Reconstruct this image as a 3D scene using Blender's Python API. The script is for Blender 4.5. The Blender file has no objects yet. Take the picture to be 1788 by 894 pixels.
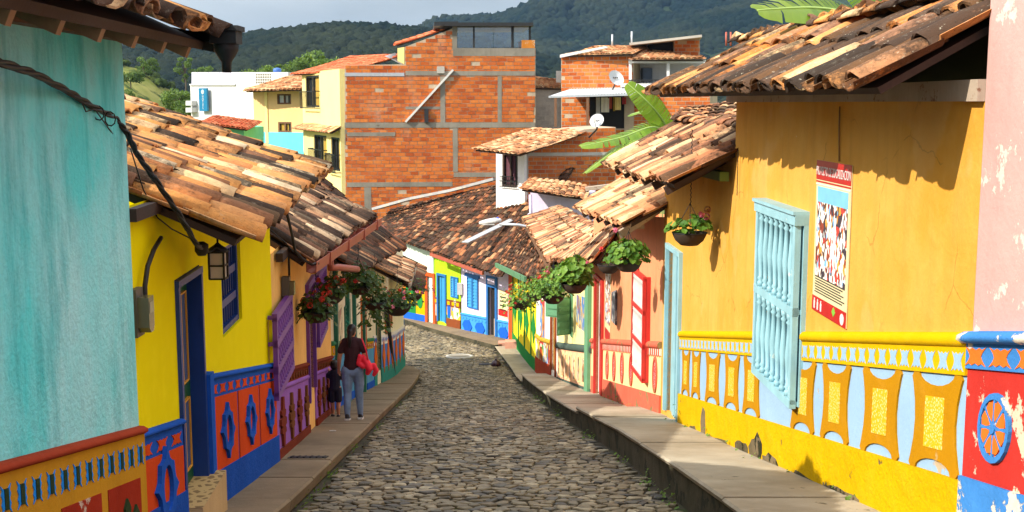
import bpy, bmesh, math, random
import numpy as np
from mathutils import Vector, Matrix, noise
sc = bpy.context.scene
COL = sc.collection
R = math.radians
random.seed(7)
# ------------------------------------------------------------------ camera
F = 2000.0; EYE = 1.65
PIT = math.atan((447 - 180) / F)
CP, SP = math.cos(PIT), math.sin(PIT)
cam = bpy.data.cameras.new('camera'); cam.sensor_width = 36; cam.lens = 36 * F / 1788
cam.clip_start = .05; cam.clip_end = 9000
co = bpy.data.objects.new('camera', cam); COL.objects.link(co)
co.location = (0, 0, EYE); co.rotation_euler = (R(90) - PIT, 0, 0); sc.camera = co
# ------------------------------------------------------------------ sky and sun
SUN_AZ = 28.0      # light travels towards +X, turned this much towards +Y
SUN_EL = 36.0
SUN_STR, SKY_STR, EXPO = 2.45, 0.15, 1.66
HAZE = 0.00008
wd = bpy.data.worlds.new('World'); sc.world = wd; wd.use_nodes = True
nt = wd.node_tree; nt.nodes.clear()
wo = nt.nodes.new('ShaderNodeOutputWorld'); bg = nt.nodes.new('ShaderNodeBackground'); bg.inputs[1].default_value = SKY_STR
sky = nt.nodes.new('ShaderNodeTexSky'); sky.sky_type = 'NISHITA'; sky.sun_disc = False
sky.sun_elevation = R(SUN_EL)
ld = Vector((math.cos(R(SUN_AZ)) * math.cos(R(SUN_EL)), math.sin(R(SUN_AZ)) * math.cos(R(SUN_EL)), -math.sin(R(SUN_EL))))
sky.sun_rotation = math.atan2(-ld.x, -ld.y)
sky.air_density = 1.2; sky.dust_density = 2.0
# thin grey cloud deck over the blue
tc = nt.nodes.new('ShaderNodeTexCoord'); mp = nt.nodes.new('ShaderNodeMapping'); mp.inputs['Scale'].default_value = (1, 1, 2.5)
nz = nt.nodes.new('ShaderNodeTexNoise'); nz.inputs['Scale'].default_value = 2.4; nz.inputs['Detail'].default_value = 6; nz.inputs['Roughness'].default_value = .55
cr = nt.nodes.new('ShaderNodeValToRGB'); cr.color_ramp.elements[0].position = .3; cr.color_ramp.elements[0].color = (1.05, 1.15, 1.26, 1)
cr.color_ramp.elements[1].position = .66; cr.color_ramp.elements[1].color = (3.0, 3.08, 3.12, 1)
mx = nt.nodes.new('ShaderNodeMix'); mx.data_type = 'RGBA'; mx.inputs[0].default_value = .9
# overhead brightening pushed past a natural overcast to fill shade; low sky kept dim
sx_ = nt.nodes.new('ShaderNodeSeparateXYZ'); mr = nt.nodes.new('ShaderNodeMapRange'); mr.inputs[3].default_value = .3; mr.inputs[4].default_value = 2.5
gm = nt.nodes.new('ShaderNodeMix'); gm.data_type = 'RGBA'; gm.blend_type = 'MULTIPLY'; gm.inputs[0].default_value = 1
nt.links.new(tc.outputs['Generated'], sx_.inputs[0]); nt.links.new(sx_.outputs[2], mr.inputs[0]); nt.links.new(cr.outputs[0], gm.inputs[6]); nt.links.new(mr.outputs[0], gm.inputs[7])
nt.links.new(tc.outputs['Generated'], mp.inputs[0]); nt.links.new(mp.outputs[0], nz.inputs['Vector']); nt.links.new(nz.outputs['Fac'], cr.inputs[0])
nt.links.new(sky.outputs[0], mx.inputs[6]); nt.links.new(gm.outputs[2], mx.inputs[7]); nt.links.new(mx.outputs[2], bg.inputs[0]); nt.links.new(bg.outputs[0], wo.inputs[0])
sl = bpy.data.lights.new('sun', 'SUN'); sl.energy = SUN_STR; sl.angle = R(.6); sl.color = (1, .93, .8)
so = bpy.data.objects.new('sun', sl); COL.objects.link(so); so.rotation_euler = (-ld).to_track_quat('Z', 'Y').to_euler()
sc.view_settings.view_transform = 'Standard'; sc.view_settings.look = 'None'; sc.view_settings.exposure = EXPO; sc.view_settings.gamma = 1
sc.cycles.max_bounces = 6; sc.cycles.transparent_max_bounces = 8
# ------------------------------------------------------------------ helpers
def ray(u, v):
    x = (u - 894) / F; y = (447 - v) / F
    return Vector((x, CP + y * SP, -SP + y * CP))
CAMP = Vector((0, 0, EYE))
def P(u, v, t): return CAMP + ray(u, v) * t
_ZS = [(-40, 8), (29, -5.8), (31.5, -6.28), (34, -6.7), (37, -7.02), (40, -7.22), (46, -7.5), (60, -8.3), (100, -10.5)]
def interp(tab, x):
    if x <= tab[0][0]: return tab[0][1]
    for (a, p), (b, q) in zip(tab, tab[1:]):
        if x <= b: return p + (q - p) * (x - a) / (b - a)
    return tab[-1][1]
def zs(y): return interp(_ZS, y)
def G(u, v, off=0.):
    d = ray(u, v); lo, hi = 2., 90.
    for _ in range(50):
        m = (lo + hi) / 2; p = CAMP + d * m
        if p.z > zs(p.y) + off: lo = m
        else: hi = m
    return CAMP + d * lo
def lerp(a, b, t): return a + (b - a) * t

class MB:
    def __init__(s): s.v = []; s.f = []; s.sm = []
    def add(s, vs, fs, smooth=False):
        o = len(s.v); s.v += [tuple(p) for p in vs]; s.f += [tuple(i + o for i in f) for f in fs]; s.sm += [smooth] * len(fs); return s
    def box(s, c, sx, sy, sz, rot=None):
        pts = [Vector((x * sx / 2, y * sy / 2, z * sz / 2)) for x in (-1, 1) for y in (-1, 1) for z in (-1, 1)]
        if rot is not None: pts = [rot @ p for p in pts]
        c = Vector(c)
        return s.add([p + c for p in pts], [(0, 1, 3, 2), (4, 6, 7, 5), (0, 4, 5, 1), (2, 3, 7, 6), (0, 2, 6, 4), (1, 5, 7, 3)])
    def bar(s, a, b, w, h, up=Vector((0, 0, 1))):
        a = Vector(a); b = Vector(b); y = (b - a).normalized(); x = y.cross(up)
        if x.length < 1e-4: x = Vector((1, 0, 0))
        x.normalize(); z = x.cross(y); pts = []
        for e in (a, b):
            for i, j in ((-1, -1), (1, -1), (1, 1), (-1, 1)): pts.append(e + x * i * w / 2 + z * j * h / 2)
        return s.add(pts, [(0, 1, 2, 3), (4, 7, 6, 5), (0, 4, 5, 1), (1, 5, 6, 2), (2, 6, 7, 3), (3, 7, 4, 0)])
    def tube(s, path, r, n=6, cap=True):
        path = [Vector(p) for p in path]; k = len(path); rs = r if isinstance(r, (list, tuple)) else [r] * k
        vs = []; x = None
        for i, p in enumerate(path):
            t = (path[min(i + 1, k - 1)] - path[max(i - 1, 0)]).normalized()
            if x is None:
                x = t.orthogonal().normalized()
            x = (x - t * x.dot(t)); x = x.normalized() if x.length > 1e-5 else t.orthogonal().normalized()
            y = t.cross(x)
            for j in range(n):
                a = 2 * math.pi * j / n; vs.append(p + (x * math.cos(a) + y * math.sin(a)) * rs[i])
        fs = [(i * n + j, i * n + (j + 1) % n, (i + 1) * n + (j + 1) % n, (i + 1) * n + j) for i in range(k - 1) for j in range(n)]
        s.add(vs, fs, True)
        if cap:
            o = len(s.v) - len(vs); s.f.append(tuple(o + j for j in reversed(range(n)))); s.f.append(tuple(o + (k - 1) * n + j for j in range(n))); s.sm += [False, False]
        return s
    def lathe(s, prof, n=10, c=(0, 0, 0), ax=None, cap=True):   # prof: (r,z)
        c = Vector(c); vs = []
        for r, z in prof:
            for j in range(n):
                a = 2 * math.pi * j / n; p = Vector((r * math.cos(a), r * math.sin(a), z))
                vs.append(c + (ax @ p if ax is not None else p))
        k = len(prof)
        fs = [(i * n + j, i * n + (j + 1) % n, (i + 1) * n + (j + 1) % n, (i + 1) * n + j) for i in range(k - 1) for j in range(n)]
        s.add(vs, fs, True)
        if cap:
            o = len(s.v) - len(vs); s.f.append(tuple(o + j for j in reversed(range(n)))); s.f.append(tuple(o + (k - 1) * n + j for j in range(n))); s.sm += [False, False]
        return s
    def mesh(s, name):
        me = bpy.data.meshes.new(name); me.from_pydata(s.v, [], s.f)
        if any(s.sm): me.polygons.foreach_set('use_smooth', s.sm)
        me.update(); return me
    def build(s, name, mat, par=None): return obj(name, s.mesh(name), mat, par)

def obj(name, me, mat=None, par=None, mw=None):
    o = bpy.data.objects.new(name, me); COL.objects.link(o)
    if mat is not None and me is not None and len(me.materials) == 0: me.materials.append(mat)
    if par is not None:
        o.parent = par
        if par.type == 'EMPTY': o.matrix_parent_inverse = par_inv(par)
    if mw is not None: o.matrix_basis = mw
    return o
def par_inv(p): return (Matrix.LocRotScale(p.location, p.rotation_euler, p.scale)).inverted()
def thing(name, label, cat, loc=(0, 0, 0), group=None, rz=0):
    o = bpy.data.objects.new(name, None); COL.objects.link(o); o.location = loc; o.rotation_euler = (0, 0, rz); o.empty_display_size = .2
    return tag(o, label, cat, group)
def tag(o, label, cat, group=None):
    o['label'] = label; o['category'] = cat
    if group: o['group'] = group
    return o
def struct(o, label, cat=None):
    o['kind'] = 'structure'; o['label'] = label
    return o
def stuff(o): o['kind'] = 'stuff'; return o

class W:
    """a facade: plan line from (x0,y0) to (x1,y1), n points to the street"""
    def __init__(s, x0, y0, x1, y1, slope=True):
        s.p = Vector((x0, y0, 0)); d = Vector((x1 - x0, y1 - y0, 0)); s.L = d.length; s.t = d / s.L
        s.n = Vector((-s.t.y, s.t.x, 0))
        if s.n.dot(-s.p) < 0: s.n = -s.n
        s.slope = slope
    def pt(s, a, z, d=0.): p = s.p + s.t * a + s.n * d; return Vector((p.x, p.y, z))
    def base(s, a): return zs((s.p + s.t * a).y) if s.slope else 0.
    def hit(s, u, v, d=0.):
        r = ray(u, v); o = s.p + s.n * d; k = (o - CAMP).dot(s.n) / r.dot(s.n); q = CAMP + r * k
        return ((q - s.p).dot(s.t), q.z)
    def sh(s, u, v, d=0.): a, z = s.hit(u, v, d); return a, z - s.base(a)
    def rect(s, u0, u1, vt0, vb0, vt1=None, vb1=None, d=0.):
        """pixel quad -> s0,s1, z of (left bottom, left top, right bottom, right top)"""
        vt1 = vt0 if vt1 is None else vt1; vb1 = vb0 if vb1 is None else vb1
        a = s.hit(u0, (vt0 + vb0) / 2, d)[0]; b = s.hit(u1, (vt1 + vb1) / 2, d)[0]
        return a, b, s.hit(u0, vb0, d)[1], s.hit(u0, vt0, d)[1], s.hit(u1, vb1, d)[1], s.hit(u1, vt1, d)[1]
def slab(mb, w, poly, d0, d1):
    """poly of (s,z), extruded from d0 (back) to d1 (front)"""
    n = len(poly); vs = [w.pt(a, z, d1) for a, z in poly] + [w.pt(a, z, d0) for a, z in poly]
    mb.add(vs, [tuple(range(n))] + [(i, (i + 1) % n, n + (i + 1) % n, n + i) for i in range(n)]); return mb
def ringslab(mb, w, outer, inner, d0, d1):
    n = len(outer); vs = [w.pt(a, z, d1) for a, z in outer] + [w.pt(a, z, d1) for a, z in inner] + [w.pt(a, z, d0) for a, z in outer] + [w.pt(a, z, d0) for a, z in inner]
    fs = []
    for i in range(n):
        j = (i + 1) % n
        fs += [(i, j, n + j, n + i), (i, 2 * n + i, 2 * n + j, j), (n + i, n + j, 3 * n + j, 3 * n + i)]
    mb.add(vs, fs); return mb
def Sl(name, w, poly, d0, d1, mat, par): return slab(MB(), w, poly, d0, d1).build(name, mat, par)
def rectpoly(q): a, b, z0, z1, z2, z3 = q; return [(a, z0), (b, z2), (b, z3), (a, z1)]
def hole(q): a, b, z0, z1, z2, z3 = q; return (min(a, b), max(a, b), (z0 + z2) / 2, (z1 + z3) / 2)
def shear(w, poly, a0, h0, sx=1, sz=1):
    """motif polygon centred on (0,0) -> placed at s=a0, h0 above the street line, sheared with the street"""
    return [(a0 + x * sx, w.base(a0 + x * sx) + h0 + z * sz) for x, z in poly]
def band(w, a0, a1, h0, h1, n=1):
    """a strip that follows the street slope"""
    ss = [lerp(a0, a1, i / n) for i in range(n + 1)]
    return [(a, w.base(a) + h0) for a in ss] + [(a, w.base(a) + h1) for a in reversed(ss)]
def wallmesh(w, a0, a1, zb, zt0, zt1, holes=(), thick=.28, depth=4., back=True, nsub=1):
    mb = MB(); xs = {a0, a1}; zz = {zb}
    for h in holes: xs |= {max(a0, h[0]), min(a1, h[1])}; zz |= {h[2], h[3]}
    xs = sorted(xs); zz = sorted(zz)
    def inh(x, z): return any(h[0] < x < h[1] and h[2] < z < h[3] for h in holes)
    for i in range(len(xs) - 1):
        xa, xb = xs[i], xs[i + 1]; ta = lerp(zt0, zt1, (xa - a0) / (a1 - a0)); tb = lerp(zt0, zt1, (xb - a0) / (a1 - a0))
        for j in range(len(zz)):
            za = zz[j]; last = j == len(zz) - 1
            if not last and inh((xa + xb) / 2, (za + zz[j + 1]) / 2): continue
            z1, z2 = (ta, tb) if last else (zz[j + 1], zz[j + 1])
            mb.add([w.pt(xa, za), w.pt(xb, za), w.pt(xb, z2), w.pt(xa, z1)], [(0, 1, 2, 3)])
    for h in holes:
        c = [(h[0], h[2]), (h[1], h[2]), (h[1], h[3]), (h[0], h[3])]
        for k in range(4):
            p, q = c[k], c[(k + 1) % 4]
            mb.add([w.pt(*p), w.pt(*q), w.pt(*q, -thick), w.pt(*p, -thick)], [(0, 1, 2, 3)])
    if back:
        mb.add([w.pt(a0, zb), w.pt(a0, zt0), w.pt(a0, zt0, -depth), w.pt(a0, zb, -depth)], [(0, 1, 2, 3)])
        mb.add([w.pt(a1, zb), w.pt(a1, zt1), w.pt(a1, zt1, -depth), w.pt(a1, zb, -depth)], [(0, 1, 2, 3)])
        mb.add([w.pt(a0, zb, -depth), w.pt(a1, zb, -depth), w.pt(a1, zt1, -depth), w.pt(a0, zt0, -depth)], [(0, 1, 2, 3)])
    return mb
# ------------------------------------------------------------------ materials
def lin(c): c /= 255.; return c / 12.92 if c <= .04045 else ((c + .055) / 1.055) ** 2.4
def C(r, g, b, k=1.): return tuple(min(.9, lin(x) * k) for x in (r, g, b)) + (1.,)
class NT:
    def __init__(s, name):
        s.m = bpy.data.materials.new(name); s.m.use_nodes = True; s.t = s.m.node_tree; s.t.nodes.clear()
        s.out = s.n('ShaderNodeOutputMaterial'); s.b = s.n('ShaderNodeBsdfPrincipled'); s.l(s.b.outputs[0], s.out.inputs[0]); s._pos = None
    def n(s, t, **k):
        q = s.t.nodes.new(t)
        for a, b in k.items(): setattr(q, a, b)
        return q
    def l(s, a, b): s.t.links.new(a, b)
    def pos(s, sc=(1, 1, 1), loc=(0, 0, 0)):
        if s._pos is None: s._pos = s.n('ShaderNodeNewGeometry')
        m = s.n('ShaderNodeMapping'); m.inputs['Scale'].default_value = sc; m.inputs['Location'].default_value = loc; s.l(s._pos.outputs['Position'], m.inputs[0]); return m.outputs[0]
    def noise(s, scale, detail=4, rough=.55, vec=None, dist=0.):
        q = s.n('ShaderNodeTexNoise'); q.inputs['Scale'].default_value = scale; q.inputs['Detail'].default_value = detail; q.inputs['Roughness'].default_value = rough; q.inputs['Distortion'].default_value = dist
        s.l(vec if vec is not None else s.pos(), q.inputs['Vector']); return q.outputs['Fac']
    def ramp(s, fac, stops, const=False):
        q = s.n('ShaderNodeValToRGB'); e = q.color_ramp.elements
        if const: q.color_ramp.interpolation = 'CONSTANT'
        while len(e) < len(stops): e.new(.5)
        for el, (p, c) in zip(e, stops): el.position = p; el.color = c if len(c) == 4 else tuple(c) + (1,)
        s.l(fac, q.inputs[0]); return q.outputs[0]
    def mask(s, fac, a, b): return s.ramp(fac, [(a, (0, 0, 0, 1)), (b, (1, 1, 1, 1))])
    def mix(s, fac, a, b, mode='MIX'):
        q = s.n('ShaderNodeMix', data_type='RGBA', blend_type=mode); q.clamp_factor = True
        for v, i in ((fac, 0), (a, 6), (b, 7)):
            if isinstance(v, (float, int)): q.inputs[i].default_value = v
            elif isinstance(v, tuple): q.inputs[i].default_value = v
            else: s.l(v, q.inputs[i])
        return q.outputs[2]
    def math(s, op, a, b=None):
        q = s.n('ShaderNodeMath', operation=op)
        for v, i in ((a, 0), (b, 1)):
            if v is None: continue
            if isinstance(v, (float, int)): q.inputs[i].default_value = v
            else: s.l(v, q.inputs[i])
        return q.outputs[0]
    def rnd(s):
        o = s.n('ShaderNodeObjectInfo'); g = s.n('ShaderNodeNewGeometry')
        return s.math('FRACT', s.math('ADD', o.outputs['Random'], g.outputs['Random Per Island']))
    def bump(s, h, strength=.3, dist=.02):
        q = s.n('ShaderNodeBump'); q.inputs['Strength'].default_value = strength; q.inputs['Distance'].default_value = dist; s.l(h, q.inputs['Height']); s.l(q.outputs[0], s.b.inputs['Normal'])
    def fin(s, col, rough=.85, spec=.3, metal=0.):
        if isinstance(col, tuple): s.b.inputs['Base Color'].default_value = col
        else: s.l(col, s.b.inputs['Base Color'])
        if isinstance(rough, (float, int)): s.b.inputs['Roughness'].default_value = rough
        else: s.l(rough, s.b.inputs['Roughness'])
        s.b.inputs['Specular IOR Level'].default_value = spec; s.b.inputs['Metallic'].default_value = metal
        return s.m
def dk(c, k): return tuple(x * k for x in c[:3]) + (1.,)
def plaster(name, col, var=.82, col2=None, chip=0., chipcol=None, streak=.25, bump=.35, grain=28., bd=.012, seed=0., crack=0.):
    t = NT(name); ps = t.pos((1, 1, 1), (seed, seed * 2, seed))
    big = t.noise(.9, 5, .6, ps); med = t.noise(5, 6, .6, ps)
    c = t.mix(t.mask(big, .35, .68), col, col2 or dk(col, var))
    c = t.mix(t.math('MULTIPLY', t.mask(t.noise(2.2, 5, .6, t.pos((3.2, 3.2, .28), (seed, 1, 3))), .48, .75), streak), c, dk(col, .55))
    c = t.mix(t.math('MULTIPLY', t.mask(med, .5, .75), .35), c, tuple(min(1, x * 1.12 + .015) for x in col[:3]) + (1,))
    h = t.noise(grain, 6, .65)
    if crack > 0:
        v = t.n('ShaderNodeTexVoronoi', feature='DISTANCE_TO_EDGE'); v.inputs['Scale'].default_value = 1.1; wv = t.n('ShaderNodeMix', data_type='VECTOR'); wv.inputs[0].default_value = .12; nn = t.n('ShaderNodeTexNoise'); nn.inputs['Scale'].default_value = 6; nn.inputs['Detail'].default_value = 6; t.l(ps, nn.inputs['Vector']); t.l(ps, wv.inputs[4]); t.l(nn.outputs['Color'], wv.inputs[5]); t.l(wv.outputs[1], v.inputs['Vector'])
        mk = t.math('MULTIPLY', t.math('LESS_THAN', v.outputs['Distance'], .0045), t.mask(t.noise(1.4, 3, .5, t.pos((1, 1, 1), (2, 8, 6))), .5, .56))
        c = t.mix(t.math('MULTIPLY', mk, crack), c, dk(col, .3)); h = t.math('SUBTRACT', h, mk)
        pt = t.mask(t.noise(.75, 4, .6, t.pos((1, 1, 1), (12, 3, seed))), .6, .63); c = t.mix(t.math('MULTIPLY', pt, .3), c, tuple(min(1, x * .9 + .07) for x in col[:3]) + (1,))
    if chip > 0:
        cc = chipcol or (.55, .5, .42, 1)
        nz = t.noise(2.6, 9, .68, t.pos((1, 1, 1), (seed + 9, 5, seed))); mk = t.mask(nz, .76 - chip, .775 - chip)
        c = t.mix(mk, c, t.mix(t.noise(14, 4), cc, dk(cc, .6)))
        h = t.math('SUBTRACT', h, t.math('MULTIPLY', mk, .8))
    h = t.math('ADD', h, t.math('MULTIPLY', med, 1.5))
    t.bump(h, bump, bd); return t.fin(c, .9, .06)
def paint(name, col, rough=.55, wear=.0, wearcol=(.3, .24, .18, 1), grain=True):
    t = NT(name); n1 = t.noise(3, 6, .6); c = t.mix(t.mask(n1, .35, .7), col, dk(col, .78))
    g = t.noise(9, 5, .6, t.pos((6, 6, .5)))
    if grain: c = t.mix(t.math('MULTIPLY', t.mask(g, .5, .8), .35), c, dk(col, .55))
    if wear > 0: c = t.mix(t.mask(t.noise(7, 9, .7), .72 - wear, .74 - wear), c, wearcol)
    t.bump(t.math('ADD', g, t.noise(40, 3)), .25, .006); return t.fin(c, rough, .35)
def plain(name, col, rough=.6, metal=0., spec=.4, var=.85):
    t = NT(name); c = t.mix(t.mask(t.noise(6, 5, .6), .35, .7), col, dk(col, var)); return t.fin(c, rough, spec, metal)
def tilemat(name, pal, lichen=.35, dark=(.03, .022, .017, 1), pale=(.45, .36, .25, 1), palea=.35):
    t = NT(name); r = t.rnd(); n = len(pal)
    c = t.ramp(r, [(i / n, p) for i, p in enumerate(pal)], True)
    c = t.mix(t.mask(t.noise(9, 6, .65), .35, .75), c, t.mix(.55, c, (.09, .05, .03, 1)))
    c = t.mix(t.math('MULTIPLY', t.mask(t.noise(14, 7, .7, t.pos((1, 1, 1), (4, 2, 8))), .58, .72), palea), c, pale)
    big = t.noise(1.1, 3, .5, t.pos((1, 1, 1), (7, 3, 1))); fine = t.noise(17, 9, .78, t.pos((1, 1, 1), (1, 7, 4)))
    k = t.math('ADD', t.math('MULTIPLY', big, .55), t.math('MULTIPLY', fine, .45))
    r2 = t.math('FRACT', t.math('MULTIPLY', r, 7.31)); k = t.math('ADD', k, t.math('MULTIPLY', t.math('SUBTRACT', r2, .5), .22))
    m = t.mask(k, .66 - lichen * .4, .74 - lichen * .36)
    c = t.mix(t.math('MULTIPLY', m, .85), c, dark)
    c = t.mix(t.math('MULTIPLY', t.mask(t.noise(46, 6, .75, t.pos((1, 1, 1), (9, 2, 5))), .58, .64), .3 + lichen * .6), c, dark)
    c = t.mix(t.math('MULTIPLY', t.mask(t.noise(34, 5, .7, t.pos((1, 1, 1), (3, 6, 1))), .64, .68), palea), c, pale)
    t.bump(t.math('ADD', fine, t.noise(60, 4, .6)), .7, .01); return t.fin(c, .95, .1)
def glassmat(name, col=(.02, .025, .03, 1), rough=.08):
    t = NT(name); t.b.inputs['IOR'].default_value = 1.5; return t.fin(col, rough, .6)
def clearglass(name):
    t = NT(name); t.t.nodes.remove(t.b); tr = t.n('ShaderNodeBsdfTransparent'); tr.inputs[0].default_value = (.85, .88, .9, 1); gl = t.n('ShaderNodeBsdfGlossy'); gl.inputs['Roughness'].default_value = .03
    m = t.n('ShaderNodeMixShader'); m.inputs[0].default_value = .22; t.l(tr.outputs[0], m.inputs[1]); t.l(gl.outputs[0], m.inputs[2]); t.l(m.outputs[0], t.out.inputs[0]); return t.m
def leafmat(name, c0, c1, c2, trans=.35, rough=.5):
    t = NT(name); r = t.rnd(); c = t.ramp(r, [(0, c0), (.5, c1), (1, c2)]); c = t.mix(t.mask(t.noise(3, 3), .3, .7), c, t.mix(.5, c, dk(c0, .6)))
    t.fin(c, rough, .3); tr = t.n('ShaderNodeBsdfTranslucent'); t.l(t.mix(.5, c, (.35, .5, .03, 1), 'MIX'), tr.inputs[0])
    m = t.n('ShaderNodeMixShader'); m.inputs[0].default_value = trans; t.l(t.b.outputs[0], m.inputs[1]); t.l(tr.outputs[0], m.inputs[2]); t.l(m.outputs[0], t.out.inputs[0]); return t.m
def randmat(name, pal, rough=.8, nscale=12, bump=.3, dark=.7, tracks=False):
    t = NT(name); r = t.rnd(); n = len(pal); c = t.ramp(r, [(i / n, p) for i, p in enumerate(pal)], True)
    nn = t.noise(nscale, 7, .65)
    if tracks: c = t.mix(t.math('MULTIPLY', t.mask(t.noise(.8, 5, .6, t.pos((1.4, .5, 1))), .42, .66), .55), c, (.05, .047, .03, 1))
    c = t.mix(t.mask(nn, .35, .72), c, t.mix(.6, c, (.02, .018, .015, 1)) if dark < .6 else t.mix(.35, c, (.03, .028, .025, 1)))
    t.bump(nn, bump, .012); return t.fin(c, rough, .3)

SHADE_IN = plain('painted_interior_shade', (.012, .01, .009, 1), .9)  # near-black colour standing in for the shade inside openings
WOOD_DK = paint('dark_wood', (.055, .03, .02, 1), .75)
WOOD_BR = paint('brown_wood', (.16, .075, .035, 1), .7)
WOOD_PALE = paint('weathered_wood', (.42, .33, .25, 1), .8, .12, (.2, .1, .06, 1))
CONC = plaster('concrete', (.25, .225, .185, 1), .7, streak=.45, bump=.5, chip=.1, chipcol=(.16, .14, .11, 1))
CONC_L = plaster('pale_concrete', (.42, .4, .36, 1), .8, streak=.3)
METAL_DK = plain('dark_metal', (.03, .03, .032, 1), .5, .3)
IRON = plain('black_iron', (.02, .02, .02, 1), .55, .4)
RUST = plain('red_metal', (.35, .085, .05, 1), .5, .0)
GALV = plain('galvanised', (.5, .53, .56, 1), .45, .5)
GLASS = glassmat('window_glass'); CGLASS = clearglass('clear_glass')
WHITE = plain('white_paint', (.62, .61, .58, 1), .6); BLACK = plain('black', (.012, .012, .013, 1), .6)
RUBBER = plain('cable_rubber', (.02, .017, .015, 1), .6)
def brickmat(name, pal):
    t = NT(name); r = t.rnd(); n = len(pal); c = t.ramp(r, [(i / n, p) for i, p in enumerate(pal)], True)
    c = t.mix(t.mask(t.noise(9, 7, .65), .4, .75), c, t.mix(.4, c, (.1, .05, .03, 1)))
    c = t.mix(t.math('MULTIPLY', t.mask(t.noise(.5, 7, .7, t.pos((1.6, 1.6, .5))), .58, .74), .35), c, (.5, .4, .3, 1))
    c = t.mix(t.math('MULTIPLY', t.mask(t.noise(.7, 6, .65, t.pos((1, 1, .7), (5, 9, 2))), .6, .72), .6), c, (.12, .05, .03, 1))
    t.bump(t.noise(14, 5, .7), .5, .02); return t.fin(c, .92, .15)
BRICK = brickmat('brick', [C(*c, .84) for c in ((204, 108, 46), (210, 116, 50), (192, 96, 40), (216, 126, 60), (178, 84, 36), (206, 108, 42), (196, 102, 50), (212, 120, 58))])
MORTAR = plaster('mortar', (.46, .36, .26, 1), .75, streak=.3)
T_SUN = tilemat('roof_tile_sunny', [C(*c, .95) for c in ((214, 150, 92), (222, 164, 108), (200, 128, 76), (230, 190, 140), (216, 146, 84), (234, 206, 166), (150, 100, 68), (226, 170, 114), (210, 140, 82), (128, 88, 64), (222, 156, 88), (60, 47, 38), (214, 146, 80), (70, 54, 42))], .34)
T_OLD = tilemat('roof_tile_old', [C(*c) for c in ((200, 142, 100), (214, 172, 130), (180, 118, 82), (222, 186, 146), (160, 106, 76), (206, 146, 102), (128, 90, 68), (210, 158, 114))], .42)
T_DARK = tilemat('roof_tile_dark', [C(*c) for c in ((144, 86, 58), (176, 112, 72), (116, 72, 50), (150, 90, 60), (92, 62, 46), (196, 142, 100), (124, 76, 52), (66, 50, 38), (78, 56, 44), (160, 130, 100))], .62)
T_NEAR = tilemat('roof_tile_mossy', [C(*c) for c in ((204, 138, 80), (170, 122, 86), (214, 148, 88), (150, 108, 82), (212, 176, 130), (200, 124, 62), (120, 86, 68), (96, 74, 60), (80, 64, 54), (216, 150, 84))], .58, pale=(.5, .46, .36, 1), palea=.75)
T_BRN = tilemat('roof_tile_brown', [C(*c) for c in ((158, 112, 84), (194, 152, 116), (126, 88, 68), (210, 174, 138), (84, 62, 50), (184, 136, 100), (110, 78, 60), (72, 55, 45), (214, 182, 146))], .56)
T_RED = tilemat('roof_tile_new', [C(*c) for c in ((200, 100, 64), (208, 116, 78), (190, 92, 60), (214, 134, 96))], .1)
T_TAN = tilemat('roof_tile_tan', [C(*c) for c in ((206, 152, 108), (216, 168, 122), (196, 136, 94), (224, 184, 140), (186, 124, 84))], .22)
# ------------------------------------------------------------------ ground, street, pavements
def grid_mesh(name, fx, nu, nv):
    vs = [fx(i / nu, j / nv) for j in range(nv + 1) for i in range(nu + 1)]; k = nu + 1
    fs = [(j * k + i, j * k + i + 1, (j + 1) * k + i + 1, (j + 1) * k + i) for j in range(nv) for i in range(nu)]
    me = bpy.data.meshes.new(name); me.from_pydata(vs, [], fs); me.polygons.foreach_set('use_smooth', [True] * len(fs)); me.update(); return me
def streetmat():
    t = NT('street_joints'); n = t.noise(4, 6, .65); c = t.mix(t.mask(n, .35, .65), (.04, .033, .024, 1), (.08, .066, .046, 1))
    c = t.mix(t.mask(t.noise(1.3, 7, .7, t.pos((1, 1, 1), (5, 5, 0))), .52, .64), c, (.045, .06, .02, 1)); t.bump(t.noise(50, 6, .7), .6, .02); return t.fin(c, .95, .1)
street = obj('street', grid_mesh('street', lambda u, v: (lerp(-16, 6, u), lerp(-6, 62, v), zs(lerp(-6, 62, v))), 22, 136), streetmat())
struct(street, 'steep cobbled street running downhill between the painted houses')
KL = [(-1.85, 4.), (-1.94, 9.8), (-2.07, 13.15), (-2.34, 20.15), (-2.62, 28), (-2.85, 34.2)]
KRpx = [(1195, 894), (1134, 844), (1082, 799), (1029, 764), (970, 722), (912, 673)]
KR = [(1.62, 4.)] + [(p.x, p.y) for p in (G(*q) for q in KRpx)]
KR += [(-.1, 37.2), (-.62, 41.0)]
FK = [(-.62, 41.0), (-3.35, 45.3), (-4.85, 48.4), (-9.5, 56.5)]
def kl(y): return interp([(b, a) for a, b in KL], y)
def kr(y): return interp([(b, a) for a, b in KR + FK[1:]], y)
OFFR = [(4, .4), (10, .38), (15, .37), (18.49, .36), (18.51, .29), (25, .28), (32.59, .32), (32.61, .1), (45, .14)]
def offr(y): return interp(OFFR, y)
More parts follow.
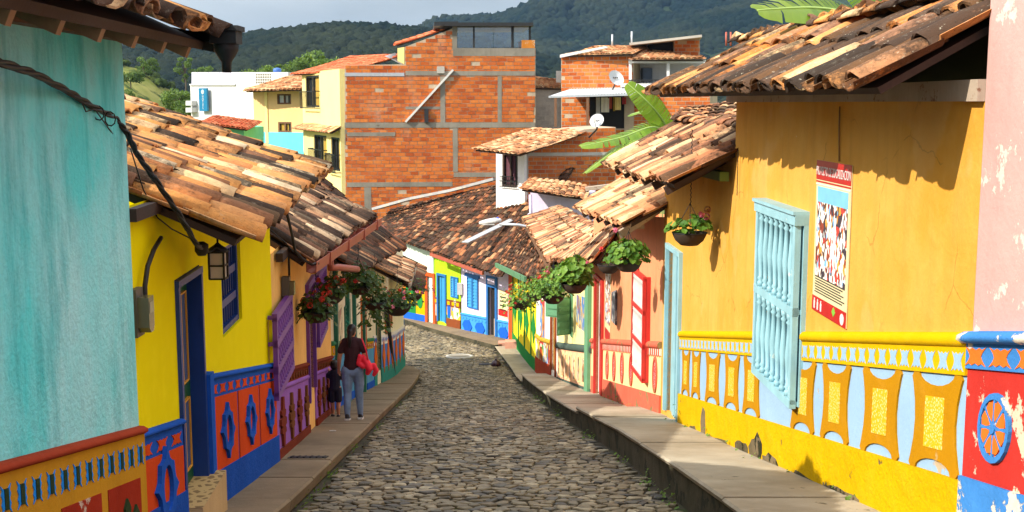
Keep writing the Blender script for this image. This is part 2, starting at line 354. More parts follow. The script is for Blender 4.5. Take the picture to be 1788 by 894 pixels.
# cobbles: a clipped Voronoi packing
STONE = randmat('cobble_stone', [C(*c, .82) for c in ((150, 134, 104), (132, 118, 94), (178, 160, 128), (112, 104, 90), (148, 130, 98), (166, 150, 120), (92, 86, 78), (138, 120, 90), (156, 142, 116), (190, 174, 142))], .6, 18, .6, .5, True)
def clip(poly, m, n):
    out = []; k = len(poly); ds = [(p[0] - m[0]) * n[0] + (p[1] - m[1]) * n[1] for p in poly]
    for i in range(k):
        j = (i + 1) % k
        if ds[i] <= 0: out.append(poly[i])
        if (ds[i] < 0) != (ds[j] < 0):
            f = ds[i] / (ds[i] - ds[j]); out.append((lerp(poly[i][0], poly[j][0], f), lerp(poly[i][1], poly[j][1], f)))
    return out
def cobbles():
    rg = random.Random(3); dx, dy = .145, .118; pts = {}; y0 = 7.6
    ny = int((47 - y0) / dy); nx = int(14 / dx)
    for j in range(ny):
        for i in range(nx):
            x = -11 + (i + .5 * (j % 2)) * dx + rg.uniform(-.47, .47) * dx; y = y0 + j * dy + rg.uniform(-.46, .46) * dy; pts[i, j] = (x, y, rg.random() ** 2 * .0035)
    res = []
    for (i, j), (x, y, wt) in pts.items():
        l = kl(y) + .1 if y < 34.4 else (-9.5 if y > 37.5 else -3.6 + .7 * 0)
        if y > 40.5: l = max(l, -11)
        if not (l + .0 < x < kr(y) - .07): continue
        if abs(x + 1.83) < .5 and abs(y - 39.4) < .55: continue
        poly = [(x - .3, y - .3), (x + .3, y - .3), (x + .3, y + .3), (x - .3, y + .3)]
        for a in (-2, -1, 0, 1, 2):
            for b in (-2, -1, 0, 1, 2):
                if (a or b) and (i + a, j + b) in pts:
                    q = pts[i + a, j + b]; ex, ey = q[0] - x, q[1] - y; f = .5 + max(-.22, min(.22, (wt - q[2]) / (2 * (ex * ex + ey * ey) + 1e-6))); poly = clip(poly, (x + ex * f, y + ey * f), (ex, ey))
                    if len(poly) < 3: break
            if len(poly) < 3: break
        if len(poly) < 3: continue
        res.append((x, y, poly))
    res.sort(key=lambda r: r[1])
    big = MB()
    for idx, (x, y, poly) in enumerate(res):
        cx = sum(p[0] for p in poly) / len(poly); cy = sum(p[1] for p in poly) / len(poly); z0 = zs(cy); sl = (zs(cy + .1) - zs(cy - .1)) / .2
        # soften: cut the corners
        k = len(poly); q = []
        for i in range(k):
            a, b = poly[i], poly[(i + 1) % k]; q += [(lerp(a[0], b[0], .14), lerp(a[1], b[1], .14)), (lerp(a[0], b[0], .86), lerp(a[1], b[1], .86))]
        if y > 24: q = poly
        g = rg.uniform(.82, .93); h = rg.uniform(.012, .035); tx, ty = rg.uniform(-.08, .08), rg.uniform(-.1, .1); n = len(q); vs = []
        for f, hh in ((g, -.03), (g * .97, h * .7), (g * .82, h)):
            for p in q:
                X, Y = (p[0] - cx) * f, (p[1] - cy) * f; vs.append((X, Y, sl * Y + hh + (tx * X + ty * Y if hh > 0 else 0)))
        vs.append((0, 0, h * 1.02))
        fs = [(r * n + i, r * n + (i + 1) % n, (r + 1) * n + (i + 1) % n, (r + 1) * n + i) for r in range(2) for i in range(n)] + [(2 * n + i, 2 * n + (i + 1) % n, 3 * n) for i in range(n)]
        if idx < 300:
            m = MB().add(vs, fs).mesh('stone'); obj('stone', m, STONE, street, Matrix.Translation((cx, cy, z0)))
        else: big.add([(a + cx, b + cy, c + z0) for a, b, c in vs], fs)
    stuff(big.build('cobblestones', STONE, street))
cobbles()
# pavements
PAVE_R = plaster('pale_pavement', (.4, .345, .26, 1), .7, col2=(.26, .215, .15, 1), streak=.0, bump=.5, grain=40, chip=.1, chipcol=(.18, .15, .1, 1), seed=6)
PAVE = plaster('pavement_concrete', (.26, .195, .125, 1), .7, col2=(.17, .125, .08, 1), streak=.0, bump=.5, grain=40, chip=.09, chipcol=(.13, .115, .09, 1))
KERBM = plaster('mossy_kerb', (.1, .085, .055, 1), .6, col2=(.035, .034, .02, 1), streak=.6, bump=.7, grain=22, chip=.2, chipcol=(.05, .05, .035, 1), seed=3)
def pavement(name, label, kerb, wallx, off, ys, cap=.13, mat=None):
    body = MB(); root = None; prev = None; slabs = []
    for a, b in zip(ys, ys[1:]):
        k0, k1, w0, w1 = kerb(a), kerb(b), wallx(a), wallx(b); za, zb = zs(a) + off(a + .01), zs(b) + off(b - .01)
        slabs.append((a, b, k0, k1, w0, w1, za, zb))
        e = .05 if w0 > k0 else -.05
        body.add([(k0 + e, a, za - .06), (w0, a, za - .06), (w1, b, zb - .06), (k1 + e, b, zb - .06), (k0 + e, a, za - 1.2), (w0, a, za - 1.2), (w1, b, zb - 1.2), (k1 + e, b, zb - 1.2)], [(0, 1, 2, 3), (0, 3, 7, 4), (1, 5, 6, 2), (0, 4, 5, 1), (2, 6, 7, 3)])
    root = body.build(name, KERBM); struct(root, label)
    rg = random.Random(name)
    for a, b, k0, k1, w0, w1, za, zb in slabs:
        g = .006; e = .02 if w0 > k0 else -.02; a2, b2 = a + g, b - g; dz = rg.uniform(-.006, .006); m = MB(); top = []
        for y, k, w, z in ((a2, k0, w0, za), (b2, k1, w1, zb)):
            for f in (0, 1): top.append((lerp(k, w, f), y, z + dz))
        c = .018 if w0 > k0 else -.018
        v = [(top[0][0], a2, za - .02 + dz), (top[0][0] + c, a2, za + dz), top[1], (top[2][0], b2, zb - .02 + dz), (top[2][0] + c, b2, zb + dz), top[3],
             (top[0][0] + c, a2, za - cap), (top[1][0], a2, za - cap), (top[2][0] + c, b2, zb - cap), (top[3][0], b2, zb - cap)]
        m.add(v, [(0, 3, 4, 1), (1, 4, 5, 2), (6, 8, 3, 0), (0, 1, 2, 7, 6), (3, 8, 9, 5, 4)])
        m.build('slab', mat or PAVE, root)
    return root
pavement('pavement_left', 'narrow concrete pavement on the shaded left side of the street', kl, lambda y: interp([(4, -2.9), (12.5, -3.1), (20.5, -3.8), (36, -4.)], y), lambda y: .15, [4.0, 6.0, 8.0, 9.7, 11.1, 12.6, 14.2, 15.9, 17.6, 19.6, 21.6, 23.8, 26.0, 28.3, 30.6, 32.6, 34.4])
pavement('pavement_right', 'raised concrete pavement with mossy kerb on the sunny right side', kr, lambda y: interp([(4, 3.2), (16, 2.9), (24, 2.3), (31, 1.8), (41, .9)], y), offr, [4.0, 6.2, 8.2, 10.3, 12.4, 14.4, 16.3, 18.5, 20.4, 22.4, 24.8, 27.0, 29.4, 32.6, 34.5, 36.4, 38.8, 41.0], cap=.055, mat=PAVE_R)
def far_pavement():
    m = MB(); root = MB(); a = [Vector((x, y, 0)) for x, y in FK]; n = Vector((.78, .62, 0)); pts = []
    for i in range(12):
        f = i / 11; k = f * 3; j = min(int(k), 2); p = a[j].lerp(a[j + 1], k - j); q = p + n * 1.6; z = zs(p.y) + .16
        pts.append(((p.x, p.y, z), (q.x, q.y, z), (p.x, p.y, z - .6)))
    r = MB()
    for (p0, q0, d0), (p1, q1, d1) in zip(pts, pts[1:]): r.add([p0, p1, d1, d0], [(0, 1, 2, 3)])
    ro = r.build('pavement_far', KERBM); struct(ro, 'pavement along the far row of houses at the street bend')
    for (p0, q0, d0), (p1, q1, d1) in zip(pts, pts[1:]):
        P0, P1, Q0, Q1 = Vector(p0), Vector(p1), Vector(q0), Vector(q1); e = (P1 - P0) * .006
        MB().add([P0 + e, P1 - e, Q1 - e, Q0 + e] + [x - Vector((0, 0, .12)) + n * .02 for x in (P0 + e, P1 - e)], [(0, 1, 2, 3), (0, 4, 5, 1)]).build('slab', PAVE, ro)
far_pavement()
# rounded end of the left pavement
m = MB(); m.add([(-2.85, 34.4, zs(34.4) + .15), (-4.2, 34.4, zs(34.4) + .15), (-4.6, 37.4, zs(37.4) + .15), (-3.9, 37.2, zs(37.2) + .15), (-3.2, 36.2, zs(36.2) + .15), (-2.9, 35.3, zs(35.3) + .15)] + [(-2.85, 34.4, -8), (-4.2, 34.4, -8), (-4.6, 37.4, -8), (-3.9, 37.2, -8), (-3.2, 36.2, -8), (-2.9, 35.3, -8)], [(0, 1, 2, 3, 4, 5), (2, 8, 9, 3), (3, 9, 10, 4), (4, 10, 11, 5), (5, 11, 6, 0)])
struct(m.build('pavement_corner', PAVE), 'rounded concrete pavement corner below the teal painted house')
# manhole, drain covers
mh = thing('manhole_cover', 'round concrete manhole cover set in the cobbles near the bend', 'manhole', (-1.83, 39.4, zs(39.4)))
tilt = Matrix.Rotation(math.atan(-.06), 3, 'X')
MB().lathe([(.5, -.05), (.5, .035), (.36, .04), (.36, -.02)], 24, (-1.83, 39.4, zs(39.4)), tilt, False).build('ring', CONC_L, mh)
MB().lathe([(.35, -.05), (.35, .03), (.33, .034), (.01, .036)], 24, (-1.83, 39.4, zs(39.4)), tilt).build('lid', CONC, mh)
def drain(name, label, u, v, w, l, off):
    p = G(u, v, off); q = Matrix.Rotation(math.atan(-.2), 3, 'X'); m = MB().box(p, w, l, .02, q); o = m.build(name, METAL_DK); tag(o, label, 'drain cover')
    for k in range(6):
        MB().box(p + q @ Vector((-w / 2 + w * (k + .5) / 6, 0, .012)), .02, l * .8, .012, q).build('rib', IRON, o)
drain('drain_cover', 'dark oblong metal cover in the left pavement by the purple house', 538, 799, .44, .2, .155)
drain('gutter_grate', 'small dark drain grate at the left kerb corner', 722, 638, .6, .5, .0)
p = G(581, 752, .155); tag(MB().box(p, .09, .06, .008, Matrix.Rotation(-.2, 3, 'X')).build('litter_scrap', WHITE), 'scrap of white litter on the left pavement', 'litter')
# black bag of rubbish by the right kerb
p = G(866, 640); o = MB().lathe([(.05, 0), (.16, .02), (.18, .1), (.12, .19), (.03, .22), (.06, .27)], 9, p).build('rubbish_bag', plain('plum_plastic', (.05, .015, .03, 1), .3)); tag(o, 'small dark plum rubbish bag at the right kerb', 'bag')
o = MB().box(G(856, 637) + Vector((0, 0, .02)), .75, .4, .03, Matrix.Rotation(math.atan(-.1), 3, 'X')).build('kerb_drain', IRON); tag(o, 'black kerb drain opening beside the plum bag', 'drain')
# ------------------------------------------------------------------ roofs of barrel tiles
def tile_mesh(name, seg=7, sag=0., flip=False, rag=0.):
    m = MB(); n = seg + 1; rg = random.Random(name); vs = []
    for y, k in ((0., .56), (.5, .53), (1., .45)):
        for r, h in ((1., 1.), (.84, .8)):
            for i in range(n):
                a = math.pi * i / seg
                yy = y + (rg.uniform(-rag, rag) if y in (0., 1.) else 0)
                z = math.sin(a) * k * .66 * h + sag * math.sin(math.pi * y)
                vs.append((math.cos(a) * k * r, yy, z if not flip else -z + .0))
    def I(y, s, i): return (y * 2 + s) * n + i
    fo = []; fl = []
    for y in (0, 1):
        for i in range(seg):
            fo.append((I(y, 0, i), I(y, 0, i + 1), I(y + 1, 0, i + 1), I(y + 1, 0, i))); fo.append((I(y, 1, i), I(y + 1, 1, i), I(y + 1, 1, i + 1), I(y, 1, i + 1)))
        for i in (0, seg): fl.append((I(y, 0, i), I(y, 1, i), I(y + 1, 1, i), I(y + 1, 0, i)))
    for i in range(seg):
        fl.append((I(0, 0, i), I(0, 1, i), I(0, 1, i + 1), I(0, 0, i + 1))); fl.append((I(2, 0, i), I(2, 0, i + 1), I(2, 1, i + 1), I(2, 1, i)))
    m.add(vs, fo, True); o = m.f; m.f = o + fl; m.sm += [False] * len(fl); return m
TILES = [tile_mesh('tile_a', 7, .02, rag=.012), tile_mesh('tile_b', 7, -.01, rag=.02), tile_mesh('tile_c', 7, .03, rag=.015)]
TLO = tile_mesh('tile_lo', 5); CHAN = tile_mesh('channel', 5, 0, True)
_tm = {}
def tmesh(k, mat):
    if (k, mat.name) not in _tm:
        me = TILES[k].mesh('tile'); me.materials.append(mat); _tm[k, mat.name] = me
    return _tm[k, mat.name]
def join_inst(name, items, mat, par):
    """items: (MB, Matrix) -> one mesh"""
    V = []; Fs = []; S = []; o = 0
    for mb, M in items:
        a = np.array(mb.v); A = np.array(M); V.append(a @ A[:3, :3].T + A[:3, 3]); Fs += [tuple(i + o for i in f) for f in mb.f]; S += mb.sm; o += len(a)
    if not V: return None
    me = bpy.data.meshes.new(name); me.from_pydata(np.concatenate(V).tolist(), [], Fs); me.polygons.foreach_set('use_smooth', S); me.update()
    return stuff(obj(name, me, mat, par))
def roof(par, E0, E1, R0, R1, mat, w=.22, row=.36, nobj=300, seed=1, name='roof', deck=WOOD_DK, jit=1., ridge=True, under=.07, hip0=None, lift=.04, sag=.03):
    """E0-E1 eave, R0-R1 ridge. hip0: optional function(u)->fraction of slope that exists"""
    rg = random.Random(seed); a = E1 - E0; ax = a.normalized(); nrm = a.cross((R0 + R1) / 2 - (E0 + E1) / 2).normalized()
    if nrm.z < 0: nrm = -nrm
    dn = nrm * -.02; d2 = nrm * -(under); e0 = E0.lerp(R0, .1 / (R0 - E0).length); e1 = E1.lerp(R1, .1 / (R1 - E1).length)
    q = [e0 + dn, e1 + dn, R1 + dn, R0 + dn, e0 + d2, e1 + d2, R1 + d2, R0 + d2]
    ro = MB().add(q, [(0, 1, 2, 3), (4, 7, 6, 5), (0, 4, 5, 1), (1, 5, 6, 2), (2, 6, 7, 3), (3, 7, 4, 0)]).build(name, deck, par)
    n = max(2, round(a.length / w)); cov = []; chn = []
    for i in range(n + 1):
        for kind in (0, 1):
            u = (i + (.5 if kind == 0 else 0)) / n
            if u > 1: continue
            b = E0.lerp(E1, u); t = R0.lerp(R1, u); m = max(1, round((t - b).length / row)); yv = (t - b); ln = yv.length / m; yv.normalize()
            x = (ax - yv * ax.dot(yv)).normalized(); z = x.cross(yv)
            if z.z < 0: z = -z; x = -x
            colj = rg.uniform(-.012, .012) * jit
            for j in range(m):
                f = j / m
                p = b.lerp(t, f) + x * (colj + rg.uniform(-.012, .012) * jit) + yv * rg.uniform(-.05, .05) * jit * (1 if j else .6)
                p = p + nrm * (-sag * 2 * math.sin(math.pi * min(1, max(0, f))) * (.5 + .5 * math.sin(u * 9 + seed)))
                rr = Matrix((x, yv, z)).transposed(); ra = Matrix.Rotation(rg.uniform(-.035, .035) * jit, 3, 'Z') @ Matrix.Rotation(-.05 + rg.uniform(-.02, .02) * jit, 3, 'X') @ Matrix.Rotation(rg.uniform(-.06, .06) * jit, 3, 'Y')
                L = ln * 1.22; ww = w * rg.uniform(.96, 1.06)
                if kind == 0:
                    p = p + z * lift; M = (rr @ ra).to_4x4() @ Matrix.Diagonal((ww, L, ww, 1)); M.translation = p; cov.append((M, rg.randrange(3)))
                else:
                    p = p + z * (lift + .045); M = (rr @ ra).to_4x4() @ Matrix.Diagonal((ww, L, ww * .6, 1)); M.translation = p; chn.append((CHAN, M))
    cov.sort(key=lambda c: (c[0].translation - CAMP).length)
    for M, k in cov[:nobj]: obj('tile', tmesh(k, mat), None, ro, M)
    rest = [(TLO if (M.translation - CAMP).length > 25 else TILES[k], M) for M, k in cov[nobj:]] + chn
    join_inst('tile_courses', rest, mat, ro)
    if ridge:
        L = (R1 - R0).length; k = max(1, round(L / .36)); y = (R1 - R0).normalized(); x = y.cross(Vector((0, 0, 1))).normalized(); z = x.cross(y); its = []
        for i in range(k):
            p = R0.lerp(R1, i / k) + z * rg.uniform(0, .03); M = Matrix((x, y, z)).transposed().to_4x4() @ Matrix.Rotation(rg.uniform(-.08, .08), 4, 'Z') @ Matrix.Diagonal((.27, .45, .22, 1)); M.translation = p
            if nobj: obj('ridge_tile', tmesh(rg.randrange(3), mat), None, ro, M)
            else: its.append((TLO, M))
        if its: join_inst('ridge_tiles', its, mat, ro)
    return ro
def rafters(par, E0, E1, R0, R1, n, w=.07, h=.09, under=.12, mat=None, f1=.8, f0=.03):
    nrm = (E1 - E0).cross(R0 - E0).normalized()
    if nrm.z < 0: nrm = -nrm
    for i in range(n):
        u = (i + .5) / n; b = E0.lerp(E1, u); t = R0.lerp(R1, u)
        MB().bar(b.lerp(t, f0) - nrm * under, b.lerp(t, f1) - nrm * under, w, h, nrm).build('rafter', mat or WOOD_DK, par)
# ------------------------------------------------------------------ motif shapes
def circ(r, n=16, rz=None, a0=0.): return [(r * math.cos(a0 + 2 * math.pi * i / n), (rz or r) * math.sin(a0 + 2 * math.pi * i / n)) for i in range(n)]
def star4(w, h):
    """cut-out with pinched sides and notched ends"""
    p = []
    for sx, sz in ((-1, -1), (1, -1), (1, 1), (-1, 1)): pass
    top = [(-.5, .5), (-.3, .36), (-.17, .46), (0, .34), (.17, .46), (.3, .36), (.5, .5)]; right = [(.33, .2), (.27, 0), (.33, -.2)]
    p = top + right + [(-x, -z) for x, z in top] + [(-x, -z) for x, z in right]
    return [(x * w, z * h) for x, z in p]
def spool(w, h):
    p = []
    for i in range(9):      # bitten top
        a = math.pi * (1 - i / 8); p.append((.36 * math.cos(a), .5 - .13 * math.sin(a)))
    side = [(.46, .5), (.5, .45), (.47, .38), (.42, .2), (.4, 0), (.42, -.2), (.47, -.38), (.5, -.46), (.46, -.5)]
    bot = [(.36 * math.cos(math.pi * i / 8), -.5 + .13 * math.sin(math.pi * i / 8)) for i in range(9)]
    q = p + side + bot + [(-x, z) for x, z in reversed(side)]
    return [(x * w, z * h) for x, z in q]
def diamond(w, h): return [(-w / 2, 0), (0, -h / 2), (w / 2, 0), (0, h / 2)]
def spiky(r, rz, k, n=24):
    out = []
    for i in range(n):
        a = 2 * math.pi * i / n; m = i % (n // 4)
        f = 1.32 if m == 0 else (1.12 if i % 3 == 0 else .98); out.append((r * f * math.cos(a), rz * (1.28 if i in (n // 4, 3 * n // 4) else f * .96) * math.sin(a)))
    return out
def motif(name, w, poly, a, h, d0, d1, mat, par): return Sl(name, w, shear(w, poly, a, h), d0, d1, mat, par)
def moulding(w, a0, a1, h0, h1, d, mat, par, name='moulding', n=6):
    """half-round rail following the street"""
    mb = MB(); prof = [(0, h0), (d * .6, h0 + (h1 - h0) * .08), (d, h0 + (h1 - h0) * .35), (d * .95, h0 + (h1 - h0) * .7), (d * .5, h0 + (h1 - h0) * .97), (0, h1)]
    vs = []
    for i in range(n + 1):
        a = lerp(a0, a1, i / n); b = w.base(a)
        vs += [w.pt(a, b + h, dd) for dd, h in prof]
    k = len(prof); mb.add(vs, [(i * k + j, (i + 1) * k + j, (i + 1) * k + j + 1, i * k + j + 1) for i in range(n) for j in range(k - 1)], True)
    mb.add(vs[:k], [tuple(range(k))]); mb.add(vs[-k:], [tuple(range(k))]); return mb.build(name, mat, par)
def textmesh(txt, size, extr=.001):
    cu = bpy.data.curves.new('txt', 'FONT'); cu.body = txt; cu.size = size; cu.extrude = extr; cu.align_x = 'CENTER'; cu.align_y = 'CENTER'; o = bpy.data.objects.new('txt', cu); COL.objects.link(o)
    dg = bpy.context.evaluated_depsgraph_get(); me = bpy.data.meshes.new_from_object(o.evaluated_get(dg)); bpy.data.objects.remove(o); bpy.data.curves.remove(cu); return me
def walltext(w, txt, a, z, d, size, mat, par, sx=1., rise=0., name='lettering', mirror=None):
    me = textmesh(txt, size); me.materials.clear(); me.materials.append(mat)
    rt = w.t if w.t.cross(Vector((0, 0, 1))).dot(w.n) > 0 else -w.t      # reading direction seen from the street
    x = (rt * sx + Vector((0, 0, rise))); M = Matrix((x, Vector((0, 0, 1)), w.n)).transposed().to_4x4(); M.translation = w.pt(a, z, d)
    me.transform(M); return obj(name, me, None, par)
def collage(name, seed, pal, scale=16.):
    t = NT(name); v = t.n('ShaderNodeTexVoronoi'); v.inputs['Scale'].default_value = scale; t.l(t.pos((1, 1, .75), (seed, seed, seed)), v.inputs['Vector']); v.distance = 'MANHATTAN'
    s = t.n('ShaderNodeSeparateColor'); t.l(v.outputs['Color'], s.inputs[0]); n = len(pal)
    c = t.ramp(s.outputs[0], [(i / n, p) for i, p in enumerate(pal)], True)
    v2 = t.n('ShaderNodeTexVoronoi'); v2.inputs['Scale'].default_value = scale * 2.6; t.l(t.pos((1, 1, .5), (seed, 3, 1)), v2.inputs['Vector']); s2 = t.n('ShaderNodeSeparateColor'); t.l(v2.outputs['Color'], s2.inputs[0])
    c2 = t.ramp(s2.outputs[1], [(i / n, p) for i, p in enumerate(reversed(pal))], True)
    return t.fin(t.mix(t.math('GREATER_THAN', s2.outputs[2], .6), c, c2), .45, .4)
def lace(name, bgc, fgc, scale=30):
    t = NT(name); v = t.n('ShaderNodeTexVoronoi', feature='DISTANCE_TO_EDGE'); v.inputs['Scale'].default_value = scale; t.l(t.pos((1, 1, 1)), v.inputs['Vector']); n = t.noise(scale * .7, 4)
    k = t.math('ADD', v.outputs['Distance'], t.math('MULTIPLY', n, .25)); m = t.mask(k, .30, .36); return t.fin(t.mix(t.math('MULTIPLY', m, .75), bgc, fgc), .8, .2)
LACE = lace('lace_print', C(212, 170, 16, .85), C(214, 210, 150, .85), 42)
def house(name, label, w, cat='house', loc=None):
    p = w.pt(w.L / 2, w.base(w.L / 2)); return thing(name, label, cat, loc or p)
def plank_door(par, w, q, framemat, leafmat, n=4, fw=.07, dep=.06, name='door', stripes=None):
    a, b, z0, z1, z2, z3 = q; zb = (z0 + z2) / 2; zt = (z1 + z3) / 2; lo, hi = min(a, b), max(a, b)
    f = MB()
    slab(f, w, [(lo - fw, zb), (lo, zb), (lo, zt), (lo - fw, zt)], -.05, .05); slab(f, w, [(hi, zb), (hi + fw, zb), (hi + fw, zt), (hi, zt)], -.05, .05); slab(f, w, [(lo - fw, zt), (hi + fw, zt), (hi + fw, zt + fw), (lo - fw, zt + fw)], -.05, .053)
    d = f.build(name, framemat, par)
    for i in range(n):
        x0 = lerp(lo, hi, i / n); x1 = lerp(lo, hi, (i + 1) / n); g = .006
        Sl('plank', w, [(x0 + g, zb), (x1 - g, zb), (x1 - g, zt), (x0 + g, zt)], -dep - .03, -dep + (.012 if i % 2 else 0), stripes[i % len(stripes)] if stripes else leafmat, d)
    return d
def panel_door(par, w, q, framemat, leafmat, trimmat, inmat, fw=.07, dep=.1, rows=((.08, .42), (.5, .93)), name='door'):
    a, b, z0, z1, z2, z3 = q; zb = (z0 + z2) / 2; zt = (z1 + z3) / 2; lo, hi = min(a, b), max(a, b); f = MB()
    for x in (lo - fw, hi): slab(f, w, [(x, zb), (x + fw, zb), (x + fw, zt), (x, zt)], -dep, .03)
    slab(f, w, [(lo - fw, zt), (hi + fw, zt), (hi + fw, zt + fw), (lo - fw, zt + fw)], -dep, .033); d = f.build(name, framemat, par)
    Sl('leaf', w, [(lo, zb), (hi, zb), (hi, zt), (lo, zt)], -dep - .05, -dep, leafmat, d)
    mid = (lo + hi) / 2; L = hi - lo; Hh = zt - zb
    for c in ((lo + .15 * L, mid - .09 * L), (mid + .09 * L, hi - .15 * L)):
        for r0, r1 in rows:
            A, B = zb + r0 * Hh, zb + r1 * Hh; e = .014
            ringslab_o = [(c[0], A), (c[1], A), (c[1], B), (c[0], B)]; inn = [(c[0] + e, A + e), (c[1] - e, A + e), (c[1] - e, B - e), (c[0] + e, B - e)]
            ringslab(MB(), w, ringslab_o, inn, -dep, -dep + .022).build('panel_trim', trimmat, d); Sl('panel', w, inn, -dep, -dep + .01, inmat, d)
    return d
def baluster_mesh(h, r=.022, n=8):
    prof = [(r * .9, 0), (r * .9, .06), (r * .55, .08), (r * 1., .11), (r * .6, .14), (r * .75, .3), (r * 1.05, .48), (r * .75, .7), (r * .6, .86), (r, .89), (r * .55, .92), (r * .9, .94), (r * .9, 1.)]
    return MB().lathe([(a, z * h) for a, z in prof], n).mesh('baluster')
def grille_window(par, w, q, mat, d, nb, tiers, r=.022, cap=True, side=True, name='window_grille', fw=.06, inner=None, panel=False):
    """projecting frame of turned balusters"""
    a, b, z0, z1, z2, z3 = q; lo, hi = min(a, b), max(a, b); zb = (z0 + z2) / 2; zt = (z1 + z3) / 2; f = MB()
    for x in (lo, hi - fw): slab(f, w, [(x, zb), (x + fw, zb), (x + fw, zt), (x, zt)], d - .05, d)
    zz = [lerp(zb, zt, i / tiers) for i in range(tiers + 1)]
    for i, z in enumerate(zz): slab(f, w, [(lo, z - fw / 2), (hi, z - fw / 2), (hi, z + fw / 2), (lo, z + fw / 2)], d - .053, d + .003)
    if side:   # returns to the wall
        for x in (lo + .005, hi - .035):
            for z in zz: slab(f, w, [(x, z - .02), (x + .03, z - .02), (x + .03, z + .02), (x, z + .02)], 0, d - .05)
    o = f.build(name, mat, par)
    if panel: Sl('side_board', w, [(lo - .01, zb - .03), (lo + .03, zb - .03), (lo + .03, zt + .03), (lo - .01, zt + .03)], 0, d - .055, mat, o)
    if cap:
        c = MB(); slab(c, w, [(lo - .03, zt + .03), (hi + .04, zt + .03), (hi + .04, zt + .06), (lo - .03, zt + .06)], 0, d + .03); slab(c, w, [(lo - .03, zt + .03), (hi + .03, zt + .03), (hi + .02, zt - .06), (lo - .02, zt - .06)], 0, d + .012); c.build('cornice', mat, o)
    for i in range(tiers):
        h = zz[i + 1] - zz[i] - fw; me = baluster_mesh(h, r); me.materials.append(mat)
        for k in range(nb):
            p = w.pt(lerp(lo + fw, hi - fw, (k + .5) / nb), zz[i] + fw / 2, d - .025); obj('baluster', me, None, o, Matrix.Translation(p))
    return o
def shutters(par, w, q, mat, d=.03, slats=9, name='shutter', leaves=2, panemat=None):
    a, b, z0, z1, z2, z3 = q; lo, hi = min(a, b), max(a, b); zb = (z0 + z2) / 2; zt = (z1 + z3) / 2; fw = .05
    for k in range(leaves):
        x0, x1 = lerp(lo, hi, k / leaves) + .004, lerp(lo, hi, (k + 1) / leaves) - .004
        o = ringslab(MB(), w, [(x0, zb), (x1, zb), (x1, zt), (x0, zt)], [(x0 + fw, zb + fw), (x1 - fw, zb + fw), (x1 - fw, zt - fw), (x0 + fw, zt - fw)], d - .04, d).build(name, mat, par)
        for i in range(slats):
            A = lerp(zb + fw, zt - fw, i / slats); B = lerp(zb + fw, zt - fw, (i + .9) / slats); mb = MB()
            mb.add([w.pt(x0 + fw, A, d - .005), w.pt(x1 - fw, A, d - .005), w.pt(x1 - fw, B, d - .035), w.pt(x0 + fw, B, d - .035), w.pt(x0 + fw, A, d - .02), w.pt(x1 - fw, A, d - .02)], [(0, 1, 2, 3), (0, 4, 5, 1)]).build('slat', panemat or mat, o)
# ------------------------------------------------------------------ PINK HOUSE (nearest on the right)
w0 = W(2.64, 1.0, 2.6, 6.35); L0 = w0.L
PINK = plaster('pink_plaster', C(220, 176, 168, .74), .88, chip=.19, chipcol=C(232, 208, 194), streak=.2)
PBLUE = plaster('peeling_blue', C(70, 140, 214, .8), .8, chip=.2, chipcol=C(226, 214, 196), streak=.2, grain=34, bump=.6)
PRED = plaster('peeling_red', C(190, 52, 44, .9), .85, chip=.2, chipcol=C(222, 196, 170), streak=.15)
PORG = plaster('orange_plaster', C(228, 112, 40, .95), .85, chip=.06)
pk = house('pink_house', 'pink plastered house with peeling red dado at the right edge', w0)
wallmesh(w0, 0, L0, -4, 4.6, 4.6, depth=4).build('wall', PINK, pk)
hA = w0.sh(1735, 578)[1]; hB = w0.sh(1735, 602)[1]; hC = w0.sh(1735, 646)[1]; hD = w0.sh(1735, 846)[1]
moulding(w0, 0, L0 + .012, hB, hA, .09, PBLUE, pk); Sl('frieze', w0, band(w0, 0, L0 + .008, hC, hB + .01), 0, .03, PBLUE, pk)
Sl('dado', w0, band(w0, 0, L0 + .006, hD, hC), 0, .015, PRED, pk); Sl('plinth', w0, band(w0, 0, L0 + .01, -1.2, hD), 0, .035, PBLUE, pk)
sp = w0.hit(1713, 625)[0]; ds = w0.hit(1713, 625)[0] - w0.hit(1757, 625)[0]
for i in range(6): motif('cutout', w0, star4(ds * .86, (hB - hC) * .78), sp - ds * i, (hB + hC) / 2, .025, .034, PORG, pk)
a, h = w0.sh(1744, 748); r = .19; wy = Sl
whl = ringslab(MB(), w0, shear(w0, circ(r, 20, r * 1.02), a, h), shear(w0, circ(r * .84, 20), a, h), .01, .036).build('medallion', PBLUE, pk)
Sl('disc', w0, shear(w0, circ(r * .86, 20), a, h), .012, .022, PORG, whl)
for k in range(8):
    an = math.pi * k / 4; c, s_ = math.cos(an), math.sin(an); pl = [(.03, -.01), (r * .86, -.01), (r * .86, .01), (.03, .01)]
    Sl('spoke', w0, shear(w0, [(x * c - z * s_, x * s_ + z * c) for x, z in pl], a, h), .02, .033, PBLUE, whl)
    an += math.pi / 8; c, s_ = math.cos(an), math.sin(an); pl = [(.04, 0), (.08, -.026), (r * .7, -.042), (r * .8, 0), (r * .7, .042), (.08, .026)]
    Sl('petal', w0, shear(w0, [(x * c - z * s_, x * s_ + z * c) for x, z in pl], a, h), .02, .034, PORG, whl)
Sl('hub', w0, shear(w0, circ(.032, 10), a, h), .02, .04, PBLUE, whl)
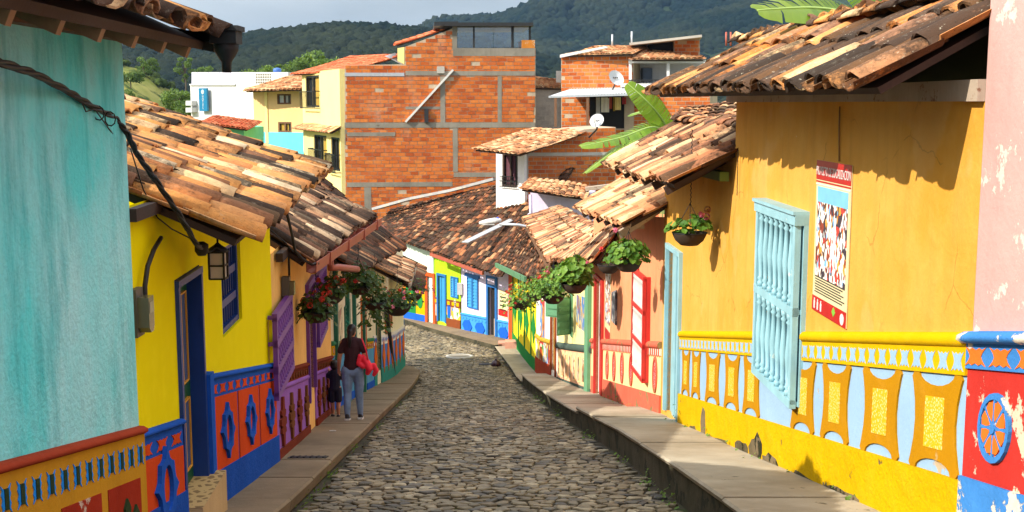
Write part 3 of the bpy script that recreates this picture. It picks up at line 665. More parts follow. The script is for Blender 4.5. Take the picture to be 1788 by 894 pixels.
# ------------------------------------------------------------------ AMBER HOUSE
w1 = W(2.6, 6.353, 2.25, 16.85)
AMBER = plaster('amber_plaster', C(238, 180, 88, .74), .9, col2=C(232, 164, 60, .72), streak=.3, bump=.4, chip=.055, chipcol=C(236, 200, 140), crack=.5)
YEL = plaster('yellow_plaster', C(236, 188, 4, .72), .88, streak=.12, bump=.9, grain=30, bd=.02, chip=.11, chipcol=(.22, .17, .09, 1), seed=2)
YELS = plaster('yellow_trim', C(234, 186, 4, .72), .9, streak=.1, chip=.03)
MUST = plaster('mustard_relief', C(196, 138, 14, .74), .9, streak=.15, chip=.07, chipcol=C(196, 160, 100))
SKYB = plaster('pale_blue_plaster', C(166, 200, 230, .7), .92, streak=.05, chip=.1, chipcol=C(196, 172, 140))
BLUEW = paint('pale_blue_wood', C(150, 196, 208, .9), .5, .08, C(196, 206, 200))
am = house('amber_house', 'amber plastered house with yellow dado and pale blue window grille', w1)
sA = w1.hit(1283, 300)[0]
qW = w1.rect(1316, 1384, 357, 652, 378, 706, d=.11)
hW = (qW[0] if qW[0] < qW[1] else qW[1]) + .1, max(qW[0], qW[1]) - .1, (qW[2] + qW[4]) / 2 + .1, (qW[3] + qW[5]) / 2 - .1
qD = w1.rect(1166, 1188, 432, 735, 446, 740)
hD1 = hole(qD)
wallmesh(w1, 0, sA, -6, 1.68, 1.68, [hW], depth=1.2).build('wall', AMBER, am)
wallmesh(w1, sA + .003, w1.L, -6, 1.12, 1.05, [hD1], depth=1.2).build('wall', AMBER, am)
Sl('room_shade_panel', w1, [(hW[0] - .1, hW[2] - .1), (hW[1] + .1, hW[2] - .1), (hW[1] + .1, hW[3] + .1), (hW[0] - .1, hW[3] + .1)], -.3, -.27, SHADE_IN, am)  # black sheet painted as the unlit room behind the grille
h1 = [w1.sh(1500, v)[1] for v in (579, 601, 638)]; hP = (w1.sh(1300, 722)[1] + w1.sh(1600, 812)[1]) / 2
mw = min(hW[0], hW[1]) - .13; Mw = max(hW[0], hW[1]) + .13; sDn = min(hD1[0], hD1[1]) - .08
for a0, a1 in ((0.004, mw), (Mw, sDn)):
    moulding(w1, a0, a1, h1[1], h1[0], .055, YELS, am); Sl('frieze', w1, band(w1, a0, a1, h1[2], h1[1] + .01), 0, .03, YELS, am)
    n = round((a1 - a0) / .205)
    for i in range(n): motif('cutout', w1, star4((a1 - a0) / n * .8, (h1[1] - h1[2]) * .74), lerp(a0, a1, (i + .5) / n), (h1[1] + h1[2]) / 2, .025, .033, SKYB, am)
Sl('dado', w1, band(w1, .003, sDn, hP - .03, h1[2]), 0, .012, SKYB, am)
Sl('plinth', w1, band(w1, .005, sDn, -1.2, hP, 8), 0, .035, YEL, am)
pc = (hP + h1[2]) / 2; ph = h1[2] - hP
us = [1640, 1543, 1463, 1406, 1315, 1280, 1246, 1217, 1199]
ss = [w1.hit(u, 690)[0] for u in us]
for i, a in enumerate(ss):
    nb = [abs(a - b) for j, b in enumerate(ss) if j != i]; wd_ = min(nb) * .8
    o = motif('relief_panel', w1, spool(wd_, ph * 1.0), a, pc, .01, .025, MUST, am)
    Sl('lace_panel', w1, shear(w1, [(-.19 * wd_, -.26 * ph), (.19 * wd_, -.26 * ph), (.19 * wd_, .26 * ph), (-.19 * wd_, .26 * ph)], a, pc), .02, .028, LACE, o)
grille_window(am, w1, qW, BLUEW, .11, 7, 2, .034, fw=.075)
a_, b_ = min(qW[0], qW[1]), max(qW[0], qW[1])
# open shutter leaf boards seen inside the grille
for k in range(8):
    x0 = lerp(a_ + .05, b_ - .05, k / 8); Sl('shutter_board', w1, [(x0 + .004, hW[2] - .04), (x0 + (b_ - a_ - .1) / 8 - .004, hW[2] - .04), (x0 + (b_ - a_ - .1) / 8 - .004, hW[3] + .04), (x0 + .004, hW[3] + .04)], -.1, -.05 - .01 * (k % 2), BLUEW, am)
ringslab(MB(), w1, [(a_ - .02, hW[2] - .12), (b_ + .02, hW[2] - .12), (b_ + .02, hW[3] + .12), (a_ - .02, hW[3] + .12)], [(a_ + .07, hW[2] - .03), (b_ - .07, hW[2] - .03), (b_ - .07, hW[3] + .03), (a_ + .07, hW[3] + .03)], 0, .04).build('window_frame', BLUEW, am)
plank_door(am, w1, qD, BLUEW, BLUEW, 5, .07, .05)
E0 = P(1502, 163, 6.36); E1 = P(1136, 168, 12.6); R0 = Vector((3.1, 6.45, 2.36)); R1 = P(1292, 78, 13.0)
r1 = roof(am, E0, E1, R0, R1, T_NEAR, w=.235, row=.4, nobj=170, seed=11, jit=1.35, under=.06, sag=.05)
rafters(am, E0, E1, R0, R1, 7, .07, .08, .1, f1=.6, f0=.3)
MB().bar(w1.pt(.0, 1.72, .02), w1.pt(sA + .3, 1.72, .02), .05, .12).build('wall_beam', WOOD_PALE, am)
# far slope behind the ridge
Rb0 = R0 + Vector((2.2, .1, -1.2)); Rb1 = R1 + Vector((2.2, .1, -1.2)); roof(am, Rb1, Rb0, R1, R0, T_NEAR, w=.255, row=.42, nobj=0, seed=12, ridge=False)
E0 = P(1160, 327, 12.35); E1 = P(1060, 290, 16.6); R0 = Vector((2.78, 12.35, 1.36)); R1 = Vector((2.42, 16.8, 1.38))
roof(am, E0, E1, R0, R1, T_OLD, w=.23, row=.4, nobj=130, seed=13, jit=2.0)
rafters(am, E0, E1, R0, R1, 6, .08, .09, .1, f1=.6)
MB().bar(w1.pt(sA + .05, .86, .1), w1.pt(w1.L, .8, .1), .1, .1).build('wall_beam', paint('green_beam', C(120, 150, 60, .6), .7), am)
# flaking damp patches low on the plinth
rgp = random.Random(21); DAMP = plaster('bare_damp_plaster', (.2, .15, .09, 1), .6, col2=(.06, .05, .025, 1), streak=.3, bump=.9, chip=.2, chipcol=(.035, .035, .018, 1))
for u, h0, wd_, hg_ in ((1300, .28, .3, .2), (1325, .28, .26, .32), (1352, .3, .3, .16), (1232, .26, .14, .42), (1410, .3, .3, .12), (1262, .28, .45, .13), (1480, .32, .4, .1), (1215, .25, .3, .16)):
    a = w1.hit(u, 780)[0]; n = 14; pl = []
    for i in range(n):
        an = 2 * math.pi * i / n; r_ = rgp.uniform(.85, 1.12); pl.append((math.cos(an) * wd_ * r_, (math.sin(an) * .5 + .5) * hg_ * r_))
    motif('damp_patch', w1, pl, a, h0, .03, .0375, DAMP, am)
o = MB().tube([w1.pt(*w1.hit(1469, 186), .012), w1.pt(*w1.hit(1468, 230), .013), w1.pt(*w1.hit(1468, 282), .012)], .006, 6).build('wall_conduit', paint('ochre_pipe', (.32, .17, .05, 1), .7)); tag(o, 'thin vertical conduit above the banner on the amber wall', 'conduit')
m = MB(); c0 = w1.pt(*w1.hit(1294, 262), .03)
for i in range(12): m.tube([c0 - Vector((0, 0, i * .04)), c0 - Vector((0, -.01, i * .04 + .02)), c0 - Vector((0, 0, i * .04 + .038))], .005, 4)
tag(m.build('wall_chain', IRON), 'short rusty chain hanging at the corner of the amber wall', 'chain')
# ------------------------------------------------------------------ SALMON HOUSE
w3 = W(2.25, 16.853, 1.74, 24.3)
SALM = plaster('salmon_plaster', C(236, 156, 112, .88), .92, streak=.2, crack=.5)
SCREAM = plaster('cream_dado', C(246, 206, 150, .95), .92, streak=.1)
SRED = plaster('salmon_red', C(220, 108, 84, .85), .82, streak=.3, bump=.7, chip=.19, chipcol=C(150, 130, 90), seed=4)
REDP = paint('red_paint', C(196, 52, 46, .95), .5); WHT = plaster('white_plaster', C(240, 234, 226, .9), .93, streak=.1)
REDW = lace('red_lace', C(206, 54, 60), C(244, 214, 200), 34)
sm = house('salmon_house', 'salmon plastered house with red oval medallions and red framed white grille', w3)
qd = w3.rect(1041, 1053, 486, 700, 492, 708); qw = w3.rect(1102, 1122, 474, 640, 482, 668, d=.12)
hw3 = min(qw[:2]) + .1, max(qw[:2]) - .1, (qw[2] + qw[4]) / 2 + .1, (qw[3] + qw[5]) / 2 - .1
wallmesh(w3, 0, w3.L, -8, -.02, -.7, [hw3, hole(qd)], depth=1.4).build('wall', SALM, sm)
Sl('room_shade_panel', w3, [(hw3[0] - .1, hw3[2] - .1), (hw3[1] + .1, hw3[2] - .1), (hw3[1] + .1, hw3[3] + .1), (hw3[0] - .1, hw3[3] + .1)], -.3, -.27, SHADE_IN, sm)  # dark sheet, the room's shade put into its colour
hs = [w3.sh(1110, v)[1] for v in (594, 606, 616, 678)]
d0_, d1_ = min(qd[:2]) - .1, max(qd[:2]) + .1
for a0, a1 in ((.0, hw3[0] - .1), (hw3[1] + .1, d0_), (d1_, w3.L)):
    moulding(w3, a0, a1, hs[1], hs[0], .07, SRED, sm); Sl('frieze', w3, band(w3, a0, a1, hs[2], hs[1] + .01), 0, .03, WHT, sm)
    n = max(2, round((a1 - a0) / .16))
    for i in range(n): motif('dentil', w3, [(-.04, -.06), (.04, -.06), (.03, .06), (-.03, .06)], lerp(a0, a1, (i + .5) / n), (hs[1] + hs[2]) / 2, .025, .04, SRED, sm)
for a0, a1 in ((.0, d0_), (d1_, w3.L)):
    Sl('dado', w3, band(w3, a0, a1, hs[3] - .02, hs[2]), 0, .012, SCREAM, sm); Sl('plinth', w3, band(w3, a0, a1, -1.2, hs[3], 4), 0, .03, SRED, sm)
hm = (hs[2] + hs[3]) / 2; rz = (hs[2] - hs[3]) * .47
for u in (1146, 1104, 1088, 1074, 1062):
    a = w3.hit(u, 645)[0]; o = ringslab(MB(), w3, shear(w3, circ(.17, 18, rz), a, hm), shear(w3, circ(.12, 18, rz * .82), a, hm), .01, .035).build('medallion', SRED, sm); Sl('lace_panel', w3, shear(w3, circ(.125, 18, rz * .84), a, hm), .01, .02, REDW, o)
g = grille_window(sm, w3, qw, REDP, .12, 9, 3, .022, fw=.07, cap=False, panel=True)
for c in g.children:
    if c.name.startswith('baluster'): c.data.materials[0] = WHITE
plank_door(sm, w3, qd, REDP, WHITE, 5, .08, .05, stripes=[WHITE, REDP])
E0 = P(1085, 397, 16.6); E1 = P(1005, 368, 20.6); R0 = Vector((2.78, 16.75, .5)); R1 = Vector((2.32, 20.9, .42))
roof(sm, E0, E1, R0, R1, T_TAN, w=.22, row=.38, nobj=200, seed=14, jit=1.3); rafters(sm, E0, E1, R0, R1, 6, .07, .08, .1, f1=.6)
MB().bar(w3.pt(-.02, -.13, .35), w3.pt(3.4, -.22, .35), .1, .12).build('wall_beam', WOOD_PALE, sm)
MB().bar(E0 + Vector((-.02, -.04, -.1)), w3.pt(0, .1, .1) + Vector((0, -.04, 0)), .05, .12).build('verge_board', WOOD_PALE, sm)
# ------------------------------------------------------------------ CREAM HOUSE
w4 = W(1.74, 24.303, 1.25, 30.5)
CREAM = plaster('cream_plaster', C(244, 228, 160, .95), .93, streak=.12); GRN = paint('green_paint', C(110, 168, 128, .85), .55); GRND = plaster('grey_green_plaster', C(84, 100, 92, .8), .85); PEACH = plaster('peach_dado', C(242, 186, 148, .95), .9)
cr_ = house('cream_house', 'cream house with open green shutters and peach dado of painted figures', w4)
qg = w4.rect(981, 1000, 503, 566, 508, 572); wallmesh(w4, 0, w4.L, -9, -1.5, -2.1, [hole(qg)], depth=2).build('wall', CREAM, cr_)
hs = [w4.sh(1000, v)[1] for v in (600, 613, 668)]
moulding(w4, 0, w4.L, hs[1], hs[0], .07, GRND, cr_); Sl('dado', w4, band(w4, 0, w4.L, hs[2], hs[1]), 0, .015, PEACH, cr_); Sl('plinth', w4, band(w4, 0, w4.L, -1.2, hs[2], 4), 0, .04, GRND, cr_)
FIG = collage('figure_print', 2., [C(*c) for c in ((120, 80, 50), (200, 190, 170), (150, 110, 80), (90, 100, 90), (220, 160, 110))], 9)
for i in range(8):
    a = lerp(.4, w4.L - .4, i / 7); o = motif('figure_panel', w4, [(-.17, -.33), (.17, -.33), (.19, .3), (.1, .36), (-.1, .36), (-.19, .3)], a, (hs[1] + hs[2]) / 2, .01, .028, SCREAM, cr_)
    motif('figure', w4, [(-.09, -.28), (.09, -.28), (.11, 0), (.06, .12), (.07, .22), (0, .28), (-.07, .22), (-.06, .12), (-.11, 0)], a, (hs[1] + hs[2]) / 2, .02, .04, FIG, o)
hg = hole(qg); Sl('room_shade_panel', w4, [(hg[0], hg[2]), (hg[1], hg[2]), (hg[1], hg[3]), (hg[0], hg[3])], -.3, -.25, SHADE_IN, cr_)  # flat black backing in place of a shaded room
ringslab(MB(), w4, [(hg[0] - .07, hg[2] - .07), (hg[1] + .07, hg[2] - .07), (hg[1] + .07, hg[3] + .07), (hg[0] - .07, hg[3] + .07)], [(hg[0], hg[2]), (hg[1], hg[2]), (hg[1], hg[3]), (hg[0], hg[3])], -.02, .04).build('window_frame', GRN, cr_)
for s0, ang in ((hg[0], 1.0), (hg[1], -.8)):       # leaves standing open
    pz = w4.pt(s0, 0, .04); ww_ = .42; dr = (w4.n * math.cos(.5) + w4.t * math.sin(.5) * (-1 if ang > 0 else 1))
    m = MB(); p0 = Vector((pz.x, pz.y, 0)); p1 = p0 + dr * ww_
    lf = MB().add([Vector((p.x, p.y, z)) + o_ for o_ in (Vector((0, 0, 0)), w4.t * .03) for p in (p0, p1) for z in (hg[2], hg[3])], [(0, 1, 3, 2), (4, 6, 7, 5), (0, 4, 5, 1), (2, 3, 7, 6), (0, 2, 6, 4), (1, 5, 7, 3)]).build('shutter', GRN, cr_)
    for k in range(5):
        z = lerp(hg[2], hg[3], (k + .5) / 5); MB().bar(p0.lerp(p1, .12) + Vector((0, 0, z)) - w4.t * .01, p0.lerp(p1, .88) + Vector((0, 0, z)) - w4.t * .01, .03, .1).build('slat', GRN, lf)
for u0, u1, v0, v1 in ((1008, 1014, 514, 568), (1016, 1022, 516, 574)):
    q = w4.rect(u0, u1, v0, v1, v0 + 4, v1 + 6); Sl('wall_picture', w4, rectpoly(q), .005, .02, collage('picture_%d' % u0, u0 / 9., [C(*c) for c in ((70, 120, 190), (220, 200, 150), (150, 90, 60), (230, 180, 60), (120, 150, 170))], 5), cr_)
q = w4.rect(1027, 1033, 470, 688, 472, 692); Sl('door_post', w4, rectpoly(q), 0, .09, GRN, cr_)
E0 = P(1038, 458, 20.7); E1 = P(962, 457, 27.2); R0 = P(1092, 380, 21.5); R1 = P(1052, 398, 27.4)
roof(cr_, E0, E1, R0, R1, T_OLD, w=.23, row=.4, nobj=220, seed=15, jit=1.5); rafters(cr_, E0, E1, R0, R1, 8, .07, .08, .1, f1=.6)
# ------------------------------------------------------------------ WHITE HOUSE WITH PAINTED SCENES
w5 = W(1.25, 30.503, .76, 35.2)
SCENE = collage('scene_print', 5., [C(*c) for c in ((230, 190, 40), (60, 120, 190), (240, 236, 220), (80, 140, 60), (170, 90, 40), (90, 150, 210), (220, 150, 60))], 4)
BRRED = plaster('brick_red_plaster', C(170, 66, 40, .9), .85); GOLD = paint('gold_paint', C(214, 164, 30, .9), .6)
wh = house('white_house', 'narrow white house with painted animal scenes above a red base', w5)
qd = w5.rect(964, 971, 500, 650, 500, 654); wallmesh(w5, 0, w5.L, -9, -2.0, -2.3, [hole(qd)], depth=2).build('wall', WHT, wh)
plank_door(wh, w5, qd, paint('rust_door', C(150, 70, 30, .9), .6), GOLD, 4, .1, .06)
hs = [w5.sh(950, v)[1] for v in (590, 598, 632)]; a0 = max(qd[:2]) + .12
moulding(w5, a0, w5.L, hs[1], hs[0], .06, GOLD, wh); Sl('dado', w5, band(w5, a0, w5.L, hs[2], hs[1], 4), 0, .015, SCENE, wh); Sl('plinth', w5, band(w5, a0, w5.L, -1.2, hs[2], 4), 0, .04, BRRED, wh)
for i in range(4):
    a = lerp(a0 + .3, w5.L - .3, i / 3); motif('animal_figure', w5, [(-.2, -.28), (-.12, -.28), (-.1, -.05), (.08, -.05), (.1, -.28), (.18, -.28), (.2, .1), (.3, .22), (.2, .3), (.1, .14), (-.2, .14)], a, (hs[1] + hs[2]) / 2, .012, .03, WHITE if i % 2 else BRRED, wh)
q = w5.rect(944, 951, 522, 598, 524, 604); o = Sl('wall_picture', w5, rectpoly(q), .005, .02, REDP, wh); a, b = sorted(q[:2]); z0, z1 = (q[2] + q[4]) / 2, (q[3] + q[5]) / 2
Sl('print', w5, [(a + .02, z0 + .2), (b - .02, z0 + .2), (b - .02, z1 - .15), (a + .02, z1 - .15)], .02, .024, SCENE, o)
E0b = E1 + Vector((0, .06, -.12)); E1 = P(914, 382, 42); R0 = R1 + Vector((0, .06, -.12)); R1 = P(974, 362, 42.5)
rw = roof(wh, E0b, E1, R0, R1, T_OLD, w=.24, row=.4, nobj=200, seed=16, jit=1.2)
MB().bar(E0b + Vector((-.02, 0, -.06)), E1 + Vector((-.02, 0, -.06)), .06, .16).build('fascia', WOOD_BR, wh)
# ------------------------------------------------------------------ YELLOW AND GREEN HOUSE AT THE CORNER
w6 = W(.76, 35.203, .02, 42.0)
LYEL = plaster('lemon_plaster', C(236, 206, 40, .95), .9); LGRN = plaster('leaf_green_plaster', C(40, 130, 60, .9), .85)
yg = house('corner_house', 'small yellow corner house with green leaf shapes beside pink steps', w6)
wallmesh(w6, 0, w6.L, -9.5, -3.3, -3.9, depth=2).build('wall', LYEL, yg)
for i in range(4):
    a = lerp(.6, w6.L - .9, i / 3); b = w6.base(a); Sl('leaf_shape', w6, [(a + x, b + z) for x, z in ((-.5, 1.5), (0, .95), (.5, 1.4), (.1, 2.0))], 0, .02, LGRN, yg); Sl('stripe', w6, [(a + .55, b), (a + .75, b), (a + .75, b + 3.1), (a + .55, b + 3.1)], 0, .025, LGRN, yg)
Sl('plinth', w6, band(w6, 0, w6.L, -1, .5, 4), 0, .03, LGRN, yg)
E0 = P(955, 499, 30.4); E1 = P(872, 463, 41.3); R1 = P(905, 388, 46); R0 = P(966, 440, 31.8)
roof(yg, E0, E1, R0, R1, T_DARK, w=.22, row=.36, nobj=290, seed=17, jit=1.2)
MB().bar(E1 + Vector((-.12, -.1, .02)), E0.lerp(E1, .3) + Vector((-.12, -.1, -.02)), .08, .16).build('fascia', paint('green_fascia', C(90, 140, 100, .8), .6), yg)
# steps
PSTEP = plaster('pink_brick_step', C(214, 158, 140, .9), .85, chip=.1)
for i, (u, v, sx, sy, hh) in enumerate(((900, 607, .75, .5, .3), (882, 601, .5, .45, .14))):
    p = G(u, v, .15); tag(MB().box(p + Vector((.0, .15, hh / 2 - .08)), sx, sy, hh).build('entrance_step', PSTEP), ['pink brick entrance step by the corner house, taller one', 'low pale step in front of the blue door at the bend'][i], 'step')
# ------------------------------------------------------------------ wall posters on the right
PRED2 = plain('banner_red', C(178, 30, 28), .4); BEIGE = plain('banner_beige', C(222, 206, 160), .45)
pq = w1.rect(1425, 1485, 280, 546, 286, 573); a, b = sorted(pq[:2]); zb = (pq[2] + pq[4]) / 2; zt = (pq[3] + pq[5]) / 2; Hh = zt - zb; Wd = b - a
ps = thing('wall_banner', 'tall printed red and white banner on the amber wall', 'banner', w1.pt((a + b) / 2, zb, .01))
def ps_(name, x0, x1, y0, y1, d, mat): return Sl(name, w1, [(lerp(b, a, x0), zb + y0 * Hh), (lerp(b, a, x1), zb + y0 * Hh), (lerp(b, a, x1), zb + y1 * Hh), (lerp(b, a, x0), zb + y1 * Hh)], d - .003, d, mat, ps)
Sl('sheet', w1, [(a, zb), (b, zb), (b, zt), (a, zt)], .004, .012, BEIGE, ps)
ps_('header', 0, 1, .875, 1, .0155, PRED2); ps_('footer', 0, 1, 0, .1, .0155, PRED2)
for y in (.862, .845): ps_('stripe', 0, 1, y - .005, y + .005, .0155, PRED2 if y > .85 else WHITE)
COLL = collage('street_collage', 3., [C(*c) for c in ((236, 232, 224), (240, 236, 228), (140, 60, 40), (90, 60, 50), (200, 60, 50), (236, 230, 220), (210, 150, 60), (60, 50, 60), (120, 170, 210), (244, 240, 236))], 15)
ps_('collage', .06, .94, .24, .73, .0155, COLL); ps_('sky_print', .06, .94, .73, .83, .0155, plain('print_sky', C(120, 186, 220), .45))
walltext(w1, 'PROYECTO DE ZOCALIZACIÓN', (a + b) / 2, zb + .93 * Hh, .017, .1, WHITE, ps, sx=Wd * .96 / 1.36 * .98)
INK = plain('ink', (.05, .045, .035, 1), .6)
for k in range(7):
    y = .235 - k * .017; ps_('text_line', .06 + (k % 3) * .01, .94 - (k * 37 % 5) * .03, y - .004, y + .003, .0155, INK)
for k in range(3):
    x = .08 + k * .1; cx = lerp(b, a, x); z = zb + .045 * Hh; Sl('figure_mark', w1, [(cx + q * .3, z + r_) for q, r_ in ((-.05, -.035), (.05, -.035), (.06, .02), (.03, .03), (.03, .05), (-.03, .05), (-.03, .03), (-.06, .02))], .0155, .018, WHITE, ps)
cx = lerp(b, a, .9); Sl('round_mark', w1, [(cx + x, zb + .045 * Hh + z) for x, z in circ(.045, 14)], .0155, .018, WHITE, ps)
cx = lerp(b, a, .66); Sl('flower_mark', w1, [(cx + x, zb + .06 * Hh + z) for x, z in spiky(.032, .03, 4, 16)], .0155, .018, plain('print_green', C(120, 180, 60), .5), ps)
q = w3.rect(1058, 1067, 470, 590, 466, 602); o = Sl('wall_banner', w3, rectpoly(q), .004, .015, BEIGE, None); tag(o, 'narrow printed banner on the salmon wall beside the red door', 'banner'); a, b = sorted(q[:2]); z0, z1 = (q[2] + q[4]) / 2, (q[3] + q[5]) / 2
Sl('print', w3, [(a + .03, z0 + .35), (b - .03, z0 + .35), (b - .03, z1 - .1), (a + .03, z1 - .1)], .015, .019, COLL, o); Sl('footer', w3, [(a, z0), (b, z0), (b, z0 + .22), (a, z0 + .22)], .015, .018, PRED2, o)
q = w3.rect(1071, 1078, 510, 560, 506, 568); tag(Sl('framed_picture', w3, rectpoly(q), .004, .04, collage('photo_print', 8., [C(*c) for c in ((60, 60, 66), (130, 130, 130), (90, 96, 110), (180, 176, 170))], 8), None), 'small dark framed picture on the salmon wall', 'picture')
# ------------------------------------------------------------------ TEAL HOUSE
wt = W(-2.33, 1.0, -2.33, 6.95)
def tealmat():
    t = NT('teal_limewash'); c0 = C(90, 200, 200, 1.25); c1 = C(166, 216, 218, 1.15); c2 = C(24, 152, 154, 1.15)
    c = t.mix(t.mask(t.noise(1.0, 6, .65, t.pos((1, 1, .55))), .38, .62), c0, c1)
    c = t.mix(t.math('MULTIPLY', t.mask(t.noise(1.6, 7, .7, t.pos((2.2, 2.2, .4), (3, 1, 2))), .5, .72), .75), c, c2); c = t.mix(t.math('MULTIPLY', t.mask(t.noise(4, 9, .8, t.pos((2, 2, 1.1))), .5, .75), .5), c, c2)
    t.bump(t.math('ADD', t.noise(30, 6, .6), t.noise(4, 5)), .6, .02)
    c = t.mix(t.mask(t.noise(3.1, 9, .7, t.pos((1, 1, 1), (4, 4, 1))), .7, .715), c, C(190, 214, 206)); return t.fin(c, .9, .06)
TEAL = tealmat(); OXR = plaster('oxblood_plaster', C(150, 46, 26, 1.1), .8, chip=.16, chipcol=C(216, 190, 170)); OXRAIL = plaster('rust_rail', C(160, 64, 40, 1.0), .85); MUSW = plaster('mustard_frieze', C(190, 138, 34, 1.05), .88, chip=.05, chipcol=C(226, 214, 190)); CYB = plaster('cyan_blue_plaster', C(30, 120, 200, 1.4), .8); SPRIG = plaster('dark_green_relief', C(50, 66, 40, 1.0), .8)
th = house('teal_house', 'teal limewashed house with mustard dado at the left edge', wt)
wallmesh(wt, 0, wt.L, -4, 2.1, 2.1, depth=4).build('wall', TEAL, th)
hA = w_ = (wt.sh(247, 738)[1] + wt.sh(20, 806)[1]) / 2; px = 1 / 2000. * 7
hB = wt.sh(236, 757)[1]; hC = wt.sh(160, 824)[1]
moulding(wt, 0, wt.L + .012, hA - .055, hA, .055, OXRAIL, th); Sl('frieze', wt, band(wt, 0, wt.L + .008, -1.2, hA - .05), 0, .03, MUSW, th)
hT, hBm = hA - .09, hA - .26
n = 26
for i in range(n):
    a = wt.L - .09 - i * .168; o = motif('butterfly_motif', wt, [(z_, x_) for x_, z_ in star4(.14, .108)], a, (hT + hBm) / 2, .026, .034, CYB, th); motif('core', wt, [(-.02, -.05), (.02, -.05), (.02, .05), (-.02, .05)], a, (hT + hBm) / 2, .03, .038, SPRIG, o)
for i in range(4):
    a1 = wt.L - .12 - i * .66; a0 = a1 - .55; o = Sl('dado_panel', wt, band(wt, a0, a1, -.6, hBm - .06), .02, .036, OXR, th); am_ = (a0 + a1) / 2
    for k in (-1, 0, 1):
        sh_ = .3 - abs(k) * .06; motif('sprig', wt, [(-.015 + k * .02, -.3), (.015 + k * .02, -.3), (k * .14 + .03, sh_ - .16), (k * .15 + .05, sh_ - .06), (k * .15, sh_), (k * .15 - .05, sh_ - .06), (k * .14 - .03, sh_ - .16)], am_, hBm - .45, .034, .05, SPRIG, o)
E1 = P(386, 80, 6.95); E0 = Vector((E1.x + .05, 1.2, E1.z + .05)); R0 = Vector((-4.9, 1.2, 3.45)); R1 = Vector((-4.9, 7.15, 3.4))
roof(th, E0, E1, R0, R1, T_NEAR, w=.25, row=.42, nobj=120, seed=21, jit=2.0, lift=.06)
rafters(th, E0, E1, R0, R1, 12, .05, .07, .1, paint('rafter_wood', (.3, .17, .08, 1), .7), f1=.4)
MB().bar((-2.3, 1, 2.1), (-2.3, 7.1, 2.08), .1, .14).build('wall_plate', WOOD_BR, th)
MB().bar((E1.x - 1.0, 7.1, E1.z + .2), (E1.x + .02, 7.1, E1.z + .0), .05, .1).build('verge_board', WOOD_DK, th)
dp = thing('rain_hopper', 'black rainwater hopper at the end of the teal house eave', 'gutter', P(392, 90, 7.05))
p = P(394, 62, 6.9); MB().box(p, .16, .16, .1).build('gutter_end', BLACK, dp); MB().box(p + Vector((0, 0, .04)), .19, .19, .03).build('rim', BLACK, dp)
MB().lathe([(.028, -.2), (.03, -.14), (.075, -.07), (.08, 0)], 8, p + Vector((0, 0, -.02))).build('funnel', BLACK, dp)
MB().bar(p + Vector((-.5, .1, .0)), p + Vector((0, .05, .0)), .06, .07).build('gutter', BLACK, dp)
# ------------------------------------------------------------------ YELLOW HOUSE
wy = W(-2.37, 6.953, -2.66, 12.5)
YW = plaster('bright_yellow_plaster', C(248, 220, 0, 1.05), .95, streak=.05, bump=.2); ORG = plaster('orange_dado', C(206, 72, 26, 1.05), .88, streak=.1); BLU = plaster('cobalt_plaster', C(28, 80, 174, 1.05), .8, streak=.1, bump=.8, grain=34); BLUS = plaster('cobalt_trim', C(32, 86, 182, 1.05), .85); DBL = paint('navy_wood', C(26, 60, 130, 1.1), .45); DGR = paint('dark_green_wood', C(20, 84, 48, 1.0), .45); OCH = paint('ochre_trim', C(214, 150, 50, 1.1), .5)
yh = house('yellow_house', 'bright yellow house with orange and cobalt dado and deep blue door', wy)
qd = wy.rect(312, 354, 480, 890, 462, 850); qw = wy.rect(387, 421, 432, 585, 416, 566)
hd = hole(qd); hd = (hd[0], hd[1], hd[2], hd[3]); hw = hole(qw)
wallmesh(wy, 0, wy.L, -5, 1.02, 1.02, [hd, hw], depth=3).build('wall', YW, yh)
Sl('reveal', wy, [(hd[1] - .004, hd[2]), (hd[1] + .0, hd[2]), (hd[1], hd[3]), (hd[1] - .004, hd[3])], -.27, .002, DBL, yh)
panel_door(yh, wy, (hd[0] + .05, hd[1] - .05, hd[2], hd[3] - .06, hd[2], hd[3] - .06), DBL, DGR, OCH, plain('slate_blue', C(46, 78, 130, .9), .5), .05, .09)
Sl('room_shade_panel', wy, [(hw[0], hw[2]), (hw[1], hw[2]), (hw[1], hw[3]), (hw[0], hw[3])], -.14, -.12, SHADE_IN, yh)  # black backing painted as shade behind the bars
wf = ringslab(MB(), wy, [(hw[0], hw[2]), (hw[1], hw[2]), (hw[1], hw[3]), (hw[0], hw[3])], [(hw[0] + .05, hw[2] + .05), (hw[1] - .05, hw[2] + .05), (hw[1] - .05, hw[3] - .05), (hw[0] + .05, hw[3] - .05)], -.1, -.03).build('window_frame', DBL, yh)
for f in (.33, .66): z = lerp(hw[2], hw[3], f); Sl('rail', wy, [(hw[0] + .05, z - .035), (hw[1] - .05, z - .035), (hw[1] - .05, z + .035), (hw[0] + .05, z + .035)], -.09, -.04, DBL, wf)
for k in range(8):
    x = lerp(hw[0] + .05, hw[1] - .05, (k + .5) / 8); MB().bar(wy.pt(x, hw[2] + .04, -.07), wy.pt(x, hw[3] - .04, -.07), .018, .018, wy.n).build('bar', DBL, wf)
hA = (wy.sh(370, 680)[1] + wy.sh(465, 614)[1]) / 2; hAl = wy.sh(290, 738)[1]
hPl = wy.sh(430, 790)[1]
jn = MB(); slab(jn, wy, [(hd[1], hd[2] - .1), (hd[1] + .14, hd[2] - .1), (hd[1] + .14, wy.base(hd[1]) + hA), (hd[1], wy.base(hd[1]) + hA)], -.05, .06); jn.build('door_jamb', BLUS, yh)
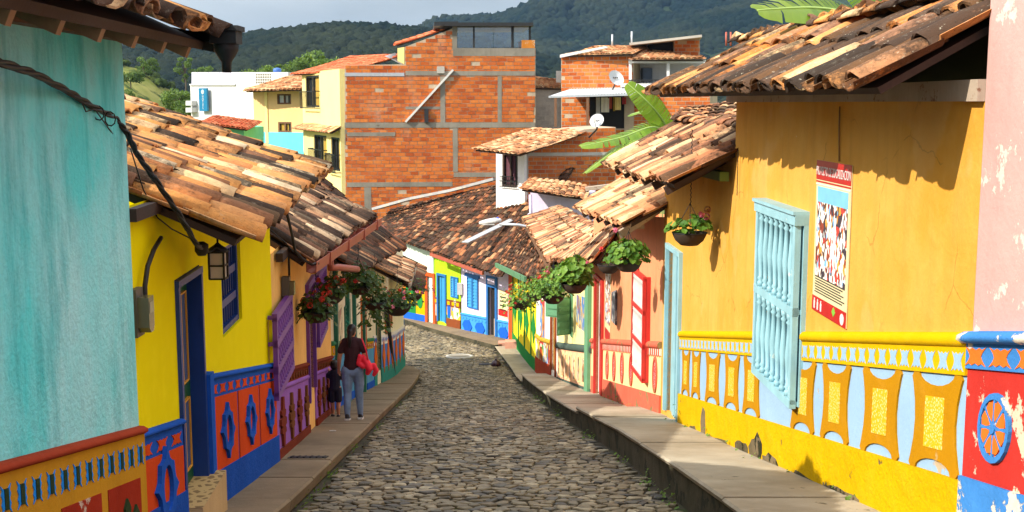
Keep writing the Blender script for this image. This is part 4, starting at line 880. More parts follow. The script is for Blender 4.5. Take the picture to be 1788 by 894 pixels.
for a0, a1, hh, nb, npn in ((0.0, hd[0] - .01, hAl, 3, 1), (hd[1] + .14, wy.L, hA, 10, 3)):
    moulding(wy, a0, a1, hh - .05, hh, .05, BLUS, yh); Sl('dado', wy, band(wy, a0, a1, hPl - .02, hh - .045), 0, .02, BLUS, yh)
    for i in range(nb):
        a = lerp(a0, a1, (i + .5) / nb); motif('cutout', wy, star4((a1 - a0) / nb * .72, .085), a, hh - .135, .015, .026, ORG, yh)
    for i in range(npn):
        x0, x1 = lerp(a0, a1, i / npn) + .035, lerp(a0, a1, (i + 1) / npn) - .035; o = Sl('dado_panel', wy, band(wy, x0, x1, hPl, hh - .2), .015, .03, ORG, yh); a = (x0 + x1) / 2; rx = min(.2, (x1 - x0) * .27); rz = (hh - .2 - hPl) * .31; hc_ = (hPl + hh - .2) / 2
        if npn == 1: rx, rz, hc_ = .21, .23, hh - .44
        ringslab(MB(), wy, shear(wy, spiky(rx, rz, 4), a, hc_), shear(wy, circ(rx * .6, 24, rz * .7), a, hc_), .026, .06).build('wreath', BLUS, o)
    Sl('plinth', wy, band(wy, a0, a1, -1.2, hPl, 4), 0, .045, BLU, yh)
E0 = P(440, 424, 7.75); E1 = P(576, 300, 13.2); R0 = Vector((-4.7, 7.05, 2.15)); R1 = P(214, 178, 13.3)
roof(yh, E0, E1, R0, R1, T_SUN, w=.235, row=.4, nobj=290, seed=22, jit=1.25, sag=.06)
rafters(yh, E0, E1, R0, R1, 8, .06, .07, .1, f1=.5, f0=.12); MB().bar(wy.pt(.0, .97, .05), wy.pt(wy.L, .98, .05), .06, .08).build('wall_beam', WOOD_DK, yh)
# door step
TILEST = lace('patterned_tile', C(196, 164, 110), C(110, 84, 56), 14)
a0, a1 = hd[0] + .02, hd[1] + .1; o = Sl('door_step', wy, [(a0, hd[2] - .7), (a1, hd[2] - .7), (a1, hd[2] + .002), (a0, hd[2] + .002)], -.28, .14, plaster('stone_step', C(190, 160, 116, 1.1), .8), None); tag(o, 'marble-look door step below the blue door of the yellow house', 'step')
MB().add([wy.pt(a0, hd[2] + .006, -.28), wy.pt(a1, hd[2] + .006, -.28), wy.pt(a1, hd[2] + .006, .14), wy.pt(a0, hd[2] + .006, .14)], [(0, 1, 2, 3)]).build('tread', TILEST, o)
# electricity meter
PLAS = plain('meter_plastic', C(120, 112, 84, .8), .2); MGR = plain('meter_grey', (.1, .095, .08, 1), .5)
a, z = wy.hit(262, 545, .1); mt = thing('electricity_meter', 'grey electricity meter with clear cover on the yellow wall', 'meter', wy.pt(a, z))
mz = .16; MB().box(wy.pt(a, z, .02), .04, .14, mz * 1.9, None).build('back_plate', MGR, mt)
bm = MB(); slab(bm, wy, [(a - .06, z - .09), (a - .025, z - .125), (a + .04, z - .125), (a + .06, z - .09), (a + .06, z + .1), (a - .06, z + .1)], .03, .11); bm.build('cover', PLAS, mt); Sl('dial', wy, [(a - .05, z - .0), (a + .05, z), (a + .045, z + .07), (a - .045, z + .07)], .105, .114, glassmat('meter_window', (.25, .22, .14, 1), .15), mt)
pts = [wy.pt(*wy.hit(u, v), .05) for u, v in ((268, 415), (255, 436), (244, 465), (239, 500), (240, 540), (249, 562))]; MB().tube(pts, .016, 6).build('conduit', RUBBER, mt)
# lantern
a, z = wy.hit(381, 458, .25); ln = thing('wall_lantern', 'dark framed lantern with frosted panes under the yellow house eave', 'lantern', wy.pt(a, z, .25))
p = wy.pt(a, z - .02, .25); FROST = plain('frosted_glass', C(220, 205, 185, .9), .35)
for i in (-1, 1):
    for j in (-1, 1): MB().bar(p + Vector((i * .055, j * .055, -.1)), p + Vector((i * .055, j * .055, .1)), .014, .014).build('corner_bar', IRON, ln)
MB().box(p, .096, .096, .19).build('pane', FROST, ln)
for z_ in (-.1, .0, .1): ringm = MB(); [ringm.bar(p + Vector(q0), p + Vector(q1), .012, .012) for q0, q1 in (((-.055, -.055, z_), (.055, -.055, z_)), ((.055, -.055, z_), (.055, .055, z_)), ((.055, .055, z_), (-.055, .055, z_)), ((-.055, .055, z_), (-.055, -.055, z_)))]; ringm.build('band', IRON, ln)
MB().lathe([(.085, .1), (.075, .12), (.03, .15), (.008, .17), (.008, .24)], 8, p).build('cap', IRON, ln)
# ------------------------------------------------------------------ PURPLE HOUSE
wp = W(-2.66, 12.503, -3.3, 20.5)
PEA = plaster('apricot_plaster', C(234, 180, 104, 1.15), .9, streak=.2); PUR = plaster('lilac_dado', C(140, 92, 168, 1.2), .85); PURW = paint('purple_wood', C(104, 58, 140, 1.2), .5); MAR = plaster('maroon_relief', C(116, 50, 34, 1.1), .8); OCB = plaster('ochre_relief', C(112, 66, 34, 1.0), .85)
ph_ = house('purple_house', 'apricot house with purple turned window grille and lilac dado', wp)
qw = wp.rect(485, 513, 540, 688, 522, 648, d=.1); hwp = (min(qw[:2]) + .08, max(qw[:2]) - .08, (qw[2] + qw[4]) / 2 + .08, (qw[3] + qw[5]) / 2 - .06)
qd = wp.rect(536, 546, 500, 700, 490, 690); qw2 = wp.rect(560, 574, 476, 596, 466, 580, d=.12)
wallmesh(wp, 0, wp.L, -7, 0, -.05, [hwp, hole(qd)], depth=3).build('wall', PEA, ph_)
Sl('room_shade_panel', wp, [(hwp[0] - .1, hwp[2] - .1), (hwp[1] + .1, hwp[2] - .1), (hwp[1] + .1, hwp[3] + .1), (hwp[0] - .1, hwp[3] + .1)], -.3, -.27, SHADE_IN, ph_)  # dark sheet painted as room shade behind the purple grille
grille_window(ph_, wp, qw, PURW, .1, 9, 3, .036, fw=.085, cap=False); grille_window(ph_, wp, qw2, PURW, .1, 7, 2, .036, fw=.085, cap=False)
plank_door(ph_, wp, qd, PURW, PURW, 3, .09, .08, stripes=[OCB, PURW, OCB])
hA = (wp.sh(485, 690)[1] + wp.sh(530, 640)[1] + wp.sh(570, 590)[1]) / 3
hT = hA; hd = hole(qd)
for a0, a1 in ((0, hd[0] - .1), (hd[1] + .1, wp.L)):
    moulding(wp, a0, a1, hT - .06, hT, .05, MAR, ph_); Sl('frieze', wp, band(wp, a0, a1, hT - .19, hT - .05), 0, .02, MAR, ph_); moulding(wp, a0, a1, hT - .25, hT - .18, .04, PUR, ph_, 'rail')
    Sl('dado', wp, band(wp, a0, a1, .24, hT - .24), 0, .02, PUR, ph_); Sl('plinth', wp, band(wp, a0, a1, -1.2, .26, 4), 0, .04, MAR, ph_)
    n = max(2, round((a1 - a0) / .95))
    for i in range(n):
        a = lerp(a0, a1, (i + .5) / n); hc = (.24 + hT - .24) / 2 - .02; k = (hT - .24 - .24) * .42
        pl = [(-.03, -1), (.03, -1), (.05, -.5), (.1, -.45), (.1, -.3), (.06, -.2), (.13, -.12), (.13, .12), (.06, .2), (.1, .3), (.1, .45), (.05, .5), (.03, 1), (-.03, 1), (-.05, .5), (-.1, .45), (-.1, .3), (-.06, .2), (-.13, .12), (-.13, -.12), (-.06, -.2), (-.1, -.3), (-.1, -.45), (-.05, -.5)]
        motif('cross_ornament', wp, [(x * 1.9, z * k) for x, z in pl], a, hc, .018, .05, OCB if i % 2 else MAR, ph_)
    for i in range(max(2, round((a1 - a0) / .3))):
        m_ = max(2, round((a1 - a0) / .3)); motif('stud', wp, circ(.04, 8), lerp(a0, a1, (i + .5) / m_), hT - .12, .018, .035, OCB, ph_)
E0 = P(540, 459, 13.55); E1 = P(655, 383, 19.3); R0 = E0 + (P(450, 400, 13.3) - E0) * 3.4; R1 = E1 + (P(541, 320, 19.5) - E1) * 2.1
roof(ph_, E0, E1, R0, R1, T_BRN, w=.215, row=.36, nobj=290, seed=23, jit=1.4, sag=.05); rafters(ph_, E0, E1, R0, R1, 9, .07, .09, .1, f1=.4)
MB().bar(wp.pt(.3, -.08, .06), wp.pt(wp.L, -.12, .06), .08, .1).build('wall_beam', WOOD_DK, ph_)
gt = thing('red_gutter', 'rust red metal gutter along the purple house eave', 'gutter', E0)
g = MB(); ya = (E1 - E0).normalized(); xa = ya.cross(Vector((0, 0, 1))).normalized()
prof = [(-.06, .06), (-.06, -.05), (.0, -.075), (.06, -.06), (.075, .07), (.065, .07), (.05, -.05), (0, -.062), (-.05, -.04), (-.05, .06)]
c0, c1 = E0 + xa * .03 + Vector((0, 0, -.05)) - ya * .05, E1 + xa * .03 + Vector((0, 0, -.05)) + ya * .1
if xa.x < 0: prof = [(-x, z) for x, z in prof]
vs = [c + xa * x + Vector((0, 0, z)) for c in (c0, c1) for x, z in prof]; k = len(prof); g.add(vs, [(i, (i + 1) % k, k + (i + 1) % k, k + i) for i in range(k)] + [tuple(range(k)), tuple(range(k, 2 * k))]); g.build('trough', RUST, gt)
q0 = c0.lerp(c1, .1); MB().tube([c0.lerp(c1, .22) + Vector((0, 0, -.05)), c0.lerp(c1, .22) + Vector((0, 0, -.18)), P(590, 460, 15.0) + Vector((0, 0, -.05)), P(624, 470, 16.2)], .045, 8).build('downpipe', RUST, gt)
for f in (.15, .4, .65, .9): MB().box(c0.lerp(c1, f) + Vector((0, 0, -.0)), .17, .03, .17).build('bracket', RUST, gt)
a, z = wp.hit(513, 500, .15); o = MB().box(wp.pt(a, z, .06), .09, .1, .24).build('meter_box', MGR, None); tag(o, 'grey electrical box under the purple house eave', 'meter'); MB().box(wp.pt(a, z - .02, .13), .06, .08, .16).build('cover', PLAS, o); MB().tube([wp.pt(a, z + .13, .1), wp.pt(a, z + .5, .1)], .015).build('conduit', RUBBER, o)
# ------------------------------------------------------------------ GREEN AND WHITE HOUSE
wg = W(-3.3, 20.503, -3.65, 29.5)
OFFW = plaster('offwhite_plaster', C(226, 216, 186, 1.15), .9); TGR = paint('bottle_green_wood', C(40, 110, 92, 1.1), .5); GRT = plaster('green_trim', C(60, 130, 96, 1.1), .85); LBL = plaster('light_blue_dado', C(80, 140, 176, 1.15), .85); ORD = paint('orange_brown_wood', C(196, 100, 40, 1.15), .55)
gh = house('green_trim_house', 'off-white house with bottle green doors behind the woman', wg)
holes = []; qa = wg.rect(601, 610, 530, 600, 526, 592); qb = wg.rect(631, 638, 520, 660, 517, 655); qc = wg.rect(618, 625, 500, 600, 498, 596)
wallmesh(wg, 0, wg.L, -9, -1.2, -1.75, [hole(qa), hole(qb)], depth=3).build('wall', OFFW, gh)
panel_door(gh, wg, qb, ORD, ORD, TGR, ORD, .1, .1); shutters(gh, wg, qa, TGR, .03, 8)
hA = (wg.sh(590, 625)[1] + wg.sh(640, 580)[1]) / 2; db = sorted(hole(qb)[:2])
for a0, a1 in ((0, db[0] - .12), (db[1] + .12, wg.L)):
    moulding(wg, a0, a1, hA, hA + .09, .05, GRT, gh); Sl('frieze', wg, band(wg, a0, a1, hA - .18, hA), 0, .02, YELS, gh); Sl('dado', wg, band(wg, a0, a1, .3, hA - .17), 0, .015, LBL, gh); Sl('plinth', wg, band(wg, a0, a1, -1, .32, 3), 0, .03, BLUS, gh)
    n = max(2, round((a1 - a0) / .35))
    for i in range(n): motif('diamond', wg, diamond(.2, .13), lerp(a0, a1, (i + .5) / n), hA - .09, .018, .03, PRED, gh)
for u in (579, 600, 612, 628): a = wg.hit(u + 4, 560)[0]; Sl('green_post', wg, [(a - .07, -7), (a + .07, -7), (a + .07, -1.3), (a - .07, -1.3)], 0, .08, TGR, gh)
q = wg.rect(587, 597, 535, 620, 530, 610); o = Sl('wall_poster', wg, rectpoly(q), .004, .015, BEIGE, None); tag(o, 'pale poster on the off-white wall left of the woman', 'poster'); a, b = sorted(q[:2]); Sl('print', wg, [(a + .08, q[2] + .15), (b - .08, q[2] + .15), (b - .08, q[3] - .15), (a + .08, q[3] - .15)], .015, .019, collage('poster_print', 4., [C(*c) for c in ((200, 180, 140), (150, 70, 60), (220, 205, 170), (120, 120, 100))], 6), o)
E0 = P(628, 476, 20.2); E1 = P(706, 434, 27.6); R0 = E0 + (P(585, 452, 20.0) - E0) * 4; R1 = E1 + (P(657, 392, 27.7) - E1) * 3.4
roof(gh, E0, E1, R0, R1, T_DARK, w=.22, row=.38, nobj=280, seed=24, jit=1.5); rafters(gh, E0, E1, R0, R1, 8, .07, .09, .1, f1=.4)
o = MB().bar(E1 + Vector((.03, .02, -.04)), E1 + (R1 - E1) * .3 + Vector((.03, .02, 0)), .06, .12).build('verge_gutter', RUST, gh)
# ------------------------------------------------------------------ LAST HOUSE ON THE LEFT
wl = W(-3.65, 29.503, -3.5, 36.4)
TEALD = plaster('sea_green_dado', C(50, 130, 120, 1.15), .85); CBL = plaster('steel_blue_dado', C(70, 120, 190, 1.15), .85)
lh = house('diamond_dado_house', 'last shaded house on the left with orange diamonds on blue dado', wl)
qd = wl.rect(657, 663, 520, 655, 518, 650); qv = wl.rect(672, 683, 515, 575, 513, 572)
wallmesh(wl, 0, wl.L, -9, -2.6, -2.75, [hole(qd), hole(qv)], depth=4).build('wall', OFFW, lh)
panel_door(lh, wl, qd, DGR, ORD, TGR, ORD, .08, .1); hv = hole(qv); Sl('room_shade_panel', wl, [(hv[0], hv[2]), (hv[1], hv[2]), (hv[1], hv[3]), (hv[0], hv[3])], -.29, -.26, SHADE_IN, lh)  # window backed by a black sheet painted as shade
vf = ringslab(MB(), wl, [(hv[0] - .06, hv[2] - .06), (hv[1] + .06, hv[2] - .06), (hv[1] + .06, hv[3] + .06), (hv[0] - .06, hv[3] + .06)], [(hv[0], hv[2]), (hv[1], hv[2]), (hv[1], hv[3]), (hv[0], hv[3])], -.05, .03).build('window_frame', ORD, lh)
for k in range(7): x = lerp(hv[0], hv[1], (k + .5) / 7); MB().bar(wl.pt(x, hv[2], -.03), wl.pt(x, hv[3], -.03), .03, .03, wl.n).build('bar', ORD, vf)
db = sorted(hole(qd)[:2]); hA = wl.sh(685, 595)[1]
for a0, a1 in ((0, db[0] - .1), (db[1] + .1, wl.L + .05)):
    Sl('frieze', wl, band(wl, a0, a1, hA - .02, hA + .25, 3), 0, .025, WHT, lh); Sl('dado', wl, band(wl, a0, a1, .55, hA, 3), 0, .02, CBL, lh); Sl('plinth', wl, band(wl, a0, a1, -1, .57, 3), 0, .035, TEALD, lh)
    n = max(1, round((a1 - a0) / .9))
    for i in range(n):
        a = lerp(a0, a1, (i + .5) / n); motif('diamond', wl, diamond(.5, .95), a, (.55 + hA) / 2, .018, .045, PORG, lh)
    for i in range(n * 3): motif('bird_mark', wl, diamond(.14, .14), lerp(a0, a1, (i + .5) / (n * 3)), hA + .12, .02, .035, BLUS, lh)
Sl('side_dado', wl, [(wl.L - .01, -8), (wl.L + .05, -8), (wl.L + .05, -5.3), (wl.L - .01, -5.3)], -3.9, .01, CBL, lh)
E0 = P(712, 498, 28.4); E1 = P(724, 464, 33); R0 = E0 + (P(664, 472, 28.3) - E0) * 3; R1 = E1 + (P(672, 440, 33.1) - E1) * 3
roof(lh, E0, E1, R0, R1, T_OLD, w=.22, row=.38, nobj=150, seed=25, jit=1.5); MB().bar(E0 + Vector((.04, 0, -.03)), E1 + Vector((.04, 0, -.03)), .05, .14).build('fascia', WOOD_PALE, lh)
E0 = P(738, 512, 33.4); E1 = P(742, 470, 38); R0 = E0 + (P(700, 492, 33.3) - E0) * 3; R1 = E1 + (P(708, 452, 38) - E1) * 3
roof(lh, E0, E1, R0, R1, T_DARK, w=.22, row=.38, nobj=140, seed=26, jit=1.5)
pz = G(688, 655, .15); o = MB().tube([pz + Vector((-.0, 0, -.1)), P(672, 520, 31.5)], .07, 8).build('leaning_post', BLACK); tag(o, 'dark leaning post at the kerb before the last left house', 'post')
# ------------------------------------------------------------------ FAR ROW AT THE BEND
def fx(k): return (0.0 - .593 * k, 42.05 + .805 * k)
FW = W(*fx(-.6), *fx(18)); FOFF = .6
def fw_hole(q): return hole(q)
LIL = plaster('lilac_plaster', C(226, 214, 238, .9), .94, streak=.08); LIME = plaster('lime_plaster', C(170, 214, 40, .9), .92, streak=.08); MINT = plaster('mint_white_plaster', C(220, 236, 218, .9), .94); AZ = plaster('azure_dado', C(70, 150, 226, .9), .9); AZD = plaster('azure_relief', C(34, 96, 196, .9), .9); BLW = paint('blue_wood', C(40, 110, 180, .9), .5); BLL = paint('bright_blue_wood', C(60, 150, 206, .9), .5); ORP = paint('orange_paint', C(206, 84, 30, .95), .5)
def fs(u, v=540): return FW.hit(u, v)[0]
def seg(name, label, u0, u1, mat, holes, zt=-4.05):
    a, b = fs(u1), fs(u0)
    h = thing(name, label, 'house', FW.pt((a + b) / 2, FW.base((a + b) / 2))); wallmesh(FW, min(a, b) + .002, max(a, b) - .002, -10, zt, zt, holes, depth=2.5).build('wall', mat, h); return h, min(a, b) + .004, max(a, b) - .004
# lilac
qd = FW.rect(854, 866, 500, 594, 503, 598); qw = FW.rect(817, 836, 482, 535, 486, 542)
li, a0, a1 = seg('lilac_house', 'lilac house at the bend with blue shutters and azure diamond dado', 806, 891, LIL, [hole(qd), hole(qw)])
hd = hole(qd); f = MB(); fw = .12
for x in (hd[0] - fw, hd[1]): slab(f, FW, [(x, hd[2]), (x + fw, hd[2]), (x + fw, hd[3]), (x, hd[3])], -.05, .06)
slab(f, FW, [(hd[0] - fw, hd[3]), (hd[1] + fw, hd[3]), (hd[1] + fw, hd[3] + .42), (hd[0] - fw, hd[3] + .42)], -.05, .063); d = f.build('door', BLW, li)
for k in range(6): x = lerp(hd[0], hd[1], (k + .5) / 6); Sl('lattice_bar', FW, [(x - .04, hd[3] + .12), (x + .04, hd[3] + .12), (x + .04, hd[3] + .34), (x - .04, hd[3] + .34)], .06, .075, LIL, d)
Sl('leaf', FW, [(hd[0], hd[2]), (hd[1] - .0, hd[2]), (hd[1], hd[3]), (hd[0], hd[3])], -.12, -.1, SHADE_IN, d); Sl('half_leaf', FW, [(hd[0], hd[2]), (lerp(*hd[:2], .45), hd[2]), (lerp(*hd[:2], .45), lerp(hd[2], hd[3], .42)), (hd[0], lerp(hd[2], hd[3], .42))], -.1, -.05, WOOD_PALE, d)  # full-height 'leaf' is a black sheet painted as the doorway's shade
shutters(li, FW, qw, BLW, .06, 9, panemat=BLL); q_ = hole(qw); Sl('window_frame', FW, [(q_[0] - .1, q_[3]), (q_[1] + .1, q_[3]), (q_[1] + .1, q_[3] + .12), (q_[0] - .1, q_[3] + .12)], 0, .1, BLW, li)
hA = (FW.sh(830, 548)[1] + FW.sh(880, 562)[1]) / 2; hP = hA - .8
for x0, x1 in ((a0, hd[0] - .13), (hd[1] + .13, a1)):
    moulding(FW, x0, x1, hA - .1, hA, .06, AZ, li); Sl('dado', FW, band(FW, x0, x1, hP, hA - .09, 3), 0, .02, AZ, li); Sl('plinth', FW, band(FW, x0, x1, -1.5, hP + .02, 3), 0, .04, AZD, li)
    n = max(1, round((x1 - x0) / .95))
    for i in range(n): motif('diamond', FW, [(-.34, -.03), (-.2, -.2), (.12, -.25), (.34, .02), (.2, .2), (-.12, .24)], lerp(x0, x1, (i + .5) / n), (hA + hP) / 2 - .08, .018, .05, AZD, li)
    for i in range(n * 4): motif('tooth', FW, diamond(.16, .14), lerp(x0, x1, (i + .5) / (n * 4)), hA - .18, .018, .035, BLL, li)
q = FW.rect(871, 887, 505, 550, 510, 558); o = Sl('wall_poster', FW, rectpoly(q), .004, .02, BEIGE, None); tag(o, 'beige poster with red foot right of the far blue door', 'poster'); a, b = sorted(q[:2]); Sl('footer', FW, [(a, q[2]), (b, q[2]), (b, q[2] + .25), (a, q[2] + .25)], .02, .024, PRED2, o)
for k in range(4): Sl('text_line', FW, [(a + .1, q[3] - .3 - k * .16), (b - .1, q[3] - .3 - k * .16), (b - .1, q[3] - .24 - k * .16), (a + .1, q[3] - .24 - k * .16)], .02, .024, INK, o)
a = fs(894); Sl('corner_post', FW, [(a - .12, -9), (a + .12, -9), (a + .12, -4.3), (a - .12, -4.3)], 0, .08, ORP, li)
# lime
qd = FW.rect(766, 778, 480, 560, 484, 564); qw = FW.rect(788, 801, 482, 517, 485, 522)
lm, a0, a1 = seg('lime_house', 'lime green house with bright blue door and painted farm scene', 759, 804.5, LIME, [hole(qd), hole(qw)])
plank_door(lm, FW, qd, BLW, BLL, 4, .09, .06); shutters(lm, FW, qw, BLW, .05, 8, panemat=BLL); hd = hole(qd)
hA = (FW.sh(795, 527)[1] + FW.sh(762, 517)[1]) / 2; BRN = plaster('brown_base', C(130, 70, 40, .9), .85); FARM = collage('farm_print', 6., [C(*c) for c in ((210, 170, 50), (190, 140, 40), (230, 225, 215), (90, 140, 60), (60, 120, 180), (200, 150, 60))], 3)
for x0, x1 in ((a0, hd[0] - .1), (hd[1] + .1, a1)):
    Sl('frieze', FW, band(FW, x0, x1, hA - .28, hA, 2), 0, .03, BRN, lm); Sl('dado', FW, band(FW, x0, x1, .5, hA - .27, 2), 0, .02, FARM, lm); Sl('plinth', FW, band(FW, x0, x1, -1.5, .52, 2), 0, .04, BRN, lm); n = max(1, round((x1 - x0) / .3))
    for i in range(n): motif('tile_mark', FW, [(-.09, -.07), (.09, -.07), (.09, .07), (-.09, .07)], lerp(x0, x1, (i + .5) / n), hA - .14, .028, .04, YELS, lm)
    ax_ = (x0 + x1) / 2; k = min(1, (x1 - x0) / 1.2)
    motif('painted_figure', FW, [(-.12 * k, -.4), (.1 * k, -.4), (.14 * k, 0), (.05 * k, .1), (.1 * k, .3), (0, .4), (-.1 * k, .3), (-.06 * k, .1), (-.15 * k, 0)], ax_ - .15 * k, .95, .018, .03, WHITE, lm); motif('painted_figure', FW, [(0, -.35), (.25 * k, -.35), (.28 * k, .1), (.12 * k, .35), (-.02 * k, .1)], ax_ + .25 * k, .9, .018, .03, AZD, lm)
o = FW.hit(806, 504); tag(MB().box(FW.pt(o[0], o[1], .08), .2, .2, .45).build('fuse_box', WHITE), 'white fuse box between the lime and lilac houses', 'box')
# white with orange door
qd = FW.rect(747, 757, 482, 564, 484, 568)
fw_, a0, a1 = seg('mint_house', 'far white house with orange framed door at the street bend', 600, 757.5, MINT, [hole(qd)], -3.9)
d = plank_door(fw_, FW, qd, ORP, WHITE, 3, .16, .06); x1 = max(qd[:2]) + .18
Sl('plinth', FW, band(FW, x1, a1, -1.5, .45, 5), 0, .04, AZD, fw_)
for i, (c, wd_) in enumerate(((YELS, .75), (LGRN, .8), (PORG, .8), (SKYB, .9), (PRED, .8), (YELS, 1.5))):
    Sl('painted_panel', FW, band(FW, x1, x1 + wd_ - .03, .44, 1.55, 2), 0, .03, c, fw_); motif('ring', FW, circ(.22, 12, .3), x1 + wd_ / 2, 1., .025, .045, [LGRN, YELS][i % 2], fw_); x1 += wd_
Sl('step', FW, [(min(qd[:2]) - .2, qd[2] - .6), (max(qd[:2]) + .2, qd[2] - .6), (max(qd[:2]) + .2, qd[2] - .02), (min(qd[:2]) - .2, qd[2] - .02)], 0, .35, WHT, fw_)
# the big roof over the row
E0 = P(874, 484, 41.3); E1 = P(640, 400, 50.8); R0 = P(1000, 296, 46.2); R1 = P(688, 366, 55.5)
fr = thing('row_roof', 'long weathered clay tile roof over the far row of houses', 'roof', (E0 + E1) / 2)
roof(fr, E0, E1, R0, R1, T_DARK, w=.22, row=.37, nobj=300, seed=31, jit=1.3, sag=.08)
MB().bar(E0.lerp(E1, .1) + Vector((-.05, -.05, -.06)), E0.lerp(E1, .46) + Vector((-.05, -.05, -.06)), .08, .13).build('gutter', RUST, fr)
o = MB().bar(P(812, 427, 42.6) + Vector((0, 0, .08)), P(918, 376, 46.2) + Vector((0, 0, .1)), .3, .03).build('roof_flashing', GALV); tag(o, 'long strip of grey metal flashing on the big tile roof', 'flashing')
o = MB(); pr = [P(u, v, t) for u, v, t in ((655, 368, 54.5), (720, 350, 53), (790, 336, 51.6), (866, 316, 50.2))]
for p0, p1 in zip(pr, pr[1:]): o.bar(p0 + Vector((0, 0, .1)), p1 + Vector((0, 0, .1)), .45, .12)
tag(o.build('ridge_capping', plaster('pale_mortar', (.4, .4, .4, 1), .7, chip=.2)), 'pale grey mortar capping along the top of the big tile roof', 'capping')
# street lamp
sl_ = thing('street_lamp', 'white cobra head street lamp over the tile roofs', 'lamp', P(915, 392, 38))
MB().tube([P(950, 402, 38.2), P(905, 393, 38), P(872, 391, 38)], .05, 8).build('arm', GALV, sl_)
m = MB(); c = P(856, 387, 38); m.lathe([(.02, -.38), (.06, -.34), (.1, -.1), (.11, .15), (.07, .34), (.02, .38)], 10, c, Matrix.Rotation(R(82), 3, 'Y')).build('head', WHITE, sl_); MB().box(c + Vector((-.06, 0, -.08)), .4, .14, .05).build('lens', plain('lamp_lens', C(200, 200, 196), .3), sl_)
MB().lathe([(.04, 0), (.045, .06), (.0, .08)], 8, c + Vector((.25, 0, .08))).build('photocell', plain('blue_plastic', C(40, 80, 190), .4), sl_)
# ------------------------------------------------------------------ BRICK TOWER HOUSE behind the row
def poly_in(pt, poly):
    x, y = pt; c = False; n = len(poly)
    for i in range(n):
        (x0, y0), (x1, y1) = poly[i], poly[(i + 1) % n]
        if (y0 > y) != (y1 > y) and x < (x1 - x0) * (y - y0) / (y1 - y0) + x0: c = not c
    return c
BRK = MB().box((0, 0, 0), 1, 1, 1)
_bm = {}
def brickwork(par, w, outline, bands, bl=.42, bh=.19, gap=.028, d=.02, nobj=300, seed=1, mat=BRICK):
    """running-bond bricks inside the outline (s,z), leaving the band rectangles free"""
    rg = random.Random(seed); zs_ = [z for a, z in outline]; as_ = [a for a, z in outline]; its = []
    z = min(zs_); r = 0
    while z < max(zs_):
        a = min(as_) - (bl / 2 if r % 2 else 0)
        while a < max(as_):
            l = bl * rg.uniform(.93, 1.05); c = (a + l / 2, z + bh / 2)
            lo_, hi_ = a, a + l; ok = lambda x: poly_in((x, z + .02), outline) and poly_in((x, z + bh - .03), outline)
            while lo_ < hi_ and not ok(lo_ + .01): lo_ += .04
            while hi_ > lo_ and not ok(hi_ - .01): hi_ -= .04
            if hi_ - lo_ > .09 and rg.random() > .012:
                if not any(x0 - .02 < lo_ and hi_ < x1 + .02 and y0 - .02 < z and z + bh < y1 + .02 for x0, x1, y0, y1 in bands): its.append(((lo_ + hi_) / 2, c[1], hi_ - lo_ - gap, bh - gap))
            a += l
        z += bh; r += 1
    if mat.name not in _bm: m = BRK.mesh('brick'); m.materials.append(mat); _bm[mat.name] = m
    ins = []
    for a, z, l, h in its:
        dd = d * rg.uniform(.5, 1.3); M = Matrix((w.t, w.n, Vector((0, 0, 1)))).transposed().to_4x4() @ Matrix.Rotation(rg.uniform(-.012, .012), 4, 'Y') @ Matrix.Diagonal((l, .12, h, 1)); M.translation = w.pt(a, z, dd - .06); ins.append(M)
    ins.sort(key=lambda M: (M.translation - CAMP).length)
    for M in ins[:nobj]: obj('brick', _bm[mat.name], None, par, M)
    if ins[nobj:]: join_inst('brick_courses', [(BRK, M) for M in ins[nobj:]], mat, par)
def pxpoly(w, pts, d=0.): return [w.hit(u, v, d) for u, v in pts]
def pxrect(w, u0, v0, u1, v1, d=0.):
    p = [w.hit(u, v, d) for u, v in ((u0, v0), (u1, v0), (u1, v1), (u0, v1))]; return (min(x[0] for x in p), max(x[0] for x in p), (p[2][1] + p[3][1]) / 2, (p[0][1] + p[1][1]) / 2)
def rp(r): return [(r[0], r[2]), (r[1], r[2]), (r[1], r[3]), (r[0], r[3])]
A = P(602, 300, 58); B = P(935, 300, 58.8); wb = W(A.x, A.y, B.x, B.y, False)
bt = thing('brick_tower_house', 'tall orange brick house with glazed roof terrace behind the row', 'house', wb.pt(wb.L / 2, -9))
out = pxpoly(wb, [(602, 420), (935, 420), (935, 84), (790, 84), (790, 50), (707, 82), (707, 112), (602, 114)])
m = MB(); slab(m, wb, out, -7, -.0); m.build('wall', MORTAR, bt)
bands = []
def bandpx(u0, v0, u1, v1, mat=CONC, d=.035):
    r = pxrect(wb, u0, v0, u1, v1); bands.append(r); Sl('concrete_band', wb, rp(r), -.02, d, mat, bt)
bandpx(602, 127, 706, 133, plaster('blue_grey_band', (.36, .38, .42, 1), .85)); bandpx(708, 124, 934, 132); bandpx(602, 214, 934, 223); bandpx(606, 231, 690, 238)
bandpx(606, 318, 790, 326); bandpx(792, 301, 868, 309)
for u0, v0, u1, v1 in ((769, 133, 777, 214), (869, 133, 876, 214), (791, 224, 799, 300), (637, 327, 648, 400)): bandpx(u0, v0, u1, v1, CONC, .03)
bandpx(791, 84, 934, 98, CONC, .03); bandpx(708, 186, 768, 191, CONC, .028)
brickwork(bt, wb, [(a + .02 if i in (0, 6, 7) else a, z) for i, (a, z) in enumerate(out)], bands, seed=41)
